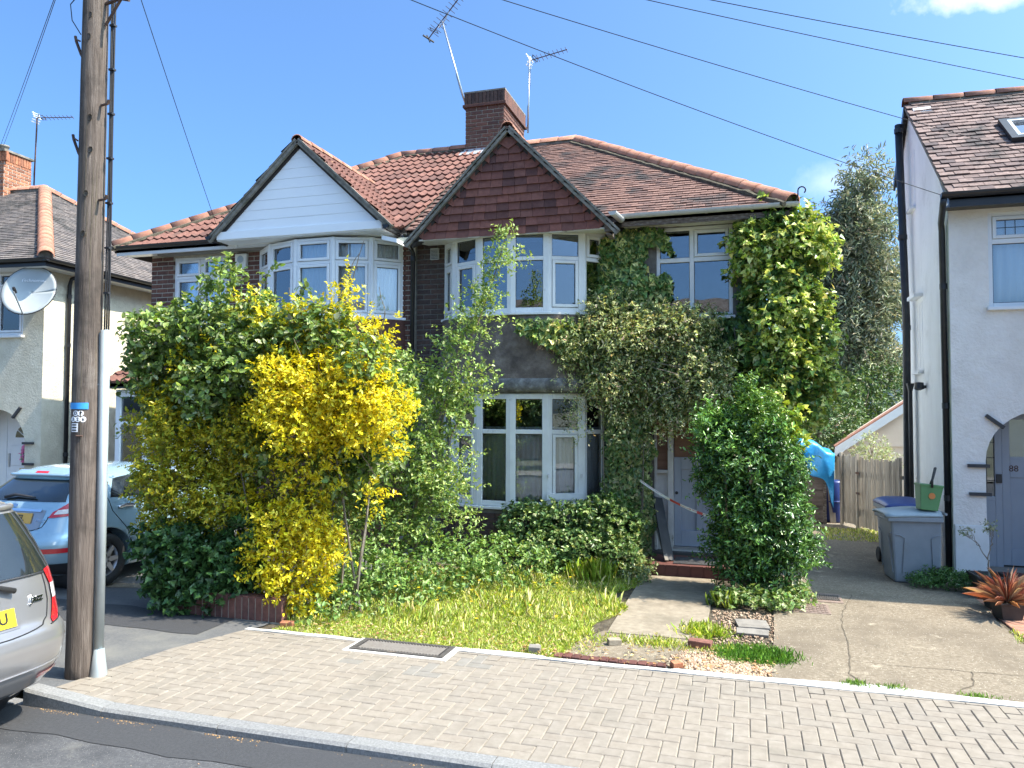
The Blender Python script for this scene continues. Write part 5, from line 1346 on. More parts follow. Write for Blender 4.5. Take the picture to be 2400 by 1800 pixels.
for (x0, z0, dx, dz) in ((2.58, 1.365, .235, 0), (2.595, 1.02, .235, 0)):
    MB().box((x0, Y8 - .045, z0 - .02), (x0 + dx, Y8 + .02, z0 + .02)).build('accent_tile', 'blackboard', H8)
t = Vector((.19, 0, -.15)).normalized(); mb = MB(); mb.obox(Vector((2.775, Y8 - .045, 1.965)), t * .24, (0, .06, 0), Vector((t.z * -1, 0, t.x)).normalized() * .04); mb.build('accent_tile', 'blackboard', H8)
# first-floor window
window(H8, (2.85, Y8), (4.25, Y8), 3.31, 4.48, (.5, .5), 4.12, {(0, 1), (1, 1)}, fr=.05, recess=.02, mull=.06, name='casement_window', leaded={1})
world_mode(); curtain('net_curtain', 'pale net curtain in the first-floor window of number 88', (2.95, Y8 + .16), (4.15, Y8 + .16), 3.36, 4.42, 'net', .02, 12)
ORG[0] = Vector((4.0, 10.7, 0))
# two-storey bay added out of view on number 88 to shade the drive
MB().prism([(4.3, Y8 - .002, 0), (4.55, 9.42, 0), (6.9, 9.42, 0), (7.15, Y8 - .002, 0)], (0, 0, 4.62)).build('bay', 'white_render', H8)
for (a, b) in ((4.7, 5.7), (5.75, 6.75)):
    for z0, z1 in ((.75, 2.2), (3.3, 4.45)): window(H8, (a, 9.415), (b, 9.415), z0, z1, (.5, .5), z1 - .35, set(), fr=.05, depth=.03, sill=False, name='added_bay_window')
MB().prism([(4.15, 9.2, 4.62), (7.3, 9.2, 4.62), (5.72, 9.2, 6.1)], (0, 3.0, 0)).build('added_bay_gable', 'tile88', H8)
# roof
E8Y, E8Z, R8Y, R8Z = 10.38, 4.68, 12.95, 6.76
V8 = Vector((0, R8Y - E8Y, R8Z - E8Z)); L8 = V8.length; V8.normalize()
rf = MB(); rf.prism([(2.36, E8Y, E8Z - .03), (8.1, E8Y, E8Z - .03), (8.1, R8Y, R8Z - .03), (2.36, R8Y, R8Z - .03)], (0, 0, -.06)); rf.prism([(2.36, R8Y, R8Z - .03), (8.1, R8Y, R8Z - .03), (8.1, 13.9, 5.8), (2.36, 13.9, 5.8)], (0, 0, -.06))
roof8 = rf.build('roof', 'roof_under', H8)
tile_roof(roof8, (2.34, E8Y - .04, E8Z - .03), (1, 0, 0), V8, [(0, 0), (4.6, 0), (4.6, L8 + .02), (0, L8 + .02)], .168, .128, .05, 'tile88', 'tile88_stuff', 'plain', 300, jitter=.006)
ridge_line(roof8, (2.33, R8Y, R8Z + .0), (6.9, R8Y, R8Z + .0), 'ridge', .1, .42)
b = MB(); b.prism([(2.34, R8Y, R8Z), (2.34, 13.9, 5.82), (2.34, 13.9, 5.68), (2.34, R8Y, R8Z - .14)], (.03, 0, 0)); b.build('barge_board', 'black_plastic', roof8)
b = MB(); b.prism([(2.352, R8Y, R8Z - .03), (2.352, E8Y, E8Z - .03), (2.352, E8Y, E8Z - .08), (2.352, R8Y, R8Z - .08)], (.03, 0, 0)); b.build('verge', 'verge', roof8)
MB().box((2.36, E8Y, 4.50), (8, E8Y + .02, 4.66)).build('fascia', 'black_plastic', H8)
MB().box((2.36, E8Y + .02, 4.53), (8, Y8, 4.55)).build('soffit', 'black_plastic', H8)
gutter(H8, (8.0, E8Y - .055, 4.66), (2.26, E8Y - .055, 4.66), .06, 'black_plastic')
pipe(H8, [(2.29, E8Y - .05, 4.60), (2.29, E8Y + .0, 4.52), (2.35, Y8 + .06, 4.40), (2.365, Y8 + .1, 4.3), (2.385, Y8 + .1, 0)], .037, 'black_iron', collars=[(2.373, Y8 + .1, 3.6), (2.378, Y8 + .1, 2.1), (2.383, Y8 + .1, .95)])
pipe(H8, [(2.26, 13.15, 0), (2.3, 12.85, 0.6), (2.315, 12.85, 3.4), (2.29, 13.1, 6.5)], .055, 'black_iron', 'soil_pipe', collars=[(2.315, 12.87, 3.3), (2.30, 12.95, 4.7), (2.29, 13.08, 6.4)])
pipe(H8, [(2.33, 12.72, 2.45), (2.33, 12.72, 2.3), (2.33, 12.7, 0.0)], .03, 'black_iron', 'waste_pipe')
MB().lathe((2.33, 12.72, 2.45), [(.03, -.12), (.06, 0), (.055, 0)], 8).build('hopper', 'black_iron', H8)
# flank windows
window(H8, (F8 - .005, 12.95), (F8 - .005, 12.62), 5.1, 5.95, (1.0,), None, set(), fr=.04, name='flank_window')
window(H8, (F8 - .005, 12.65), (F8 - .005, 12.25), 2.62, 3.62, (.5, .5), 3.25, set(), fr=.04, name='flank_window')
mb = MB(); mb.box((2.30, 12.2, 3.68), (F8, 12.7, 3.73)); mb.build('window_hood', 'flank_render', H8)
ol = MB(); ol.lathe((2.33, 12.1, 2.38), [(.001, .07), (.06, .06), (.07, -.03), (.02, -.05), (.001, -.05)], 12); ol.box((2.34, 12.08, 2.36), (F8, 12.12, 2.4)); ol.build('outside_light', 'black_plastic', H8, smooth=False)
pipe(H8, [(F8 - .02, 12.2, 0.9), (F8 - .02, 12.2, .1)], .012, 'black_iron', 'tap_pipe')
# roof light
sk = MB(); o_ = Vector((3.33, 11.43, E8Z + (11.43 - E8Y) * (R8Z - E8Z) / (R8Y - E8Y))); Nn = Vector((0, -V8.z, V8.y))
def on8(u, v, h): return o_ + Vector((u, 0, 0)) + V8 * v + Nn * h
for (a, b, c, d) in ((0, .78, 0, .09), (0, .78, .66, .72), (0, .09, .09, .66), (.69, .78, .09, .66)): sk.obox(on8(a, c, 0), (b - a, 0, 0), V8 * (d - c), Nn * .09)
skl = sk.build('roof_light', 'black_iron', H8)
s2 = MB(); 
for (a, b, c, d) in ((.09, .69, .09, .13), (.09, .69, .62, .66), (.09, .13, .13, .62), (.65, .69, .13, .62)): s2.obox(on8(a, c, .02), (b - a, 0, 0), V8 * (d - c), Nn * .07)
s2.build('roof_light_frame', 'steel', skl)
s3 = MB(); s3.obox(on8(.13, .13, .04), (.52, 0, 0), V8 * .49, Nn * .01); s3.build('pane', 'glass', skl)
s4 = MB(); s4.obox(on8(.13, .13, .01), (.52, 0, 0), V8 * .49, Nn * .01); s4.build('blind', 'net', skl)

# ------------------------------------------------------------------ cream house on the far left (local frame, turned a little)
HL = thing('house', 'cream roughcast house with hipped grey roof at the far left', 'house', (-11.95, 10.6, 0), rotz=radians(4), local=True)
wl = MB()
wl.box((-.34, 0, 0), (0, .25, 3.35)); wl.box((-6, 0, 0), (-1.6, .25, 3.35)); arch_wall(wl, -1.6, -.34, 1.39, 3.35, -.97, .63, 0, .25)
wl.box((-.44, 0, 3.35), (0, .25, 4.56)); wl.box((-6, 0, 3.35), (-1.65, .25, 4.56)); wl.box((-1.65, 0, 4.53), (-.44, .25, 4.56))
wl.build('front_wall', 'cream_render', HL)
fl = MB(); fl.box((-.25, .25, 0), (0, 7.2, 4.56)); fl.box((-6, 7, 0), (-.25, 7.2, 4.56)); fl.build('flank_wall', 'cream_render', HL)
rc = MB(); rc.box((-.34, .25, 0), (-.27, .6, 2.1)); rc.box((-1.7, .25, 0), (-1.6, .6, 2.1)); rc.box((-1.7, .25, 2.05), (-.27, .6, 2.12)); rc.box((-1.7, .62, 0), (-.27, .68, 2.1)); rc.build('porch_recess', 'cream_render', HL)
dm = MB(); dm.box((-1.25, .52, .08), (-.42, .58, 2.03)); dl = dm.build('front_door', 'upvc', HL)
dm = MB(); dm.box((-1.6, .5, .05), (-1.25, .6, 2.05)); dm.box((-.42, .5, .05), (-.34, .6, 2.05)); dm.build('door_frame', 'upvc', HL)
for (a, b, c, d) in ((-1.16, -.88, .2, .7), (-.79, -.51, .2, .7), (-1.16, -.88, .98, 1.35), (-.79, -.51, .98, 1.35)): MB().box((a, .508, c), (b, .52, d)).build('door_panel', 'upvc', dl, bevel=.008)
fan = [(-.835 - .23 * cos(pi * i / 12), .51, 1.5 + .23 * sin(pi * i / 12)) for i in range(13)]
MB().prism(fan, (0, .008, 0)).build('fanlight', 'glass_car', dl)
fb = MB()
for k in range(1, 5):
    a = pi * k / 5; fb.obox(Vector((-.835, .5, 1.5)), Vector((-cos(a), 0, sin(a))) * .23, (0, .01, 0), Vector((sin(a), 0, cos(a))) * .012)
fb.build('glazing_bar', 'upvc', dl)
MB().box((-.95, .505, .86), (-.70, .52, .93)).build('letter_plate', 'brass', dl)
MB().box((-1.2, .49, .95), (-1.17, .52, 1.2)).build('door_handle', 'steel', dl)
for (x, z) in ((-.36, 1.42), (-.35, 1.05)): MB().box((x, -.045, z - .02), (x + .22, .02, z + .02)).build('accent_tile', 'blackboard', HL)
t = Vector((-.14, 0, -.16)).normalized(); mb = MB(); mb.obox(Vector((-.44, -.045, 2.07)), t * .25, (0, .06, 0), Vector((-t.z, 0, t.x)).normalized() * .04); mb.build('accent_tile', 'blackboard', HL)
window(HL, (-1.65, 0), (-.44, 0), 3.35, 4.53, (.5, .5), 4.2, {(1, 1), (0, 1), (1, 0)}, fr=.05, recess=.02, name='casement_window')
interior(HL, -5.9, -.25, .7, 3.0, (.05, 2.5, 4.5))
cu = MB(); n = 60
cu.grid([[(-1.6 + 1.1 * i / n, .16 + .02 * sin(i * 1.1), z) for i in range(n + 1)] for z in (3.4, 4.5)]); cu.build('window_blind', 'net', HL, smooth=True)
# hipped roof
e0, T8, EZ, SLp = .36, 3.8, 4.64, .655
A0, A1 = Vector((e0, -e0, EZ)), Vector((e0 - T8, -e0 + T8, EZ + SLp * T8)); A2 = Vector((e0, -e0 + 2 * T8, EZ))
rf = MB(); rf.prism([A0 - Vector((0, 0, .03)), A1 - Vector((0, 0, .03)), Vector((-6.5, -e0 + T8, EZ + SLp * T8 - .03)), Vector((-6.5, -e0, EZ - .03))], (0, 0, -.05))
rf.prism([A0 - Vector((0, 0, .03)), A2 - Vector((0, 0, .03)), A1 - Vector((0, 0, .03))], (0, 0, -.05))
rf.prism([A2 - Vector((0, 0, .03)), Vector((-6.5, A2.y, EZ - .03)), Vector((-6.5, A1.y, A1.z - .03)), A1 - Vector((0, 0, .03))], (0, 0, -.05))
roofH = rf.build('roof', 'roof_under', HL)
Lh = sqrt(T8 * T8 + (SLp * T8) ** 2)
_c = CAM.copy()
tile_roof(roofH, (-6.5, -e0 - .03, EZ - .025), (1, 0, 0), Vector((0, 1, SLp)), [(0, 0), (6.5 + e0 + .02, 0), (6.5 + e0 - T8, Lh), (0, Lh)], .167, .1, .06, 'grey_tile', 'grey_tile_stuff', 'plain', 0)
tile_roof(roofH, (e0 + .03, -e0, EZ - .025), (0, 1, 0), Vector((-1, 0, SLp)), [(0, 0), (2 * T8, 0), (T8, Lh)], .167, .1, .06, 'grey_tile', 'grey_tile_stuff', 'plain', 0, stuff_name='hip_tile_field')
ridge_line(roofH, A0 + Vector((0, 0, .02)), A1 + Vector((0, 0, .02)), 'ridge', .125, .3, 'hip_tile')
ridge_line(roofH, A2 + Vector((0, 0, .02)), A1 + Vector((0, 0, .02)), 'ridge', .11, .33, 'hip_tile')
ridge_line(roofH, A1 + Vector((0, 0, .02)), Vector((-6.5, A1.y, A1.z + .02)), 'ridge', .11, .33)
MB().box((-6.4, -e0 + .02, 4.5), (e0 - .02, 0, 4.53)).build('front_soffit', 'upvc', HL); MB().box((0, -e0 + .02, 4.505), (e0 - .02, 7.4, 4.535)).build('side_soffit', 'upvc', HL)
MB().box((-6.4, -e0, 4.5), (e0, -e0 + .02, 4.63)).build('fascia', 'black_plastic', HL); MB().box((e0 - .02, -e0 + .02, 4.5), (e0, 7.4, 4.63)).build('side_fascia', 'black_plastic', HL)
gutter(HL, (e0 + .1, -e0 - .055, 4.63), (-6.4, -e0 - .055, 4.63), .058, 'black_plastic'); gutter(HL, (e0 + .055, 7.4, 4.63), (e0 + .055, -e0 - .1, 4.63), .058, 'black_plastic', 'side_gutter')
pipe(HL, [(e0 + .05, .5, 4.58), (e0 + .03, .5, 4.5), (.1, .5, 4.42), (.06, .5, 4.3), (.06, .5, 0)], .036, 'black_plastic', collars=[(.06, .5, 4.1), (.06, .5, 3.2), (.06, .5, 1.2)])
ch = MB().box((-5.4, 3.15, 6.5), (-4.3, 3.9, 8.0)).build('chimney', 'mortar', HL)
brick_face(ch, (-5.4, 3.15), (-4.3, 3.15), 6.9, 7.8, 'brick_red'); brick_face(ch, (-4.3, 3.15), (-4.3, 3.9), 6.9, 7.8, 'brick_red', phase=-.1)
for i in range(16): linked('brick', brick_mesh('brick_red', .065, .06, .215), (-5.4 + i * .0745 + .03, 3.13, 7.91), ch)
for i in range(10): linked('brick', brick_mesh('brick_red', .065, .06, .215), (-4.28, 3.15 + i * .0745 + .03, 7.91), ch, rot=(0, 0, pi / 2))
MB().box((-5.45, 3.1, 8.02), (-4.25, 3.95, 8.07)).build('flaunching', 'verge', ch)
for x in (-4.75,): MB().lathe((x, 3.55, 8.05), [(.13, 0), (.11, .05), (.1, .22), (.12, .23), (.12, .27), (.08, .27)], 14).build('chimney_pot', 'verge', ch, smooth=True)
def wreath():
    t = thing('door_wreath', 'pink artificial flower wreath hanging on the white door at far left', 'wreath', (-11.95, 10.6, 0), rotz=radians(4), local=True)
    n = 260; mbp = MB(); mbl = MB()
    for i in range(n):
        a = random.uniform(0, 2 * pi); r = .145 + random.gauss(0, .03); c = Vector((-.72 + r * cos(a) * .9, .46 + random.uniform(-.03, .03), 1.2 + r * sin(a) * 1.15))
        q = MB(); tgt = mbp if random.random() < .75 else mbl
        u = Vector((random.uniform(-1, 1), random.uniform(-.4, .1), random.uniform(-1, 1))).normalized() * random.uniform(.022, .04); v = u.cross(Vector((random.uniform(-.5, .5), 1, random.uniform(-.5, .5)))).normalized() * u.length
        tgt.add([c - u, c - v * .7, c + u, c + v * .7], [(0, 1, 2, 3)])
    mbp.build('petals', 'pink', t, kind='stuff'); mbl.build('leaves', 'caddy', t, kind='stuff')
wreath()

# ------------------------------------------------------------------ satellite dish, aerials
D = thing('satellite_dish', 'large grey satellite dish on the corner of the cream house', 'satellite dish', (-11.9, 10.28, 4.1))
n_ = Vector((.36, -.86, .36)).normalized(); e1 = n_.cross(Vector((0, 0, 1))).normalized() * -1; e1 = Vector((0, 0, 1)).cross(n_).normalized(); e2 = n_.cross(e1)
c_ = Vector((-11.87, 10.22, 4.08)); mb = MB(); rings = []
for i in range(9):
    r = .44 * i / 8 + .0005; rings.append([c_ + e1 * (r * cos(a)) + e2 * (r * 1.06 * sin(a)) + n_ * (-.09 + .09 * (r / .44) ** 2) for a in [2 * pi * k / 40 for k in range(41)]])
dsh = mb.grid(rings).build('reflector', 'dish', D, smooth=True); md = dsh.modifiers.new('thick', 'SOLIDIFY'); md.thickness = .008
rim = MB(); rim.tube([c_ + e1 * (.445 * cos(a)) + e2 * (.472 * sin(a)) for a in [2 * pi * k / 40 for k in range(41)]], .009, 6); rim.build('rim', 'black_trim', D, smooth=True)
arm = MB(); lnb = c_ + n_ * .42 - e2 * .22; arm.tube([c_ - e2 * .47, c_ - e2 * .42 + n_ * .1, lnb - e2 * .05], .013, 6); arm.build('feed_arm', 'steel', D)
MB().tube([lnb - n_ * .07 - e2 * .03, lnb, lnb + n_ * .03 + e2 * .02], [.024, .028, .02], 10).build('receiver_head', 'black_trim', D)
MB().tube([c_ - n_ * .1, c_ - n_ * .2 + Vector((-.05, .1, -.1)), Vector((-12.1, 10.6, 3.9))], .018, 8).build('wall_bracket', 'steel', D)
lettering('Technomate', .085, c_ + e2 * .22 + e1 * .02 - n_ * .045, e1, e2, 'white_text', D, extrude=.001)
MB().tube([c_ + e2 * .45 - n_ * .03, c_ + e2 * .62 + e1 * .02, c_ + e2 * .75 - e1 * .12 - n_ * .1], .005, 5).build('coax_lead', 'cable', D)

def yagi(name, label, base, top, tip, tail, elems, mast_r=.017, mast_mat='steel', grid=True, elem=.2, cradle=False):
    t = thing(name, label, 'aerial', base)
    MB().tube([base, top], mast_r, 8).build('mast', mast_mat, t, smooth=True)
    a, b = Vector(tail), Vector(tip); d = (b - a).normalized(); s = d.cross(Vector((0.05, 0, 1))).normalized(); u = s.cross(d)
    MB().tube([a, b], .011, 6).build('boom', 'rust', t)
    for i in range(elems):
        p = a.lerp(b, .12 + .86 * i / max(1, elems - 1)); k = elem * (1 - .35 * i / elems)
        MB().tube([p - s * k * .5 - u * k * .25, p + s * k * .5 + u * k * .25], .0055, 5).build('director', 'rust', t)
    if grid:
        g = MB(); p = a + d * .03
        for k in range(-2, 3): g.tube([p + u * (.055 * k) - s * .11 + d * abs(k) * -.03, p + u * (.055 * k) + s * .11 + d * abs(k) * -.03], .008, 5)
        for q in (-.08, .08): g.tube([p + s * q - u * .13 - d * .06, p + s * q, p + s * q + u * .13 - d * .06], .006, 5)
        g.build('reflector_grid', 'white_text', t)
    else:
        g = MB(); p = a; g.tube([p - s * .13 - u * .03, p + s * .13 + u * .03], .02, 6); g.tube([p - u * .1, p + u * .1], .014, 6); g.build('reflector_bar', 'black_trim', t)
    dp = MB(); p = a.lerp(b, .15); dp.tube([p - s * .1 - u * .02, p - s * .1 + u * .05, p + s * .1 + u * .05, p + s * .1 - u * .02, p - s * .1 - u * .02], .008, 5); dp.build('dipole', 'black_trim', t)
    if cradle:
        q = Vector(top); cr_ = MB(); cr_.tube([a.lerp(b, .3), q - Vector((.0, 0, .07)) - d * .1, q - Vector((0, 0, .07)) + d * .1, a.lerp(b, .52)], .011, 6); cr_.build('cradle', 'steel', t)
    lead = MB(); B_, T_ = Vector(base), Vector(top); lead.tube([T_.lerp(B_, i / 6) + Vector((.03 * sin(i), 0, 0)) for i in range(7)], .004, 5); lead.build('coax_lead', 'cable', t)
    return t
yagi('television_aerial', 'long slanting television aerial on the leaning mast at the chimney', (-5.19, 13.85, 7.95), (-5.73, 13.9, 9.75), (-5.05, 13.6, 10.2), (-6.1, 14.1, 9.53), 13, grid=False, elem=.24, cradle=True)
yagi('television_aerial', 'short television aerial with white grid right of the chimney', (-4.28, 15.06, 7.75), (-4.25, 15.06, 9.3), (-3.42, 14.9, 9.31), (-4.26, 15.1, 9.28), 9, elem=.17)
def w4(l):
    a = radians(4); return (-11.95 + l[0] * cos(a) - l[1] * sin(a), 10.6 + l[0] * sin(a) + l[1] * cos(a), l[2])
yagi('television_aerial', 'television aerial on the orange chimney of the cream house', w4((-4.26, 3.95, 7.45)), w4((-4.22, 3.95, 9.12)), w4((-3.1, 3.86, 8.99)), w4((-4.24, 3.95, 9.1)), 9, mast_mat='rust', elem=.16)

# ------------------------------------------------------------------ utility pole and wires
PX, PY = -4.855, 4.70
U = thing('utility_pole', 'weathered wooden telegraph pole with step irons and steel cable guard', 'utility pole', (PX, PY, 0))
mb = MB(); pts = []; rs = []
for i in range(40):
    z = -.1 + 7.2 * i / 39; pts.append((PX + .006 * sin(z * 1.3), PY + .005 * cos(z * 1.7), z)); rs.append(.108 - .0033 * z + .003 * mnoise.noise((0, 0, z * 2)))
po = mb.tube(pts, rs, 28).build('pole_shaft', 'pole_wood', U, smooth=True)
split = MB()                                        # drying splits
for k in range(26):
    a = random.uniform(pi * 1.0, pi * 2.0); z = random.uniform(.1, 5.0); l = random.uniform(.3, 1.1); P = []
    for i in range(9):
        zz = z + l * i / 8; r = .1085 - .0033 * zz; aa = a + .05 * mnoise.noise((k, zz * 3, 0)); w = .0042 * sin(pi * (i + .2) / 8.4) / r
        P.append([(PX + .006 * sin(zz * 1.3) + (r + .001) * cos(aa + s * w), PY + .005 * cos(zz * 1.7) + (r + .001) * sin(aa + s * w), zz) for s in (-1, 1)])
    split.grid(P)
split.build('drying_split', 'crack', po)
kn = MB()
for (a, z) in ((-1.25, 4.88), (-1.0, 4.25), (-1.15, 3.66), (-.9, 4.0), (-1.3, 3.35), (-1.2, 5.05)):
    r = .108 - .0033 * z; kn.lathe((PX + r * cos(a), PY + r * sin(a), z), [(.001, .006), (.016, .006), (.02, 0), (.024, -.006)], 10, 'y')
kn.build('knot', 'crack', po)
for (z, s) in ((4.05, -1), (4.83, -1), (4.36, 1), (3.62, 1), (5.45, -1)):        # step irons
    c = Vector((PX + s * .095, PY - .02, z)); ir = MB()
    if s < 0: ir.tube([c + Vector((.03, 0, -.12)), c + Vector((0.0, -.02, -.05)), c + Vector((-.05, -.02, .06)), c + Vector((-.06, -.02, .10))], .011, 6); ir.tube([c + Vector((-.045, -.02, .07)), c + Vector((.03, -.06, .03))], .007, 6)
    else: ir.tube([c, c + Vector((.07, -.01, .0)), c + Vector((.085, -.01, .03))], .011, 6)
    ir.build('step_iron', 'rust', U)
br = MB(); br.tube([(PX + .1, PY, 5.0), (PX + .26, PY - .02, 5.17), (PX + .34, PY - .02, 5.15)], .011, 6); br.tube([(PX + .1, PY, 5.17), (PX + .32, PY - .02, 5.19)], .014, 6); br.build('top_bracket', 'rust', U)
gx, gy = PX + .138, PY + .03                           # cable guard tube with a flared shoe
MB().tube([(gx + .004, gy, .19), (gx, gy, 2.62)], .034, 16).build('cable_guard', 'galv', U, smooth=True)
MB().lathe((gx + .006, gy, 0), [(.062, -.01), (.058, .03), (.036, .2), (.03, .2)], 14).build('guard_shoe', 'galv', U, smooth=True)
MB().box((gx - .055, gy - .022, .14), (gx - .025, gy - .012, 2.6)).build('guard_strip', 'galv', U)
sc = MB()
for z in (.35, .8, 1.3, 1.75, 2.2): sc.lathe((gx - .04, gy - .024, z), [(.001, -.008), (.008, -.006), (.009, 0)], 8, 'y')
sc.build('guard_screw', 'steel', U)
cb = MB()
for k in range(3): cb.tube([(gx - .01 + .012 * k + .004 * sin(z * 2 + k), gy + .005 * k, z) for z in [2.6 + .25 * i for i in range(17)]], .0065, 6)
cb.build('cable_run', 'cable', U, smooth=True)
cl = MB()
for i in range(9): MB().box((gx - .022, gy - .012, 2.9 + .35 * i), (gx + .022, gy + .022, 2.915 + .35 * i)).build('cable_clip', 'black_trim', U)
MB().tube([(PX - .1, PY - .03, 5.3), (PX - .19, PY - .06, 5.18), (PX - .17, PY - .06, 5.05), (PX - .09, PY - .05, 4.93)], .004, 6).build('loop_wire', 'cable', U)
# signs on the shaft face the road: curved bands hugging the pole
def band(name, a0, a1, z0, z1, material, label=None, off=.0015):
    m = MB(); r0_ = .108 - .0033 * z0 + off + .0045; ox, oy = .006 * sin(z0 * 1.3), .005 * cos(z0 * 1.7)
    m.grid([[(PX + ox + r0_ * cos(a0 + (a1 - a0) * i / 10), PY + oy + r0_ * sin(a0 + (a1 - a0) * i / 10), z) for i in range(11)] for z in (z0, z1)])
    return m.build(name, material, U, smooth=True, label=label)
AC = radians(-42)                                  # direction of the camera as seen from the pole
band('blue_band', AC - 1.45, AC + .1, 2.012, 2.06, 'blue_band')
def pole_text(txt, size, a, z, material):
    r = .1092; n3 = Vector((cos(a), sin(a), 0)); x3 = Vector((-sin(a), cos(a), 0))
    return lettering(txt, size, Vector((PX, PY, z)) + n3 * r, x3, (0, 0, 1), material, U, extrude=.0008, bold=True)
for k, ch_ in enumerate(('D', 'P')):
    a = AC - .75 + k * .36; r = .1055; c3 = Vector((PX + r * cos(a), PY + r * sin(a), 1.98)); x3 = Vector((-sin(a), cos(a), 0)); n3 = Vector((cos(a), sin(a), 0))
    m = MB(); m.prism([c3 + x3 * (.021 * cos(q)) + Vector((0, 0, .021 * sin(q))) for q in [2 * pi * i / 14 for i in range(14)]], n3 * .003); m.build('number_disc', 'white_text', U); pole_text(ch_, .034, a, 1.98, 'black_text')
for k, ch_ in enumerate(('3', '2', '6')):
    a = AC - .95 + k * .36; r = .1055; c3 = Vector((PX + r * cos(a), PY + r * sin(a), 1.935)); x3 = Vector((-sin(a), cos(a), 0)); n3 = Vector((cos(a), sin(a), 0))
    m = MB(); m.prism([c3 + x3 * (.021 * cos(q)) + Vector((0, 0, .021 * sin(q))) for q in [2 * pi * i / 14 for i in range(14)]], n3 * .003); m.build('number_disc', 'white_text', U); pole_text(ch_, .034, a, 1.935, 'black_text')
band('notice_plate', AC - 1.1, AC - .55, 1.84, 1.905, 'white_text')
for k in range(3): band('notice_print', AC - 1.02, AC - .64, 1.848 + k * .02, 1.858 + k * .02, 'black_text', off=.004)
MB().tube([(PX + .02, PY - .11, 1.81), (PX + .07, PY - .1, 1.81)], .006, 6).build('bolt', 'rust', U)
MB().tube([(PX, PY, 6.2), (PX, PY, 6.3)], .14, 16).build('ring_head', 'rust', U)
world_mode()
def wire(label, A, B, sag=.12, r=.0042, group='overhead telephone wires'):
    A, B = Vector(A), Vector(B); n = 24
    mb = MB(); mb.tube([A.lerp(B, i / n) - Vector((0, 0, sag * 4 * (i / n) * (1 - i / n))) for i in range(n + 1)], r, 5)
    o = mb.build('overhead_wire', 'cable'); tag(o, label, 'wire', group); return o
PT = (PX, PY, 6.25); W_C, W_D = (6.2, 11.86, 5.65), (5.8, 10.72, 5.55)
wire('thin wire from the pole to the eaves corner of number 88', PT, (2.3, 10.45, 4.67), .1)
wire('thin wire from the pole passing over the soil pipe of number 88', PT, (5.2, 12.2, 5.05), .1)
wire('lower wire crossing the top right corner of the sky', PT, W_C, .1)
wire('upper wire crossing the top right corner of the sky', PT, W_D, .1)
wire('thin wire from the pole to the left white gable eaves', PT, (-8.15, 10.35, 5.0), .03)
wire('left of the two wires down to the cream house chimney', PT, w4((-4.75, 3.55, 8.35)), .05)
wire('right of the two wires down to the cream house chimney', PT, w4((-4.6, 3.2, 7.9)), .05)
wire('wire slanting across the top left corner of the sky', PT, (-14.0, 6.2, 6.3), .05)
wire('second wire slanting across the top left corner of the sky', PT, (-14.2, 7.0, 6.3), .05)

# ------------------------------------------------------------------ back gardens
G = thing('garage', 'peach rendered garage gable with white bargeboard behind the slatted fence', 'garage', (3.7, 18, 0))
mb = MB(); mb.prism([(1.95, 18, 0), (5.6, 18, 0), (5.6, 18, 1.3), (3.78, 18, 2.58), (1.95, 18, 1.3)], (0, 1.4, 0)); mb.build('wall', 'peach', G)
mb = MB(); mb.prism([(1.8, 17.9, 1.30), (3.78, 17.9, 2.68), (3.78, 17.9, 2.61), (1.84, 17.9, 1.23)], (0, .35, 0)); mb.prism([(3.78, 17.9, 2.68), (5.75, 17.9, 1.3), (5.72, 17.9, 1.23), (3.78, 17.9, 2.61)], (0, .35, 0)); rfg = mb.build('roof', 'ridge', G)
mb = MB(); mb.prism([(1.80, 17.86, 1.27), (3.78, 17.86, 2.64), (3.78, 17.86, 2.46), (1.98, 17.86, 1.2), (1.86, 17.86, 1.08), (1.78, 17.86, 1.10)], (0, .03, 0)); mb.prism([(3.78, 17.86, 2.64), (5.75, 17.86, 1.27), (5.7, 17.86, 1.1), (3.78, 17.86, 2.46)], (0, .03, 0)); mb.build('barge_board', 'upvc', G)
MB().box((1.96, 17.97, 1.3), (5.6, 17.995, 1.32)).build('string_course', 'peach', G)
pipe(G, [(1.85, 17.85, 1.12), (2.1, 17.85, .98), (2.2, 17.85, .88), (2.2, 17.92, .5)], .035, 'black_plastic')
MB().lathe((3.45, 17.96, 1.62), [(.001, -.02), (.11, -.02), (.12, 0)], 16, 'y').build('round_plaque', 'pink', G)

Fn = thing('slatted_fence', 'old grey slatted fence and gate at the end of the drive', 'fence', (1.95, 14.4, 0))
A, B = Vector((1.66, 15.08, 0)), Vector((2.34, 13.5, 0)); d = (B - A); n = 34; nn = Vector((d.y, -d.x, 0)).normalized()
for i in range(n):
    p = A + d * (i / n); zt = 1.22 - .05 * sin(pi * i / n) + random.uniform(-.025, .03)
    mb = MB(); w = d / n * random.uniform(.68, .95); mb.obox(p + Vector((0, 0, .03 + random.uniform(0, .03))), w, nn * .018, (0, 0, zt)); mb.build('slat', 'fence', Fn)
for z in (.3, .95): 
    mb = MB(); mb.obox(A - nn * .03 + Vector((0, 0, z)), d, nn * .028, (0, 0, .06)); mb.build('rail', 'fence', Fn)
for p in (A, A.lerp(B, .3), B): mb = MB(); mb.obox(p + nn * .02 - d.normalized() * .025, d.normalized() * .05, nn * .05, (0, 0, 1.3)); mb.build('post', 'fence', Fn)
for z in (.95, .6): mb = MB(); mb.obox(A.lerp(B, .3) + nn * .07 + Vector((0, 0, z)), d.normalized() * .1, nn * .01, (0, 0, .035)); mb.build('latch', 'rust', Fn)

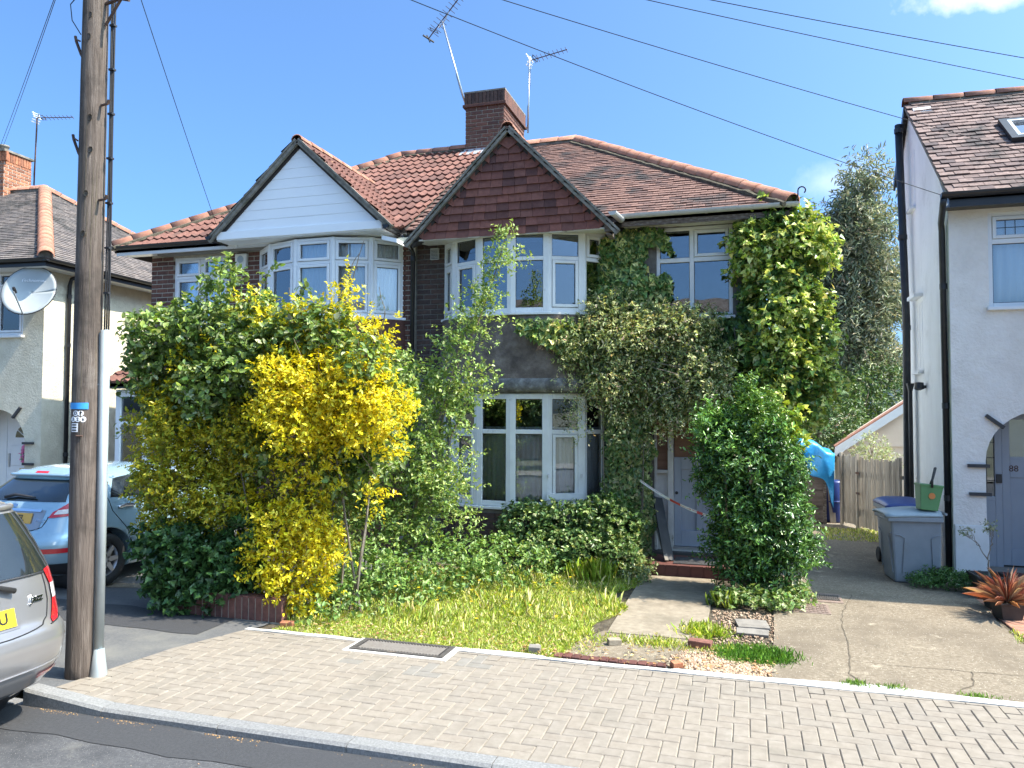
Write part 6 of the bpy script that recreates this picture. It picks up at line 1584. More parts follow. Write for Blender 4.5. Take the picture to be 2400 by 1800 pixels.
S = thing('lock_up_garage', 'low brown panelled lock-up door beside the shrub at the drive end', 'garage', (0.3, 15.2, 0))
MB().box((-.9, 15.06, 0), (1.33, 18, 1.19)).build('body', 'brown_panel', S)
for i in range(4):
    z = .03 + i * .29
    for j in range(3): MB().box((-.88 + j * .735, 15.03, z), (-.88 + j * .735 + .728, 15.058, z + .28)).build('door_panel', 'brown_panel', S, bevel=.006)
MB().box((1.30, 15.02, 0), (1.36, 15.07, 1.22)).build('corner_post', 'wood_old', S)
# tarpaulin draped over the corner
T = MB(); nx, ny = 26, 24; P = []
for i in range(ny + 1):
    r = []
    for j in range(nx + 1):
        u, v = j / nx, i / ny
        x = .55 + .95 * u; 
        top = 1.30 + .26 * sin(pi * min(1, u * 1.15)) * (1 - .3 * u)
        if v < .4: y = 16.2 - 1.2 * v / .4; z = top + .03 * sin(9 * u + 5 * v)
        else:
            k = (v - .4) / .6; drop = (.28 + .62 * max(0, u - .35) / .65 + .1 * sin(u * 14)); y = 14.98 - .05 * sin(k * 3) - .05 * sin(u * 16 + k * 3) ; z = top - k * drop; x += .05 * k * sin(u * 10)
        r.append((x, y + .02 * mnoise.noise((x * 5, z * 5, 1)), z + .03 * mnoise.noise((x * 6, y * 6, 3))))
    P.append(r)
world_mode(); tp = T.grid(P).build('tarpaulin', 'tarp', smooth=True); md = tp.modifiers.new('t', 'SOLIDIFY'); md.thickness = .006
tag(tp, 'crumpled bright blue tarpaulin draped over the lock-up corner', 'tarpaulin')
Bq = thing('water_barrel', 'dark blue plastic barrel in the shadow beside the slatted fence', 'barrel', (1.55, 15.5, 0))
MB().lathe((1.52, 15.45, 0), [(.001, 0), (.17, 0), (.19, .05), (.2, .4), (.19, .72), (.17, .76), (.15, .76), (.001, .74)], 18).build('drum', 'navy', Bq, smooth=True)
MB().lathe((1.52, 15.45, .38), [(.2, -.02), (.21, 0), (.2, .02)], 18).build('hoop', 'navy', Bq)
world_mode()
mb = MB(); mb.obox((1.44, 15.25, 0), (.1, 0, 0), (0, .02, 0), (-.06, .05, 1.0)); pk = mb.build('plank', 'fence'); tag(pk, 'thin plank leaning upright beside the blue barrel', 'plank')

# ================================================================== CARS
M['car_window'] = mat('dark_car_glass', [(0.012, 0.016, 0.017), (0.02, 0.025, 0.026)], rough=.04, spec=.6, coat=1.0, scale=2)
M['seam'] = mat('panel_gap', [(0.006, 0.006, 0.007), (0.01, 0.01, 0.011)], rough=.8)
class Car:
    """body as a stack of rounded slices; local x = right, y = forward (0 at the tail), z = up"""
    def __init__(self, root, spec, n=6.0):
        self.root = root; self.n = n
        self.s = np.array(spec, float)
    def at(self, z):
        s = self.s; return [np.interp(z, s[:, 0], s[:, k]) for k in (1, 2, 3)]
    def P(self, th, z, off=0.0):
        w, a, b = self.at(z); n = self.n
        f = lambda t: (math.copysign(abs(cos(t)) ** (2 / n), cos(t)), math.copysign(abs(sin(t)) ** (2 / n), sin(t)))
        c, s = f(th)
        p = Vector((w * c, (a + b) / 2 + (b - a) / 2 * s, z))
        if off:
            e = .02
            q = self.P(th + e, z) - self.P(th - e, z); r = self.P(th, z + .012) - self.P(th, z - .012)
            nn = q.cross(r); nn.normalize()
            if nn.dot(p - Vector((0, (a + b) / 2, z))) < 0: nn = -nn
            p = p + nn * off
        return p
    def rear(self, s, z=None):                     # angle on the tail for lateral position s in -1..1
        c = abs(s) ** (self.n / 2); t = math.acos(min(1, c)); return -t if s >= 0 else -(pi - t)
    def side(self, y, z):                          # angle on the right flank for a y position
        w, a, b = self.at(z); k = (y - (a + b) / 2) / ((b - a) / 2); s = math.copysign(min(1, abs(k)) ** (self.n / 2), k); return math.asin(s)
    def body(self, material, arches):
        zs = []
        for i in range(len(self.s) - 1):
            for k in range(3): zs.append(self.s[i, 0] + (self.s[i + 1, 0] - self.s[i, 0]) * k / 3)
        zs.append(self.s[-1, 0])
        # smooth the profile tables a little
        th = []
        m = 96
        for k in range(m): 
            t = 2 * pi * k / m; th.append(t)
        mb = MB(); rows = [[self.P(t, z) for t in th] for z in zs]
        V = [p for r in rows for p in r]; Fq = []
        for i in range(len(zs) - 1):
            for k in range(m): k2 = (k + 1) % m; Fq.append((i * m + k, i * m + k2, (i + 1) * m + k2, (i + 1) * m + k))
        Fq.append(tuple(range(m))[::-1]); e = (len(zs) - 1) * m; Fq.append(tuple(e + k for k in range(m)))
        mb.add(V, Fq); o = mb.build('body', material, self.root, smooth=True)
        for (y, z, r) in arches:
            c = MB(); c.lathe((-1.2, y, z), [(r, 0), (r, 2.4)], 40, 'x'); n0 = len(c.v); c.f.append(tuple(range(40))); c.f.append(tuple(range(40, 80))[::-1])
            co = c.build('cutter', material); bm = bmesh.new(); bm.from_mesh(co.data); bmesh.ops.recalc_face_normals(bm, faces=bm.faces); bm.to_mesh(co.data); bm.free()
            md = o.modifiers.new('arch', 'BOOLEAN'); md.object = co; md.operation = 'DIFFERENCE'; md.solver = 'EXACT'
            co.parent = self.root
            bpy.context.view_layer.update(); dg = bpy.context.evaluated_depsgraph_get()
            me = bpy.data.meshes.new_from_object(o.evaluated_get(dg)); old = o.data; o.modifiers.clear(); o.data = me; bpy.data.meshes.remove(old); bpy.data.objects.remove(co)
            li = MB(); li.lathe((-.62, y, z), [(.02, 0), (r - .004, 0), (r - .004, 1.24), (.02, 1.24)], 40, 'x'); li.build('wheel_well', 'black_trim', self.root, smooth=True)
        return o
    def patch(self, name, q, material, off=.006, nu=14, nv=10, parent=None, label=None, thick=0.0):
        """q = four (angle, z) corners: bottom-left, bottom-right, top-right, top-left"""
        rows = []
        for j in range(nv + 1):
            v = j / nv; r = []
            for i in range(nu + 1):
                u = i / nu
                t = (q[0][0] * (1 - u) + q[1][0] * u) * (1 - v) + (q[3][0] * (1 - u) + q[2][0] * u) * v
                z = (q[0][1] * (1 - u) + q[1][1] * u) * (1 - v) + (q[3][1] * (1 - u) + q[2][1] * u) * v
                r.append(self.P(t, z, off))
            rows.append(r)
        return MB().grid(rows).build(name, material, parent or self.root, smooth=True, label=label)
    def line(self, name, pts, r, material='seam', off=.001):
        """thin tube along (angle, z) points"""
        P = []
        for (a, b) in zip(pts[:-1], pts[1:]):
            for k in range(8): P.append(self.P(a[0] + (b[0] - a[0]) * k / 8, a[1] + (b[1] - a[1]) * k / 8, off))
        P.append(self.P(pts[-1][0], pts[-1][1], off))
        return MB().tube(P, r, 6).build(name, material, self.root, smooth=True)
    def text(self, txt, size, s, z, material, name='lettering', off=.012, **kw):
        p = self.P(self.rear(s), z, off); up = (self.P(self.rear(s), z + .04) - self.P(self.rear(s), z - .04)).normalized(); x = (self.P(self.rear(s + .03), z) - self.P(self.rear(s - .03), z)).normalized()
        return lettering(txt, size, p, x, up, material, self.root, name=name, **kw)
def wheel(root, x, y, r, w, out, spokes=7):
    hub = MB(); sgn = out
    t = MB(); t.lathe((x - sgn * w, y, r), [(r * .62, 0), (r * .93, 0), (r, sgn * w * .15), (r, sgn * w * .85), (r * .95, sgn * w), (r * .66, sgn * w), (r * .62, sgn * w * .9)], 36, 'x')
    ty = t.build('tyre', 'tyre', root, smooth=True)
    tr = MB()
    for k in range(4): tr.lathe((x - sgn * w, y, r), [(r + .0005, sgn * w * (.2 + .18 * k)), (r - .006, sgn * w * (.22 + .18 * k)), (r + .0005, sgn * w * (.24 + .18 * k))], 36, 'x')
    tr.build('tread_groove', 'seam', ty)
    rm = MB(); rm.lathe((x - sgn * .03, y, r), [(r * .66, .005 * sgn), (r * .64, .02 * sgn), (r * .57, -.02 * sgn), (r * .55, -.06 * sgn)], 36, 'x')
    rm.lathe((x - sgn * .02, y, r), [(.001, .005 * sgn), (r * .16, .003 * sgn), (r * .18, -.03 * sgn)], 20, 'x')
    for k in range(spokes):
        a = 2 * pi * k / spokes; d = Vector((0, cos(a), sin(a))); e = Vector((0, -sin(a), cos(a))); c = Vector((x - sgn * .035, y, r))
        rm.prism([c + d * (r * .1) + e * (r * .11), c + d * (r * .6) + e * (r * .07), c + d * (r * .6) - e * (r * .07), c + d * (r * .1) - e * (r * .11)], Vector((sgn * .022, 0, 0)))
    ro = rm.build('rim', 'rim', root)
    MB().lathe((x - sgn * .09, y, r), [(.001, 0), (r * .6, 0)], 24, 'x').build('brake_disc', 'iron', ro)
    return ty

# --- silver hatchback at the kerb
J = thing('parked_car', 'silver hatchback with yellow plate cut off by the left edge of the photo', 'car', (-4.33, 3.44, -.05), group='parked cars', rotz=radians(90), local=True)
jc = Car(J, [(.20, .70, .24, 3.3), (.27, .76, .12, 3.45), (.36, .80, .05, 3.55), (.46, .825, .012, 3.6), (.56, .84, 0, 3.62), (.63, .842, .02, 3.62), (.68, .838, .075, 3.6), (.78, .832, .10, 3.55), (.90, .82, .125, 3.4), (.99, .80, .15, 3.15), (1.06, .775, .185, 2.85), (1.16, .74, .235, 2.6), (1.28, .695, .30, 2.35), (1.38, .645, .35, 2.15), (1.43, .60, .385, 2.0), (1.465, .52, .44, 1.9), (1.49, .4, .56, 1.75), (1.5, .25, .75, 1.5)], 7.0)
jb = jc.body('silver_paint', [(.74, .29, .345), (3.0, .29, .345)])
R = jc.rear
jc.patch('rear_window', [(R(-.86), .985), (R(.885), .985), (R(.86), 1.37), (R(-.84), 1.37)], 'car_window', .005, 24, 10)
jc.line('window_seal', [(R(-.86), .98), (R(0), .975), (R(.6), .975), (R(.885), .982), (R(.90), 1.1), (R(.87), 1.37)], .006, 'black_trim', .004)
jc.patch('side_window', [(jc.side(.75, 1.02), 1.02), (jc.side(2.6, 1.02), 1.0), (jc.side(2.2, 1.34), 1.34), (jc.side(.85, 1.34), 1.34)], 'car_window', .005)
tl = jc.patch('tail_light', [(R(.69), .655), (R(.77), .665), (R(.955), .80), (R(.765), .80)], 'red_lens', .010, 14, 12)
jc.patch('indicator_lens', [(R(.765), .80), (R(.955), .80), (R(.94), .895), (R(.765), .895)], 'clear_lens', .012, 12, 8, parent=tl)
jc.patch('upper_lens', [(R(.765), .895), (R(.94), .895), (R(.82), 1.0), (R(.74), .99)], 'red_lens', .010, 12, 10, parent=tl)
jc.patch('tail_light', [(R(-.965), .70), (R(-.835), .655), (R(-.905), .98), (R(-.99), .95)], 'red_lens', .010, 12, 12)
jc.patch('plate_recess', [(R(-.42), .675), (R(.42), .675), (R(.46), .845), (R(-.46), .845)], 'silver_paint', .004)
jc.patch('number_plate', [(R(-.30), .695), (R(.39), .695), (R(.39), .805), (R(-.30), .805)], 'plate_yellow', .012)
jc.text('AU', .095, .25, .75, 'black_text', 'plate_lettering', off=.0135, bold=True)
jc.text('Jazz', .065, .60, .83, 'chrome', 'model_lettering', off=.006, extrude=.004, bold=True, shear=.2)
jc.line('hatch_seam', [(R(-.8), .66), (R(-.3), .635), (R(.3), .635), (R(.6), .66), (R(.67), .70), (R(.715), .80), (R(.72), .97)], .0045)
jc.line('bumper_seam', [(R(.67), .65), (R(.80), .665), (R(.96), .68), (jc.side(.4, .7), .70)], .0045)
jc.line('bumper_lip', [(R(-.9), .42), (R(0), .40), (R(.8), .42), (jc.side(.35, .46), .47)], .006, 'silver_paint', .004)
jc.line('spoiler', [(R(-.85), 1.40), (R(0), 1.405), (R(.85), 1.40)], .022, 'silver_paint', .012)
wp = MB(); wp.tube([jc.P(R(-.05), .99, .03), jc.P(R(.2), .965, .035), jc.P(R(.40), .905, .03)], [.012, .014, .018], 8); wp.tube([jc.P(R(-.6), 1.08, .015), jc.P(R(-.05), .99, .02)], .008, 6); wp.build('rear_wiper', 'black_trim', J, smooth=True)
jc.patch('reflector', [(R(.6), .33), (R(.85), .345), (R(.85), .37), (R(.6), .36)], 'red_lens', .008)
for (x, y, s) in ((.80, .74, 1), (-.80, .74, -1), (.80, 3.0, 1), (-.80, 3.0, -1)): wheel(J, x, y, .285, .185, s)

# --- pale blue hatchback on the drive
K = thing('parked_car', 'pale blue hatchback parked on the drive behind the wooden pole', 'car', (-7.80, 6.45, 0), group='parked cars', local=True)
fc = Car(K, [(.17, .70, .26, 3.45), (.24, .755, .14, 3.55), (.34, .79, .05, 3.63), (.44, .81, .01, 3.67), (.53, .82, 0, 3.68), (.60, .822, .02, 3.68), (.66, .818, .07, 3.66), (.74, .812, .10, 3.6), (.84, .80, .135, 3.45), (.93, .785, .17, 3.15), (1.0, .76, .215, 2.85), (1.06, .72, .29, 2.6), (1.13, .67, .40, 2.35), (1.20, .62, .50, 2.15), (1.245, .58, .55, 2.05), (1.285, .52, .60, 1.95), (1.325, .43, .70, 1.8), (1.35, .28, .85, 1.6)], 5.5)
fb = fc.body('blue_paint', [(.66, .30, .365), (2.95, .30, .365)])
R = fc.rear
fc.patch('rear_window', [(R(-.93), .99), (R(.78), .99), (R(.74), 1.205), (R(-.86), 1.205)], 'car_window', .005, 24, 10)
fc.patch('spoiler', [(R(-.86), 1.21), (R(.86), 1.21), (R(.84), 1.275), (R(-.84), 1.275)], 'blue_paint', .04, 24, 4)
fc.line('spoiler_edge', [(R(-.86), 1.215), (R(0), 1.225), (R(.86), 1.215)], .022, 'blue_paint', .045)
fc.patch('brake_light', [(R(-.16), 1.232), (R(.16), 1.232), (R(.16), 1.252), (R(-.16), 1.252)], 'red_lens', .065)
tl = fc.patch('tail_light', [(R(.62), .825), (R(.97), .865), (fc.side(.5, 1.08), 1.08), (R(.66), .885)], 'red_lens', .010, 16, 14)
fc.patch('reversing_lens', [(R(.68), .858), (R(.95), .885), (R(.95), .94), (R(.72), .905)], 'clear_lens', .014, parent=tl)
fc.patch('tail_light', [(R(-.97), .865), (R(-.62), .825), (R(-.66), .885), (R(-.97), 1.08)], 'red_lens', .010, 14, 14)
fc.patch('plate_recess', [(R(-.5), .70), (R(.5), .70), (R(.56), .905), (R(-.6), .905)], 'silver_paint', .004, 18, 8)
fc.patch('chrome_bar', [(R(-.55), .885), (R(.5), .885), (R(.5), .912), (R(-.55), .912)], 'chrome', .016, 18, 3)
fc.patch('number_plate', [(R(-.27), .76), (R(.37), .76), (R(.37), .868), (R(-.27), .868)], 'plate_amber', .012)
fc.text('1 AEL', .092, .1, .813, 'black_text', 'plate_lettering', off=.0135, bold=True)
fc.patch('badge', [(R(-.055), .925), (R(.055), .925), (R(.05), .955), (R(-.05), .955)], 'chrome', .016, 6, 4)
fc.text('Fiesta', .05, .52, .80, 'chrome', 'model_lettering', off=.010, extrude=.003, shear=.35)
fc.line('hatch_seam', [(R(-.8), .73), (R(0), .69), (R(.4), .69), (R(.55), .73), (R(.6), .80), (R(.61), .84)], .0045)
fc.patch('reflector', [(R(.55), .455), (R(.88), .46), (R(.88), .51), (R(.5), .51)], 'red_lens', .008)
fc.patch('lower_valance', [(R(-.85), .2), (R(.85), .2), (R(.9), .34), (R(-.9), .34)], 'black_trim', .006, 18, 6)
wp = MB(); wp.tube([fc.P(R(-.25), 1.005, .03), fc.P(R(-.1), 1.03, .035), fc.P(R(.3), 1.015, .025)], [.02, .016, .01], 8); wp.build('rear_wiper', 'black_trim', K, smooth=True)
fc.patch('side_window', [(fc.side(.74, 1.0), 1.0), (fc.side(1.45, 1.0), .985), (fc.side(1.4, 1.22), 1.225), (fc.side(.9, 1.2), 1.2)], 'car_window', .005, 14, 10)
fc.patch('side_window', [(fc.side(1.5, 1.0), .985), (fc.side(2.5, 1.0), .975), (fc.side(2.0, 1.23), 1.23), (fc.side(1.46, 1.22), 1.225)], 'car_window', .005, 14, 10)
fc.patch('quarter_window', [(fc.side(.6, 1.05), 1.05), (fc.side(.68, 1.02), 1.02), (fc.side(.82, 1.17), 1.17), (fc.side(.76, 1.16), 1.16)], 'car_window', .005, 6, 6)
fc.line('door_seam', [(fc.side(.70, 1.0), 1.0), (fc.side(.74, .85), .85), (fc.side(.95, .6), .6), (fc.side(1.14, .3), .3)], .004)
fc.line('door_seam', [(fc.side(1.48, 1.0), .98), (fc.side(1.5, .6), .6), (fc.side(1.5, .25), .25)], .004)
fc.line('side_strip', [(fc.side(1.12, .29), .285), (fc.side(1.45, .29), .285)], .012, 'blue_paint', .008)
fc.line('door_handle', [(fc.side(.82, .88), .88), (fc.side(.92, .89), .895), (fc.side(1.05, .885), .885)], .022, 'chrome', .012)
for (x, y, s) in ((.795, .66, 1), (-.795, .66, -1), (.795, 2.95, 1), (-.795, 2.95, -1)): wheel(K, x, y, .30, .19, s)

# ================================================================== BINS AND POTS
def wheelie(name, label, loc, rz, lid_mat, h=.88, w=.52, d=.62):
    t = thing(name, label, 'bin', loc, 'wheelie bins', rz, local=True)
    def ring(z, k, dk=1.0): return [(-w / 2 * k, -d / 2 * dk, z), (w / 2 * k, -d / 2 * dk, z), (w / 2 * k, d / 2, z), (-w / 2 * k, d / 2, z)]
    mb = MB(); A, B, C_ = ring(.0, .86, .82), ring(.05, .87, .83), ring(h * .88, 1.0, 1.0); V = A + B + C_
    fs = [(3, 2, 1, 0)]
    for i in range(2):
        for k in range(4): fs.append((i * 4 + k, i * 4 + (k + 1) % 4, i * 4 + 4 + (k + 1) % 4, i * 4 + 4 + k))
    mb.add(V, fs); body = mb.build('body', 'bin_grey', t, bevel=.025)
    rim_ = MB(); rim_.box((-w / 2 - .035, -d / 2 - .04, h * .88 - .05), (w / 2 + .035, d / 2 + .01, h * .88 + .012)); rim_.build('rim', 'bin_grey', t, bevel=.012)
    ld = MB(); n = 10; rows = []
    for j in range(7):
        v = j / 6; y = -d / 2 - .06 + (d + .06) * v; rows.append([(x * (w / 2 + .045), y, h * .885 + .085 * (1 - (abs(x)) ** 4 * .7) * (.42 + .58 * sin(pi * min(1, v * 1.25) * .55)) + .004) for x in [-1 + 2 * i / n for i in range(n + 1)]])
    lo = ld.grid(rows).build('lid', lid_mat, t, smooth=True); md = lo.modifiers.new('t', 'SOLIDIFY'); md.thickness = .028; md.offset = -1
    MB().tube([(-w / 2 + .04, d / 2 + .06, h * .93), (w / 2 - .04, d / 2 + .06, h * .93)], .016, 8).build('handle', 'bin_grey', t)
    for s in (-1, 1):
        rb = MB(); P = [Vector((s * w * .40, -d / 2 * .843 - .012, .12)), Vector((s * w * .33, -d / 2 * .92 - .012, .45)), Vector((s * w * .30, -d / 2 * .95 - .012, .54)), Vector((s * w * .42, -d / 2 * .965 - .012, .585)), Vector((s * w * .48, -d / 2 * .97 - .01, .59))]
        rb.tube(P, .007, 6); rb.build('moulded_rib', 'bin_grey', body)
        rb = MB(); k = .435
        P = [Vector((w / 2 * .88 + .006, s * d * .30 + .02, .12)), Vector((w / 2 * .94 + .006, s * d * .27 + .02, .45)), Vector((w / 2 * .955 + .006, s * d * .26 + .02, .53)), Vector((w / 2 * .965 + .006, s * d * .36 + .02, .565)), Vector((w / 2 * .965 + .006, s * d * .44 + .02, .57))]
        rb.tube(P, .006, 6); rb.build('moulded_rib', 'bin_grey', body)
        wb = MB(); wb.lathe((s * (w / 2 - .03) - .025, d / 2 - .02, .1), [(.001, 0), (.085, 0), (.1, .008), (.1, .042), (.085, .05), (.001, .05)], 20, 'x'); wb.build('wheel', 'tyre', t, smooth=False)
    return t
wheelie('wheelie_bin', 'grey wheelie bin with pale lid standing nearest on the drive of number 88', (1.87, 10.40, -.004), radians(-84), 'bin_lid', w=.54, d=.56)
wheelie('wheelie_bin', 'grey wheelie bin with blue lid hidden behind the nearer bin', (1.96, 11.25, -.004), radians(6), 'bin_blue', h=.9)
Cd = thing('food_caddy', 'green food waste caddy with raised handle on top of the grey bin', 'caddy', (2.03, 10.22, .86), rotz=radians(10), local=True)
mb = MB()
V = []
for z, k in ((0, .78), (.27, 1.0), (.29, 1.06), (.305, 1.06)): V += [(-.125 * k, -.1 * k, z), (.125 * k, -.1 * k, z), (.125 * k, .1 * k, z), (-.125 * k, .1 * k, z)]
mb.add(V, [(3, 2, 1, 0)] + [(i * 4 + k, i * 4 + (k + 1) % 4, i * 4 + 4 + (k + 1) % 4, i * 4 + 4 + k) for i in range(3) for k in range(4)] + [(12, 13, 14, 15)])
mb.build('tub', 'caddy', Cd, bevel=.008)
MB().tube([(.0, -.11, .27), (-.01, -.12, .36), (.03, -.06, .5), (.05, -.02, .505), (.06, .06, .38), (.05, .11, .28)], .014, 8).build('handle', 'black_trim', Cd, smooth=True)
MB().lathe((.01, -.096, .17), [(.001, -.004), (.036, -.004), (.037, 0)], 20, 'y').build('round_label', 'orange_label', Cd)
Cd.rotation_euler = (radians(-2), radians(6), radians(8))

def planter(name, label, loc, rz, w=.24, h=.17):
    t = thing(name, label, 'plant pot', loc, None, rz, local=True)
    mb = MB(); V = []
    for z, k in ((0, .74), (h * .88, 1.0), (h * .88, 1.07), (h, 1.07), (h, .95), (h * .8, .92)): V += [(-w / 2 * k, -w / 2 * k, z), (w / 2 * k, -w / 2 * k, z), (w / 2 * k, w / 2 * k, z), (-w / 2 * k, w / 2 * k, z)]
    mb.add(V, [(3, 2, 1, 0)] + [(i * 4 + k, i * 4 + (k + 1) % 4, i * 4 + 4 + (k + 1) % 4, i * 4 + 4 + k) for i in range(5) for k in range(4)])
    po_ = mb.build('tub', 'pot', t, bevel=.004)
    MB().box((-w / 2 * .91, -w / 2 * .91, h * .7), (w / 2 * .91, w / 2 * .91, h * .84)).build('soil', 'soil', t)
    return t
planter('plant_pot', 'square black pot with spiky bronze cordyline at the right edge', (2.43, 8.72, -.004), radians(12))
planter('plant_pot', 'square black pot behind the cordyline pot near the porch', (2.46, 9.12, -.004), radians(8), .25, .18)
planter('plant_pot', 'larger black pot holding the small bare-stemmed tree by the white pier', (2.52, 9.66, -.004), radians(5), .32, .25)
def strappy(name, label, c, n, ln, parent_cat='plant'):
    t = thing(name, label, parent_cat, c)
    a = RNG.uniform(0, 2 * pi, n); el = RNG.uniform(.25, 1.35, n)
    f = np.stack([np.cos(a) * np.cos(el), np.sin(a) * np.cos(el), np.sin(el)], 1); up = np.stack([-np.cos(a) * np.sin(el), -np.sin(a) * np.sin(el), np.cos(el)], 1)
    l = ln * RNG.uniform(.7, 1.15, n)
    leaf_object('leaves', np.tile(np.array(c), (n, 1)) + f * .02, f, up, l, np.full(n, .011), palette(n, [(.3, .1, .07), (.42, .2, .13), (.2, .1, .08), (.45, .3, .2)]), 'blade', 'cordyline', t)
strappy('cordyline_plant', 'spiky bronze cordyline growing in the nearest black pot', (2.43, 8.72, .14), 130, .34)
strappy('cordyline_plant', 'few thin strap leaves in the second black pot', (2.46, 9.12, .14), 18, .22)

# ================================================================== BITS BY THE DOOR AND PAVEMENT
world_mode()
def plank(name, label, a, b, w, t_, material, cat='board', up=(0, -1, 0)):
    a, b = Vector(a), Vector(b); d = b - a; s = d.cross(Vector(up)).normalized(); n = s.cross(d).normalized()
    mb = MB(); mb.obox(a - s * w / 2, d, s * w, n * t_); o = mb.build(name, material, bevel=.003); tag(o, label, cat); return o
plank('black_board', 'dark board leaning against the left side of the front door', (-.97, 9.98, .13), (-1.17, 10.5, .86), .16, .02, 'blackboard', up=(.7, -.7, .2))
plank('grey_batten', 'short pale batten leaning on the step beside the dark board', (-.99, 9.92, .13), (-1.14, 10.3, .48), .05, .02, 'slate', up=(.5, -.8, .2))
plank('grey_batten', 'stick poking upright out of the ivy below the bow window', (-1.78, 9.78, .34), (-1.84, 9.82, .66), .028, .02, 'bark_pale')
# barrier tape
tp_a, tp_b = Vector((-1.32, 9.98, 1.125)), Vector((-.36, 8.98, .82))
T_ = thing('barrier_tape', 'red and white barrier tape stretched across the front door', 'tape', tp_a)
nseg = 14
def tp(u): return tp_a.lerp(tp_b, u) - Vector((0, 0, .10 * u * (1 - u) * 2))
for i in range(nseg):
    mb = MB(); rows = [[], []]
    for k in range(5):
        u = (i + k / 4) / nseg; tw = .5 * sin(u * 9); p = tp(u); w = Vector((.3 * sin(tw), .3 * sin(tw), cos(tw)))* .0165
        rows[0].append(p - w); rows[1].append(p + w)
    mb.grid(rows).build('tape_stripe', 'tape_red' if i in (6, 7, 11) else 'tape_white', T_, label='red stripe of the tape' if i in (6, 7, 11) else None)
    if i not in (6, 7, 11):
        mk = MB()
        for k in range(4):
            u0_, u1_ = (i + .12 + k * .22) / nseg, (i + .24 + k * .22) / nseg
            p, q = tp(u0_), tp(u1_); mk.add([p + Vector((.0015, -.0015, -.008)), q + Vector((.0015, -.0015, -.008)), q + Vector((.0015, -.0015, .008)), p + Vector((.0015, -.0015, .008))], [(0, 1, 2, 3)])
        mk.build('tape_print', 'tape_red', T_)
# low wall under the hedge
LW = thing('garden_wall', 'low wall end of upright dark red bricks under the yellow hedge', 'wall', (-4.8, 6.42, 0))
MB().box((-5.5, 6.41, -.05), (-4.25, 6.53, .205)).build('wall_core', 'mortar', LW)
for i in range(17):
    x = -5.5 + i * .0755; linked('brick', brick_mesh('brick_low', .065, .06, .215), (x + .03, 6.402, .105), LW)
linked('brick', brick_mesh('brick_red', .1, .05, .215), (-4.237, 6.46, .105), LW, rot=(0, 0, pi / 2))
for i in range(17): MB().box((-5.5 + i * .0755, 6.405, .206), (-5.5 + i * .0755 + .066, 6.53, .222)).build('coping_brick', 'brick_low', LW)
chunk('brick_fragment', 'pink brick fragment at the foot of the low brick wall', (-4.12, 6.33, -.01), (.13, .07, .05), .3, 'brick_red')

# ================================================================== PLANTS
Aa = np.array
def clumpify(bl, k, r0_, r1_, seed=1):
    """break smooth ellipsoids into many small clumps on their surface"""
    rr = random.Random(seed); out = []
    for b in bl:
        m = max(3, int(k * (b[3] * b[4] + b[3] * b[5] + b[4] * b[5]) / .75))
        for i in range(m):
            d = Vector((rr.gauss(0, 1), rr.gauss(0, 1), rr.gauss(0, 1))).normalized(); q = rr.uniform(.62, 1.0); r = rr.uniform(r0_, r1_)
            out.append((b[0] + d.x * b[3] * q, b[1] + d.y * b[4] * q, max(.05, b[2] + d.z * b[5] * q), r, r, r * rr.uniform(.7, 1.1)))
    return out
# --- golden privet, bramble and ivy that together make the overgrown hedge: clumps given as (x, y, z, radius)
YEL = [(-4.24, 6.57, 2.48, .38), (-3.96, 6.66, 2.56, .38), (-3.56, 6.61, 2.47, .35), (-3.32, 6.68, 2.27, .29), (-4.14, 6.5, 2.18, .34), (-3.92, 6.75, 2.15, .32), (-3.5, 6.58, 2.12, .25), (-4.41, 6.57, 2.69, .25), (-4.23, 6.8, 1.91, .27), (-4.45, 6.64, .88, .36), (-4.19, 6.75, 1.09, .29), (-4.25, 6.64, .51, .34), (-3.98, 6.69, .81, .25), (-4.53, 6.55, .6, .24), (-4.16, 6.69, .22, .2), (-4.76, 6.76, 1.13, .19), (-4.3, 6.66, 1.49, .16), (-3.96, 6.72, 1.45, .16), (-3.98, 6.7, 1.85, .2), (-4.54, 6.52, 2.25, .2), (-4.07, 6.73, .47, .2), (-4.51, 6.68, .25, .16)]
DAB = [(-4.67, 6.69, 3.12, .14), (-4.23, 6.61, 3.16, .13), (-3.92, 6.86, 3.18, .21), (-3.77, 6.74, 3.37, .1), (-3.54, 6.82, 2.86, .19), (-5.64, 6.65, 2.6, .14), (-5.41, 6.7, 2.02, .14), (-4.87, 6.72, 3.33, .12), (-4.57, 6.74, 3.0, .15), (-4.13, 6.73, 2.96, .16), (-5.19, 6.68, 2.83, .12), (-5.95, 6.66, 2.29, .12), (-3.38, 6.63, 1.37, .1), (-3.19, 6.64, 1.86, .1), (-3.44, 6.67, 1.45, .09)]
OLI = [(-6.1, 6.84, 1.83, .27), (-5.68, 6.68, 1.77, .29), (-5.3, 6.74, 1.64, .29), (-5.87, 6.64, 1.41, .29), (-5.52, 6.7, 1.22, .32), (-5.1, 6.67, 1.08, .25), (-6.0, 6.66, 1.25, .2), (-4.95, 6.73, 1.8, .23), (-4.77, 6.73, 1.58, .2), (-5.45, 6.82, .83, .25), (-5.83, 6.75, .91, .27), (-6.05, 6.83, .91, .2), (-5.11, 6.81, 1.4, .2), (-5.77, 6.75, 2.06, .2), (-6.0, 6.75, 2.15, .18)]
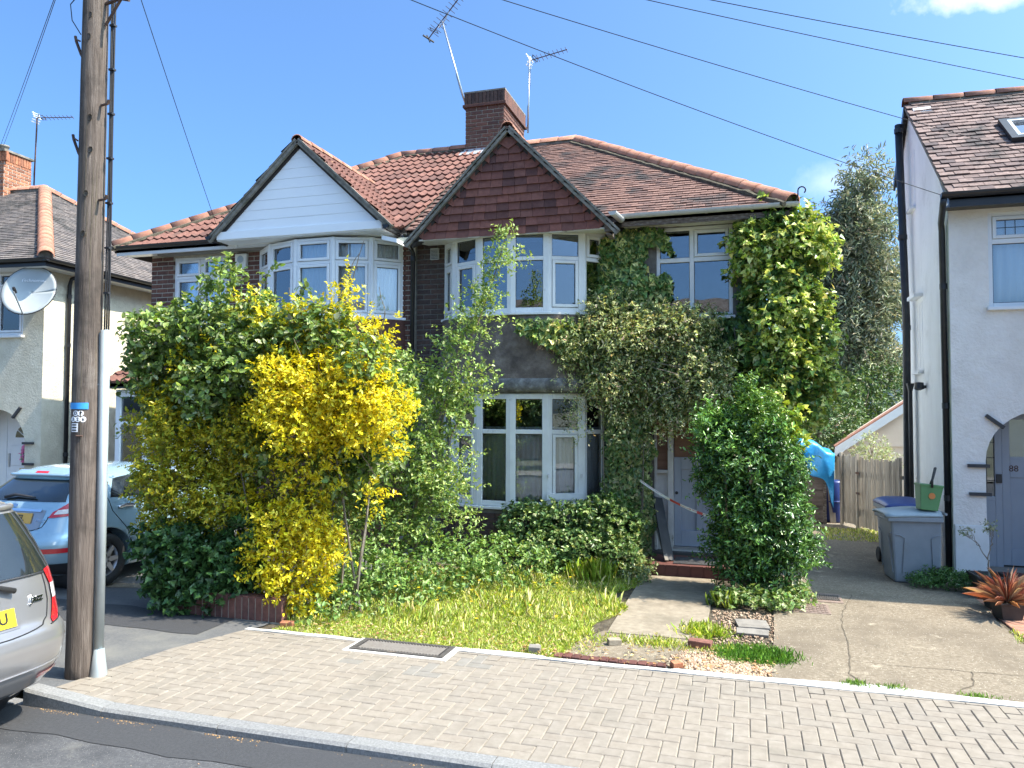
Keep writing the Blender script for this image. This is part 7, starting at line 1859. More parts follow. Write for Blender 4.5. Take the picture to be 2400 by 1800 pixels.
GRN = [(-5.96, 6.85, 3.0, .3), (-5.69, 7.06, 3.1, .32), (-5.27, 7.09, 3.05, .32), (-4.83, 7.07, 2.93, .29), (-4.35, 6.97, 3.05, .25), (-3.98, 7.01, 2.96, .27), (-3.56, 6.86, 2.7, .22), (-6.2, 7.05, 2.6, .32), (-5.72, 6.97, 2.48, .34), (-5.22, 6.89, 2.51, .34), (-4.86, 6.82, 2.72, .27), (-6.4, 7.06, 2.3, .27), (-6.04, 7.1, 2.21, .27), (-5.38, 6.83, 2.15, .27), (-5.16, 7.04, 2.15, .25), (-4.47, 6.92, 2.9, .23), (-3.41, 6.95, 2.44, .2), (-3.8, 6.99, 1.85, .22), (-3.64, 7.03, 2.02, .2), (-3.84, 7.06, 1.59, .18), (-3.94, 6.91, 1.64, .18), (-5.05, 6.98, 1.25, .18), (-4.63, 6.81, 1.8, .2), (-3.58, 7.02, 1.72, .18), (-6.35, 6.9, 2.72, .18), (-6.5, 7.06, 2.01, .18), (-5.28, 7.09, 3.5, .13), (-5.15, 6.95, 3.66, .1), (-4.8, 7.1, 3.25, .17)]
IVC = [(-5.53, 6.56, .6, .27), (-5.35, 6.62, .46, .27), (-4.92, 6.55, .5, .22), (-5.4, 6.56, .23, .25), (-5.1, 6.56, .23, .23), (-4.79, 6.6, .37, .2), (-5.7, 6.55, .34, .2), (-5.51, 6.52, .1, .16), (-5.35, 6.56, .1, .17), (-4.79, 6.59, .7, .18), (-5.96, 6.67, .6, .18)]
def clumps(C, squash=.9, k=1.0, dz=0.0, hi=0.0, dy=0.0): return [(max(x, -6.05), y + (dy if z > 2.5 else 0), z + dz + (hi if z > 2.0 else 0), r * k, r * .95 * k, r * squash * k) for (x, y, z, r) in C]
gold = [(.64, .53, .015), (.57, .49, .02), (.45, .43, .025), (.3, .32, .03), (.7, .6, .06)]
olive_shade = [(.42, .38, .03), (.33, .33, .03), (.2, .24, .025), (.5, .43, .03)]  # same golden leaves on the shaded left, shade put into the colour
gcol = [(.075, .125, .025), (.125, .19, .045), (.2, .27, .075), (.3, .34, .18), (.24, .33, .055)]
GP = thing('golden_privet', 'golden yellow leaved privet bulging over the low brick wall', 'hedge', (-4.6, 6.8, 0))
spray_foliage('sunlit_foliage', clumps(YEL, .9, .82, -.1, -.16), 3300, 9, .13, .043, .52, gold, [3, 3, 2, .6, 2.4], 'ovate', 'leaf_gold', GP, 1.0, rough=.35, shell=(.3, 1.08), inner=.3, freq=6)
spray_foliage('yellow_tips', clumps(DAB, 1.2, .85, -.2), 480, 8, .13, .043, .52, gold, [3, 3, 2, .6, 2.4], 'ovate', 'leaf_gold', GP, 1.4, rough=.3, shell=(.1, 1.1), inner=.0)
spray_foliage('shaded_foliage', clumps(OLI, .9, .92), 2500, 9, .13, .043, .52, olive_shade, [2.5, 2.5, 1.5, 1.5], 'ovate', 'leaf_gold', GP, 2.0, rough=.35, shell=(.3, 1.08), inner=.3, freq=6)
spray_foliage('inner_foliage', [(-4.3, 7.0, 1.3, .55, .3, 1.1), (-5.3, 7.05, 1.4, .6, .3, .9), (-4.2, 7.1, 2.2, .6, .3, .5)], 1500, 8, .16, .045, .55, [(.2, .2, .03), (.13, .16, .025), (.08, .12, .02)], None, 'ovate', 'leaf_gold', GP, 1.5, shell=(.1, .95), inner=0.0)  # darker palette paints the shade inside the hedge
sp = []; so_ = []
for (x, y, z0, z1) in ((-3.9, 6.85, 2.8, 3.5), (-4.5, 6.8, 2.7, 3.1), (-3.32, 6.75, 2.3, 2.95), (-3.4, 6.7, 2.3, 2.7), (-4.85, 6.75, 2.8, 3.2), (-4.2, 6.8, 2.7, 3.1), (-3.5, 6.7, 2.5, 3.0), (-5.65, 6.6, 2.3, 2.75)):
    for k in range(14):
        z = z0 + (z1 - z0) * k / 13; sp.append((x + RNG.normal(0, .03) + (z - z0) * .1, y + RNG.normal(0, .03), z)); so_.append((RNG.normal(0, .6), RNG.normal(0, .6), .5))
pos, f, up = sprays(Aa(sp), norm(Aa(so_)), 6, .08); n = len(pos); l_ = .042 * RNG.uniform(.6, 1.3, n)
leaf_object('shoots', pos, f, up, l_, l_ * .52, palette(n, gold, [3, 3, 2, 1, 3]), 'ovate', 'leaf_gold', GP)
for k in range(22):
    mb = MB(); x = random.uniform(-5.6, -3.6); stem(mb, (x + random.uniform(-.15, .15), 6.72 + random.uniform(0, .35), 0), (x + random.uniform(-.35, .35), 6.8 + random.uniform(-.15, .3), random.uniform(1.2, 2.5)), .017, .006, .07); mb.build('stem', 'bark', GP)
for k in range(18):
    mb = MB(); c = random.choice(YEL + DAB); a3 = Vector(c[:3]); stem(mb, a3 + Vector((0, .1, -c[3])), a3 + Vector((random.uniform(-.25, .35), random.uniform(-.25, .0), c[3] + random.uniform(.02, .2))), .006, .0025, .12); mb.build('stem', 'bark_pale', GP)
BR = thing('bramble', 'green bramble and creeper smothering the top of the golden hedge', 'hedge', (-5.0, 7.1, 0))
spray_foliage('foliage', clumps(GRN, .9, .86, -.22, 0, -.22), 3400, 8, .16, .062, .68, gcol, [3, 3, 3, 1.8, 1.4], 'ovate', 'leaf', BR, 3.0, rough=.35, shell=(.25, 1.08), inner=.3, freq=5)
spray_foliage('inner_foliage', [(-5.4, 7.35, 2.25, .72, .35, .6), (-4.4, 7.4, 2.3, .8, .35, .5)], 900, 8, .18, .06, .65, [(.05, .09, .02), (.08, .14, .03)], None, 'ovate', 'leaf', BR, 3.5, shell=(.1, .95), inner=0.0)  # dark core leaves, inner shade put into their colour
ap, ao = [], []
ARCH = (((-5.9, 6.8, 1.8), (-6.35, 6.6, 2.2)), ((-5.95, 6.8, 1.9), (-6.45, 6.65, 1.7)), ((-5.9, 6.7, 2.4), (-6.25, 6.7, 2.7)), ((-5.75, 6.7, 1.0), (-6.15, 6.5, 1.25)), ((-5.65, 6.55, .6), (-5.95, 6.5, 1.15)), ((-4.95, 7.0, 2.9), (-4.75, 6.9, 3.5)), ((-4.6, 7.1, 2.9), (-4.4, 7.0, 3.3)), ((-5.7, 6.9, 2.9), (-5.5, 6.8, 3.4)), ((-3.7, 6.8, 2.0), (-3.3, 6.6, 1.75)))
for (a, b) in ARCH:
    for k in range(13):
        t = k / 12; ap.append(tuple(Vector(a).lerp(Vector(b), t) + Vector((RNG.normal(0, .02), RNG.normal(0, .02), .12 * sin(pi * t))))); ao.append((RNG.normal(0, 1), RNG.normal(0, 1), .4))
    mb = MB(); mb.tube([Vector(a).lerp(Vector(b), k / 8) + Vector((0, 0, .12 * sin(pi * k / 8))) for k in range(9)], [.006 - .0004 * k for k in range(9)], 5); mb.build('cane', 'bark', BR)
pos, f, up = sprays(Aa(ap), norm(Aa(ao)), 4, .1); n = len(pos); l_ = .062 * RNG.uniform(.5, 1.3, n)
leaf_object('arching_shoots', pos, f, up, l_, l_ * .66, palette(n, gcol, [3, 3, 3, 1, 1]), 'ovate', 'leaf', BR)
IV = thing('ground_ivy', 'dark green ivy covering the foot of the hedge beside the tarmac', 'ivy', (-5.3, 6.6, 0))
spray_foliage('foliage', clumps(IVC), 1500, 8, .12, .058, .8, [(.045, .1, .026), (.065, .135, .035), (.035, .08, .026)], None, 'ivy', 'leaf_ivy', IV, 4.0, rough=.3, shell=(.3, 1.05), inner=.3)

# --- tall slim shrub in front of the bay
TS = thing('tall_shrub', 'tall slender pale green shrub rising before the left of the bow windows', 'shrub', (-4.0, 8.4, 0))
pale = [(.15, .22, .05), (.23, .31, .08), (.32, .39, .13), (.1, .17, .04)]
tb = [(-3.95, 8.3, 1.35, .6, .45, .85), (-3.62, 8.5, 2.05, .42, .4, .55), (-3.35, 8.55, 2.55, .34, .3, .42), (-3.45, 8.4, .95, .4, .35, .5), (-4.25, 8.1, .7, .5, .4, .55), (-4.1, 8.5, 2.3, .35, .3, .45)]
spray_foliage('foliage', clumpify(tb, 22, .08, .2, 5), 2300, 8, .16, .047, .6, pale, [3, 3, 2, 2], 'ovate', 'leaf', TS, 5.0, rough=.3, shell=(.2, 1.1), inner=.0)
pp, oo = [], []
for (a, b, r) in (((-3.5, 8.5, 2.3), (-2.68, 8.55, 4.1), .13), ((-3.2, 8.5, 2.6), (-2.95, 8.5, 3.4), .2), ((-3.1, 8.5, 2.9), (-2.85, 8.55, 3.3), .17), ((-3.3, 8.5, 1.9), (-2.85, 8.5, 2.45), .12), ((-3.5, 8.5, 1.1), (-3.05, 8.4, 1.5), .14), ((-3.5, 8.45, .9), (-3.05, 8.3, .75), .14), ((-2.7, 8.5, 3.7), (-2.5, 8.5, 3.85), .1)):
    m = int(130 * (Vector(b) - Vector(a)).length)
    for k in range(m):
        t = random.random(); q = Vector(a).lerp(Vector(b), t); rr = r * (1.15 - .6 * t)
        pp.append(tuple(q + Vector((RNG.normal(0, rr), RNG.normal(0, rr), RNG.normal(0, rr * .6))))); oo.append((RNG.normal(.2, .7), RNG.normal(-.1, .7), .6))
pos, f, up = sprays(Aa(pp), norm(Aa(oo)), 6, .13); n = len(pos); l_ = .045 * RNG.uniform(.6, 1.25, n)
leaf_object('upper_foliage', pos, f, up, l_, l_ * .58, palette(n, pale, [2, 3, 3, 1]), 'ovate', 'leaf', TS)
mb = MB()
for (a, b) in (((-4.05, 8.3, 0), (-3.3, 8.5, 2.5)), ((-3.3, 8.5, 2.5), (-2.7, 8.55, 4.05)), ((-4.1, 8.35, 0), (-3.9, 8.5, 2.3)), ((-4.2, 8.2, 0), (-4.4, 8.3, 1.6)), ((-3.9, 8.3, 0), (-3.35, 8.5, 1.7)), ((-3.35, 8.5, 1.7), (-3.0, 8.5, 2.5)), ((-4.0, 8.2, 0), (-3.5, 8.3, 1.0)), ((-3.75, 8.4, 1.2), (-3.2, 8.4, 2.9)), ((-4.45, 8.1, 0), (-4.0, 8.2, 1.5)), ((-4.35, 8.0, 0), (-4.5, 8.0, 1.2))): stem(mb, a, b, .02 if a[2] == 0 else .012, .008 if a[2] == 0 else .004, .05)
mb.build('stems', 'bark_pale', TS)

# --- wall climbers
def wall_leaves(name, rects, n, ys, thick, leaf, wr, cols, wts, shape, material, parent, droop=.9, ragged=.1, seed=0., proud=.35, var=.16, clump=0.0):
    """leaves on a wall facing -Y; rects = [(x0,x1,z0,z1,bulge)]"""
    rects = Aa(rects, float); ar = (rects[:, 1] - rects[:, 0]) * (rects[:, 3] - rects[:, 2]); P = []
    got = 0
    while got < n:
        m = n * 2; i = RNG.choice(len(rects), m, p=ar / ar.sum()); r = rects[i]
        x = r[:, 0] - ragged + (r[:, 1] - r[:, 0] + 2 * ragged) * RNG.random(m); z = r[:, 2] - ragged + (r[:, 3] - r[:, 2] + 2 * ragged) * RNG.random(m)
        d = np.minimum.reduce([x - r[:, 0], r[:, 1] - x, z - r[:, 2], r[:, 3] - z])
        q = np.stack([x, np.zeros(m), z], 1); nz = lump(q, 4.5, seed) * .6 + lump(q, 11., seed + 3) * .4
        ok = d + ragged * 1.3 * nz > -.01
        b = (.55 + .45 * lump(q, 3.0, seed + 7)) * r[:, 4]
        edge = np.clip(d / .18 + .35, .25, 1)
        y = ys - .01 - thick * b * edge * np.sqrt(RNG.random(m)) - .02 * RNG.random(m)
        k = ok & ((clump == 0) | (lump(q, 7, seed + 5) > -1 + clump))
        P.append(np.stack([x, y, z], 1)[k]); got += k.sum()
    P = np.concatenate(P)[:n]
    f = norm(Aa([0, -.25, -droop]) + RNG.normal(0, .5, (n, 3))); up = norm(Aa([.12, -1, proud]) + RNG.normal(0, .38, (n, 3)))
    l_ = leaf * RNG.uniform(.55, 1.25, n)
    return leaf_object(name, P, f, up, l_, l_ * wr, palette(n, cols, wts, var), shape, material, parent)
vari = [(.09, .155, .042), (.135, .215, .06), (.46, .45, .16), (.3, .34, .1), (.055, .11, .03)]
VI = thing('variegated_ivy', 'variegated ivy column climbing between the bow window and the right window', 'ivy', (-1.6, 10.5, 0))
wall_leaves('foliage', [(-1.98, -1.28, 3.25, 4.52, 1.0), (-1.4, -1.0, 4.25, 4.58, .8), (-1.30, -1.02, 3.3, 3.9, .6)], 2900, WY, .2, .085, .8, vari, [3, 3, 1.6, 2, 2], 'ivy', 'leaf_ivy', VI, seed=1.2)
wall_leaves('lower_foliage', [(-1.80, -1.24, .05, 2.4, 1.2)], 5200, WY - .25, .2, .06, .8, [(.1, .155, .045), (.17, .21, .065), (.32, .32, .12), (.06, .11, .032), (.26, .25, .11)], [3, 3, 1.5, 2, 1], 'ivy', 'leaf_ivy', VI, seed=2.2)
MB().box((-1.86, WY - .24, 0), (-1.26, WY - .002, 2.45)).build('ivy_clad_pier', 'brick_dark', VI)
mb = MB()
for k in range(8): x = random.uniform(-1.8, -1.3); stem(mb, (x, WY - .3, 0), (x + random.uniform(-.2, .2), WY - .27, random.uniform(1.5, 2.6)), .012, .006, .04)
stem(mb, (-1.75, WY - .06, 2.6), (-1.6, WY - .05, 4.4), .01, .005, .03); mb.build('stems', 'bark', VI)

IL = thing('low_ivy', 'dark ivy and shrub spilling over the brickwork below the ground floor bow', 'ivy', (-2.3, 10.0, 0))
spray_foliage('foliage', [(-2.25, 9.86, .42, .7, .24, .34), (-1.75, 9.9, .45, .4, .28, .36), (-2.75, 9.9, .5, .35, .18, .22), (-2.1, 9.6, .22, .7, .3, .26)], 2200, 8, .12, .046, .75, [(.07, .13, .035), (.11, .185, .05), (.18, .25, .075), (.045, .095, .025), (.27, .31, .12)], [3, 3, 2.5, 2, 1.5], 'ivy', 'leaf_ivy', IL, 6.0, rough=.25)

JA = thing('jasmine', 'tangled pale jasmine spilling over the front door canopy', 'climber', (-1.2, 10.2, 2.3))
jcol = [(.13, .17, .06), (.22, .26, .1), (.34, .36, .16), (.47, .46, .25), (.4, .3, .2), (.08, .12, .045)]
jbl = [(-1.45, 10.32, 2.75, .72, .34, .58), (-.75, 10.32, 2.6, .66, .36, .6), (-2.05, 10.22, 2.85, .48, .3, .38), (-1.1, 10.3, 3.05, .6, .3, .3), (-1.7, 10.2, 2.35, .42, .26, .38), (-.55, 10.3, 2.2, .4, .28, .32), (-1.1, 10.2, 2.1, .36, .22, .25), (-1.75, 10.35, 3.3, .38, .2, .26)]
spray_foliage('foliage', clumpify(jbl, 34, .09, .2, 7), 6000, 9, .17, .05, .44, jcol, [2, 3, 3.5, 2.6, .8, 1.3], 'lance', 'leaf_dry', JA, 7.0, rough=.28, lean=(.15, -.25, .2), wild=.7, shell=(.3, 1.1), inner=.2)
spray_foliage('inner_foliage', jbl, 2300, 8, .15, .045, .44, jcol, [3, 2, 1, .3, .3, 3], 'lance', 'leaf_dry', JA, 7.5, shell=(.3, .85), inner=.2)
pp, oo = [], []
for k in range(30):
    x = random.uniform(-2.2, -.2); z = random.uniform(1.95, 2.5); L_ = random.uniform(.15, .45)
    for q in range(8): pp.append((x + RNG.normal(0, .02), 9.95 + RNG.normal(0, .05), z - L_ * q / 7)); oo.append((RNG.normal(0, .7), -.3, -.5))
for (x, z, L_) in ((-1.05, 1.95, .35), (-.95, 1.9, .3), (-1.15, 2.0, .45), (-2.35, 2.7, .4), (-2.2, 2.5, .45)):
    for q in range(12): pp.append((x + RNG.normal(0, .04), 9.93, z - L_ * q / 11)); oo.append((RNG.normal(0, .7), -.3, -.4))
pos, f, up = sprays(Aa(pp), norm(Aa(oo)), 6, .11); n = len(pos); l_ = .04 * RNG.uniform(.6, 1.2, n)
leaf_object('trailing_shoots', pos, f, up, l_, l_ * .42, palette(n, jcol, [1, 2, 3, 3, 1.5, 1]), 'lance', 'leaf_dry', JA)
mb = MB()
for k in range(26): a = Vector((random.uniform(-2, -.3), random.uniform(9.9, 10.2), random.uniform(2.1, 3.2))); stem(mb, a, a + Vector((random.uniform(-.5, .5), random.uniform(-.15, .1), random.uniform(-.4, .3))), .006, .003, .15)
mb.build('stems', 'bark', JA)

IB = thing('ivy_band', 'yellow edged ivy trailing along the render below the upper bow window', 'ivy', (-2.2, 10.1, 3.1))
pb, ob = [], []
for k in range(1500):
    x = random.uniform(-2.95, -.9); t = (x + 3.0) / 2.0
    zc = 3.24 - .06 * t; h = .1 + .28 * max(0, min(1, (x + 3.0) / .9)); z = zc - random.random() ** .8 * h * 1.5 + .04
    dx = max(-1, min(1, (x - BX) / 1.21)); y = WY - .55 * sqrt(max(0, 1 - dx * dx)) ** .9 - .07 - random.random() * .1
    if abs(x - BX) > 1.2: y = WY - .2 - random.random() * .15
    pb.append((x, y, z)); ob.append((RNG.normal(0, .3), -1, .3))
pb = Aa(pb); n = len(pb); f = norm(Aa([0, -.3, -.8]) + RNG.normal(0, .5, (n, 3))); up = norm(Aa(ob) + RNG.normal(0, .3, (n, 3))); l_ = .085 * RNG.uniform(.6, 1.2, n)
leaf_object('foliage', pb, f, up, l_, l_ * .8, palette(n, [(.4, .4, .1), (.2, .27, .06), (.1, .17, .04), (.5, .48, .16), (.06, .11, .03)], [2, 3, 3, 1.5, 2]), 'ivy', 'leaf_ivy', IB)

RI = thing('corner_ivy', 'thick bright green ivy swallowing the right hand corner of the house', 'ivy', (.4, 10.5, 0))
rib = [(.36, 10.42, 4.05, .36, .32, .6), (.34, 10.36, 3.3, .38, .34, .7), (.25, 10.38, 2.5, .42, .3, .55), (.62, 10.6, 3.95, .3, .4, .6), (.7, 10.6, 3.1, .27, .4, .65), (.66, 10.6, 2.4, .32, .36, .45), (.5, 10.48, 4.4, .32, .3, .26), (.15, 10.4, 1.7, .4, .24, .5), (.1, 10.45, 4.2, .18, .16, .35)]
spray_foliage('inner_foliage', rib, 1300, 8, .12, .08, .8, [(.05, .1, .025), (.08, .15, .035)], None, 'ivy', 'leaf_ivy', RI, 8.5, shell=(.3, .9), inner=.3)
spray_foliage('foliage', clumpify(rib, 22, .1, .22, 9), 4600, 8, .15, .066, .8, [(.15, .23, .04), (.27, .36, .065), (.42, .47, .12), (.55, .54, .21), (.07, .14, .03)], [3, 3, 3.4, 2.8, 1.6], 'ivy', 'leaf_ivy', RI, 8.0, rough=.3, lean=(.1, -.1, 0), inner=.1, shell=(.3, 1.1))
wall_leaves('wall_foliage', [(-1.2, .2, 2.5, 3.28, 1.0), (-.08, .25, 3.2, 4.55, .9)], 2600, WY, .2, .075, .8, [(.05, .11, .028), (.08, .15, .035), (.13, .2, .05), (.035, .08, .022)], None, 'ivy', 'leaf_ivy', RI, seed=5.)
mb = MB()
for k in range(7): x = random.uniform(-.1, .8); stem(mb, (x, WY - .1, 0), (x + random.uniform(-.3, .3), WY - .15, random.uniform(2, 4)), .018, .007, .05)
mb.build('stems', 'bark', RI)
# trailing bright shoot right of the shrub
# --- clipped evergreen shrub by the path
EV = thing('evergreen_shrub', 'dense glossy evergreen shrub standing between the path and the drive', 'shrub', (.1, 8.95, 0))
evb = [(.2, 8.98, .5, .44, .42, .5), (-.02, 8.95, .55, .36, .36, .45), (.16, 8.98, .72, .44, .42, .6), (.02, 8.95, 1.3, .5, .44, .5), (-.02, 8.95, 1.7, .4, .36, .36), (.32, 8.98, 1.05, .28, .36, .66), (-.25, 8.9, 1.35, .3, .3, .4), (.0, 8.9, .9, .35, .34, .5)]
ecol = [(.05, .115, .025), (.085, .18, .038), (.14, .26, .055), (.035, .08, .02)]
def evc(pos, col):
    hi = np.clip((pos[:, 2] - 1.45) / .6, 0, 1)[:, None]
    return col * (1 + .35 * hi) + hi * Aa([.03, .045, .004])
spray_foliage('inner_foliage', evb, 2600, 9, .13, .05, .36, ecol, [3, 1, .4, 4], 'lance', 'leaf_gloss', EV, 9.5, shell=(.35, .9), inner=.3, lean=(0, 0, .8))
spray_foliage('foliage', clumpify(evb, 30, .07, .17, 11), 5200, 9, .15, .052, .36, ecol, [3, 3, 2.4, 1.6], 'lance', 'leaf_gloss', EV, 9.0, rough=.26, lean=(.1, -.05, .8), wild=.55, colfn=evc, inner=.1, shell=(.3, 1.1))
pp, oo = [], []
for k in range(80):
    a = random.uniform(0, 2 * pi); r = random.uniform(0, .5); x, y = .0 + r * cos(a), 8.95 + r * sin(a) * .8; z0 = 1.93 + .15 * random.random() - r * r * 1.7; h = random.uniform(.08, .3) * (1.5 if r < .13 else 1)
    for q in range(9): pp.append((x + RNG.normal(0, .012) + .05 * q / 8, y + RNG.normal(0, .012), z0 + h * q / 8)); oo.append((RNG.normal(0, .5), RNG.normal(0, .5), .9))
pos, f, up = sprays(Aa(pp), norm(Aa(oo)), 6, .07); n = len(pos); l_ = .052 * RNG.uniform(.7, 1.2, n)
leaf_object('new_shoots', pos, f, up, l_, l_ * .34, palette(n, [(.11, .2, .035), (.16, .26, .05), (.07, .15, .03)]), 'lance', 'leaf_gloss', EV)
mb = MB()
for k in range(9): stem(mb, (.08 + random.uniform(-.1, .1), 8.98 + random.uniform(-.1, .1), 0), (.05 + random.uniform(-.4, .4), 8.95 + random.uniform(-.3, .3), random.uniform(1.2, 1.8)), .022, .008, .05)
stem(mb, (.03, 8.60, 1.25), (.02, 8.58, 1.5), .017, .014, .02); stem(mb, (.02, 8.58, 1.5), (-.15, 8.55, 1.55), .012, .007, .12); mb.build('stems', 'bark_pale', EV)
EV2 = thing('yellow_shoot', 'few bright yellow green leaves at the upper right of the evergreen shrub', 'plant', (.5, 9.0, 1.5))
pp = Aa([(.52 + RNG.normal(0, .06), 9.0 + RNG.normal(0, .05), 1.55 + RNG.random() * .55) for k in range(40)]); pos, f, up = sprays(pp, norm(RNG.normal(0, 1, (40, 3))), 4, .08); n = len(pos); l_ = .085 * RNG.uniform(.6, 1.1, n)
leaf_object('leaves', pos, f, up, l_, l_ * .8, palette(n, [(.4, .42, .05), (.3, .36, .05), (.2, .3, .05)]), 'ivy', 'leaf_ivy', EV2)
world_mode()
# --- ground cover along the shrub foot
def weeds(name, label, bl, twigs, leaf, cols, shape='ovate', wr=.6, per=6, tl=.1, lean=(0, 0, .9), material='leaf', cat='weeds'):
    world_mode(); o = spray_foliage(name, bl, twigs, per, tl, leaf, wr, cols, None, shape, material, None, random.random() * 9, shell=(.2, 1.0), inner=0.0, lean=lean)
    tag(o, label, cat); return o
wcol = [(.1, .18, .04), (.16, .25, .06), (.22, .3, .09), (.07, .13, .03)]
weeds('weeds', 'leafy weeds and nettles between the yellow hedge and the lawn', [(-3.7, 7.4, .18, .6, .7, .3), (-3.3, 8.0, .22, .6, .6, .34), (-2.7, 8.6, .2, .6, .5, .3), (-3.95, 6.75, .12, .3, .4, .2), (-3.2, 8.9, .25, .6, .35, .3), (-4.0, 7.6, .3, .35, .35, .3)], 1200, .05, wcol)
weeds('weeds', 'ivy and weeds creeping out from under the evergreen shrub', [(.1, 8.5, .04, .42, .2, .08), (.42, 8.75, .05, .22, .3, .1), (-.2, 8.4, .03, .2, .15, .07), (.3, 8.35, .02, .22, .15, .06)], 420, .045, [(.12, .2, .05), (.2, .27, .09), (.3, .33, .15), (.07, .13, .03)], 'ivy', .75)
weeds('weeds', 'dark feathery weeds at the foot of the white pier', [(2.15, 10.0, .05, .3, .2, .1), (2.4, 9.9, .05, .2, .2, .1), (1.95, 9.95, .03, .2, .12, .06)], 420, .035, [(.05, .12, .03), (.08, .16, .04)], 'lance', .4)
weeds('weeds', 'pale weeds and stems at the door end of the ivy pier', [(-1.5, 9.6, .1, .4, .2, .16), (-1.25, 9.35, .05, .16, .2, .09)], 300, .042, [(.2, .25, .1), (.28, .3, .15), (.1, .16, .05)], 'lance', .45)

# --- lawn
def blades(name, label, n, fn, hmin, hmax, w, cols, wts=None, lean=.35):
    world_mode(); P = Aa([fn() for k in range(n)]); nz = lump(np.stack([P[:, 0], P[:, 1], P[:, 0] * 0], 1), 2.2, 3.)
    pos = np.stack([P[:, 0], P[:, 1], np.full(n, -.02)], 1); f = norm(np.stack([RNG.normal(0, lean, n) - .05, RNG.normal(0, lean, n), np.ones(n)], 1)); up = norm(RNG.normal(0, 1, (n, 3)) * Aa([1, 1, .1]))
    h = (hmin + (hmax - hmin) * RNG.random(n)) * (1 + .45 * nz) * (P[:, 2] if P.shape[1] > 2 else 1)
    o = leaf_object(name, pos, f, up, h, np.full(n, w) * RNG.uniform(.6, 1.3, n), palette(n, cols, wts), 'blade', 'grass')
    tag(o, label, 'grass'); return o
def lawn():
    while True:
        x, y = random.uniform(-4.2, -1.22), random.uniform(6.14, 9.3)
        if y < 6.2 + .06 * sin(x * 9) : 
            if random.random() < .6: continue
        if -3.27 < x < -2.33 and y < 6.22: continue
        if x > -1.32 + .1 * sin(y * 5) and y > 6.9: continue
        if x > -1.45 and y < 6.95 and random.random() < .85: continue
        k = .55 + .75 * min(1, max(0, (y - 6.2) / 1.0))
        if y > 8.3 and random.random() < .5: continue
        if x < -3.5 and y > 6.9 and random.random() < .7: continue
        return x, y, k
gcols = [(.19, .28, .03), (.31, .39, .045), (.43, .47, .08), (.54, .5, .21), (.62, .57, .32)]
blades('lawn_grass', 'long uncut grass filling the front garden beside the path', 70000, lawn, .022, .07, .0058, gcols, [2.5, 4, 4, 2.2, 1.4], 1.1)
blades('long_grass', 'pale seeding grass stems standing above the lawn', 1600, lawn, .06, .14, .004, [(.42, .44, .14), (.52, .48, .22), (.3, .38, .08)], None, .4)
def tuft(cx, cy, r, k=1.0): return lambda: (random.gauss(cx, r), random.gauss(cy, r), k)
blades('grass_tuft', 'bright tall grass tuft on the gravel beside the path', 900, tuft(-.38, 7.32, .1), .05, .14, .0055, gcols, [3, 4, 2, 1, .5], .8)
blades('grass_tuft', 'upright tall grass clump in front of the low ivy', 380, tuft(-1.78, 9.25, .12), .12, .32, .005, gcols, [4, 4, 2, .4, .2], .2)
blades('grass_tuft', 'thin green blades at the foot of the evergreen shrub', 70, tuft(-.25, 8.35, .06), .1, .22, .005, gcols, [4, 4, 1, .2, .2], .25)
def vg():
    return random.gauss(.02, .13), random.gauss(6.75, .1), 1.0
blades('grass_patch', 'short vivid green grass patch between the gravel and the drive', 5200, vg, .03, .075, .0045, [(.1, .22, .03), (.14, .28, .04), (.08, .17, .03)], None, .5)
def vs():
    x = random.choice([random.gauss(-.95, .25), random.gauss(-.6, .2), random.gauss(-.1, .12)]); return x, random.gauss(6.85, .07), 1.0
blades('grass_patch', 'sparse weedy grass along the broken front of the path', 1500, vs, .02, .07, .0045, gcols, None, .6)
def vd():
    x = random.choice([random.gauss(1.55, .07), random.gauss(1.0, .05), random.gauss(.75, .04)]); return x, 6.24 + random.gauss(0, .03), 1.0
blades('grass_patch', 'small grass tufts in the crack along the white strip of the drive', 600, vd, .02, .06, .005, [(.12, .22, .04), (.18, .28, .06)], None, .5)
def vk():
    return 2.33 + random.gauss(0, .03), random.uniform(7.2, 8.2), 1.0
blades('grass_patch', 'wispy grass along the edge of the red block paving', 160, vk, .03, .07, .006, gcols, None, .5)
def vb(): return random.uniform(1.2, 2.1), random.uniform(13.2, 14.6), 1.0
blades('grass_patch', 'sunlit grass strip at the far end of the concrete drive', 1500, vb, .03, .08, .01, gcols, None, .5)
# fallen leaves on the strip and lawn edge
n = 420; P = np.stack([RNG.uniform(-4, .2, n), 6.2 + np.abs(RNG.normal(0, .35, n)), RNG.uniform(.0, .03, n)], 1)
q = leaf_object('fallen_leaves', P, norm(RNG.normal(0, 1, (n, 3)) * Aa([1, 1, .15])), norm(RNG.normal(0, .3, (n, 3)) + Aa([0, 0, 1])), RNG.uniform(.02, .05, n), RNG.uniform(.012, .03, n), palette(n, [(.3, .18, .08), (.4, .27, .13), (.2, .11, .05), (.45, .35, .2)]), 'ovate', 'leaf_dry'); tag(q, 'dry fallen leaves scattered along the front of the lawn', 'leaves')
# dandelions
n = 30; P = np.stack([RNG.uniform(-3.9, -1.6, n), RNG.uniform(6.4, 8.2, n), RNG.uniform(.08, .28, n)], 1); P = np.repeat(P, 8, 0); a = np.tile(np.linspace(0, 2 * pi, 9)[:8], n)
q = leaf_object('dandelions', P, np.stack([np.cos(a), np.sin(a), np.full(len(a), .35)], 1), np.tile(Aa([[0, 0, 1.]]), (len(a), 1)), np.full(len(a), .018), np.full(len(a), .014), palette(len(a), [(.75, .5, .02)]), 'ovate', 'leaf_gold'); tag(q, 'small yellow dandelion flowers in the long grass', 'flowers')

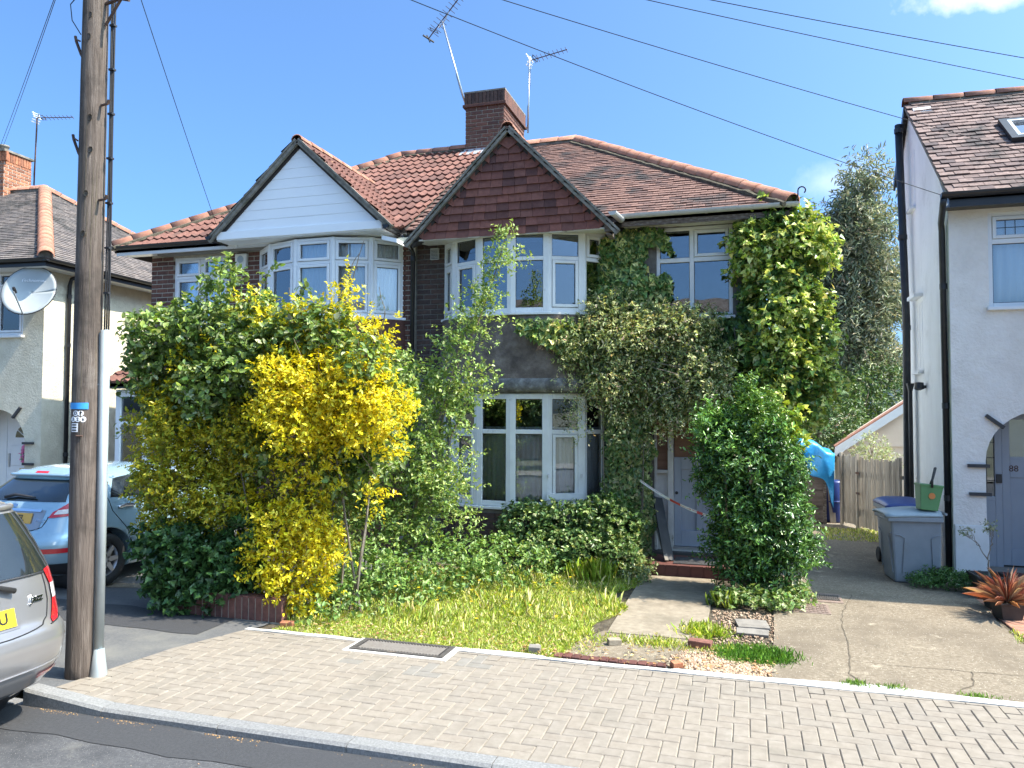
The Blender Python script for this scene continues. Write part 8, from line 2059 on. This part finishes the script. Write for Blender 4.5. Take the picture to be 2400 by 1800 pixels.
# --- small potted tree at number 88
PTt = thing('small_tree', 'small sparse grey-leaved tree in the black pot by the white pier', 'tree', (2.52, 9.66, .2))
mb = MB(); tips = []
def grow(p, d, l, r, k):
    q = p + d * l; stem(mb, p, q, r, r * .65, .06, 5, 4)
    if k == 0: tips.append(q); return
    for s in range(2 if k > 1 else 3):
        dd = (d + Vector((random.uniform(-.7, .7), random.uniform(-.6, .6), random.uniform(-.1, .5)))).normalized(); grow(q, dd, l * random.uniform(.6, .85), r * .65, k - 1)
grow(Vector((2.52, 9.66, .2)), Vector((-.02, 0, 1)), .2, .011, 3)
mb.build('branches', 'bark', PTt)
tp_ = Aa([tuple(t + Vector((random.gauss(0, .02), random.gauss(0, .02), random.gauss(0, .02)))) for t in tips for k in range(3)]); pos, f, up = sprays(tp_, norm(RNG.normal(0, 1, tp_.shape)), 5, .06); n = len(pos); l_ = .034 * RNG.uniform(.6, 1.2, n)
leaf_object('leaves', pos, f, up, l_, l_ * .45, palette(n, [(.2, .22, .15), (.28, .29, .2), (.14, .17, .1)]), 'lance', 'leaf_dry', PTt)

# --- trees and shrubs behind
def tree(name, label, trunk, bl, twigs, per, tl, leaf, wr, cols, shape, material, lean, limbs, tr=.12, rough=.3, seed=1., shell=(.3, 1.05), cat='tree', bark='bark_pale', group=None, ck=0, cr0=.3, cr1=.5):
    t = thing(name, label, cat, trunk, group)
    mb = MB()
    for (a, b, r0_, r1_) in limbs: stem(mb, a, b, r0_, r1_, .06, 7, 8)
    for k in range(26):
        b = random.choice(bl); e = Vector((b[0] + random.uniform(-.7, .7) * b[3], b[1] + random.uniform(-.7, .7) * b[4], b[2] + random.uniform(-.6, .7) * b[5]))
        l0 = random.choice(limbs); s = Vector(l0[0]).lerp(Vector(l0[1]), random.uniform(.5, 1)); stem(mb, s, e, l0[3] * .6, .012, .08, 5, 5)
    mb.build('trunk', bark, t, smooth=True)
    spray_foliage('crown', clumpify(bl, ck, cr0, cr1, int(seed)) if ck else bl, twigs, per, tl, leaf, wr, cols, None, shape, material, t, seed, rough=rough, shell=shell, inner=.25, lean=lean, wild=.7)
    return t
ec = [(.16, .185, .11), (.23, .255, .155), (.32, .335, .2), (.1, .13, .075), (.38, .35, .23)]
eb = [(2.1, 24, 6.9, .4, .5, .8), (2.05, 24, 4.6, .5, .6, 1.0), (2.15, 24, 3.4, .5, .5, .8), (3.0, 24, 7.6, .5, .5, .7), (2.75, 24, 4.3, .85, .9, 1.1), (3.3, 24.2, 5.3, .9, 1.0, 1.0), (2.6, 24, 6.3, .65, .8, .9), (3.35, 24, 6.9, .7, .8, .9), (3.25, 24, 8.2, .5, .6, .8), (3.6, 24.3, 3.6, .7, .8, .8), (2.35, 24, 5.2, .5, .6, .7), (3.9, 24.3, 5.9, .6, .7, .9), (3.3, 24, 9.0, .28, .3, .45), (2.7, 24, 7.4, .4, .5, .5), (2.5, 23.8, 3.2, .6, .6, .7)]
tree('eucalyptus_tree', 'tall grey green eucalyptus tree rising behind the garage', (3.2, 24, 0), eb, 6500, 8, .42, .16, .24, ec, 'lance', 'eucalypt', (0, 0, -.7),
     [((3.2, 24, 0), (3.0, 24, 3.6), .16, .12), ((3.0, 24, 3.4), (2.6, 24, 6.6), .1, .05), ((3.1, 24, 3.2), (3.3, 24, 8.8), .11, .03), ((3.15, 24, 2.6), (3.8, 24.2, 5.8), .09, .04)], seed=3., ck=6, cr0=.25, cr1=.5)
dk = [(.03, .065, .02), (.05, .095, .03), (.075, .13, .04), (.12, .16, .06)]
tree('background_shrub', 'dark leafy shrub mass behind the lock-up and tarpaulin', (1.5, 19.5, 0), [(1.2, 19.5, 1.5, 1.0, .8, .8), (2.1, 20, 1.6, .7, .7, .9), (.3, 19.5, 1.8, .9, .8, 1.0)], 1700, 8, .25, .08, .5, dk, 'ovate', 'leaf', (0, 0, .3), [((1.4, 19.5, 0), (1.3, 19.5, 1.6), .07, .03)], cat='shrub', seed=5.)
tree('background_shrub', 'dark evergreen bush beneath the eucalyptus beside the garage roof', (2.6, 21.5, 0), [(2.6, 22, 2.0, .9, .8, 1.1), (3.5, 23, 2.4, .9, .8, 1.0), (1.9, 22, 1.8, .7, .7, .9)], 1500, 8, .28, .09, .5, dk, 'ovate', 'leaf', (0, 0, .3), [((2.6, 21.8, 0), (2.7, 22, 2.0), .07, .03)], cat='shrub', seed=6.)
tree('pale_shrub', 'pale cream leaved shrub in front of the peach garage wall', (2.35, 16.4, 0), [(2.3, 16.4, 1.2, .28, .25, .4), (2.5, 16.4, 1.0, .25, .22, .35), (2.1, 16.4, 1.0, .2, .2, .25)], 380, 7, .16, .045, .5, [(.3, .32, .19), (.4, .41, .26), (.22, .26, .13)], 'ovate', 'leaf', (0, 0, .6), [((2.35, 16.4, 0), (2.35, 16.4, 1.1), .025, .012)], cat='shrub', seed=7.)
tree('background_tree', 'dark bushy tree showing beyond the right corner ivy', (1.4, 27, 0), [(1.2, 27, 3.0, 1.3, 1.0, 1.5), (2.2, 28, 2.6, 1.2, 1.0, 1.4), (.2, 27, 2.5, 1.2, 1.0, 1.4)], 1500, 8, .35, .11, .5, dk, 'ovate', 'leaf', (0, 0, .2), [((1.3, 27, 0), (1.2, 27, 3.0), .12, .05)], seed=8.)

# ================================================================== ACROSS THE ROAD (seen only in the window reflections)
def far_house(label, x0, x1, y):
    t = thing('house', label, 'house', ((x0 + x1) / 2, y, 0), 'houses across the road')
    mb = MB(); wall_boxes(mb, x0, x1, 0, 5, y - .3, y, [(x0 + .6, x0 + 2.6, .9, 2.2), (x0 + .6, x0 + 2.6, 3.4, 4.5), (x1 - 1.6, x1 - .6, 0, 2.1), (x1 - 2.0, x1 - .6, 3.4, 4.5)]); mb.build('wall', 'brick', t)
    MB().box((x0, y - 6, 0), (x1, y - .6, 5)).build('rear_block', 'brick', t)
    mb = MB(); mb.prism([(x0 - .3, y + .3, 4.9), (x0 - .3, y - 3, 7.4), (x0 - .3, y - 6.3, 4.9)], (x1 - x0 + .6, 0, 0)); mb.build('roof', 'grey_tile', t)
    window(t, (x0 + 2.6, y - .05), (x0 + .6, y - .05), .9, 2.2, (.5, .5), 1.8, set()); window(t, (x0 + 2.6, y - .05), (x0 + .6, y - .05), 3.4, 4.5, (.5, .5), 4.1, set())
    window(t, (x1 - .6, y - .05), (x1 - 2.0, y - .05), 3.4, 4.5, (.5, .5), 4.1, set())
    MB().box((x1 - 1.6, y - .2, 0), (x1 - .6, y - .1, 2.1)).build('front_door', 'door_88', t)
far_house('brown brick house across the road opposite the ivy-clad pair', -5.2, 1.2, -13)
far_house('brown brick house across the road opposite the pole', -14.0, -7.2, -13)
def far_tree(label, x, y, r, h, sd):
    tree('street_tree', label, (x, y, 0), [(x, y, h * .62, r, r, h * .32), (x + r * .6, y, h * .5, r * .7, r * .7, h * .25), (x - r * .6, y + .3, h * .52, r * .7, r * .7, h * .25)], 1500, 7, .4, .13, .55, dk, 'ovate', 'leaf', (0, 0, .2), [((x, y, 0), (x, y, h * .6), .14, .06)], seed=sd, group='trees across the road')
far_tree('bushy tree across the road opposite the bow windows', -3.6, -8.0, 1.5, 4.4, 4.)
far_tree('bushy tree across the road between the other two opposite trees', -1.3, -8.6, 1.3, 3.9, 3.)
far_tree('bushy tree across the road opposite the front door', 1.0, -8.5, 1.3, 3.8, 2.)
far_tree('bushy tree across the road opposite the yellow hedge', -8.5, -8.5, 1.6, 4.6, 6.)
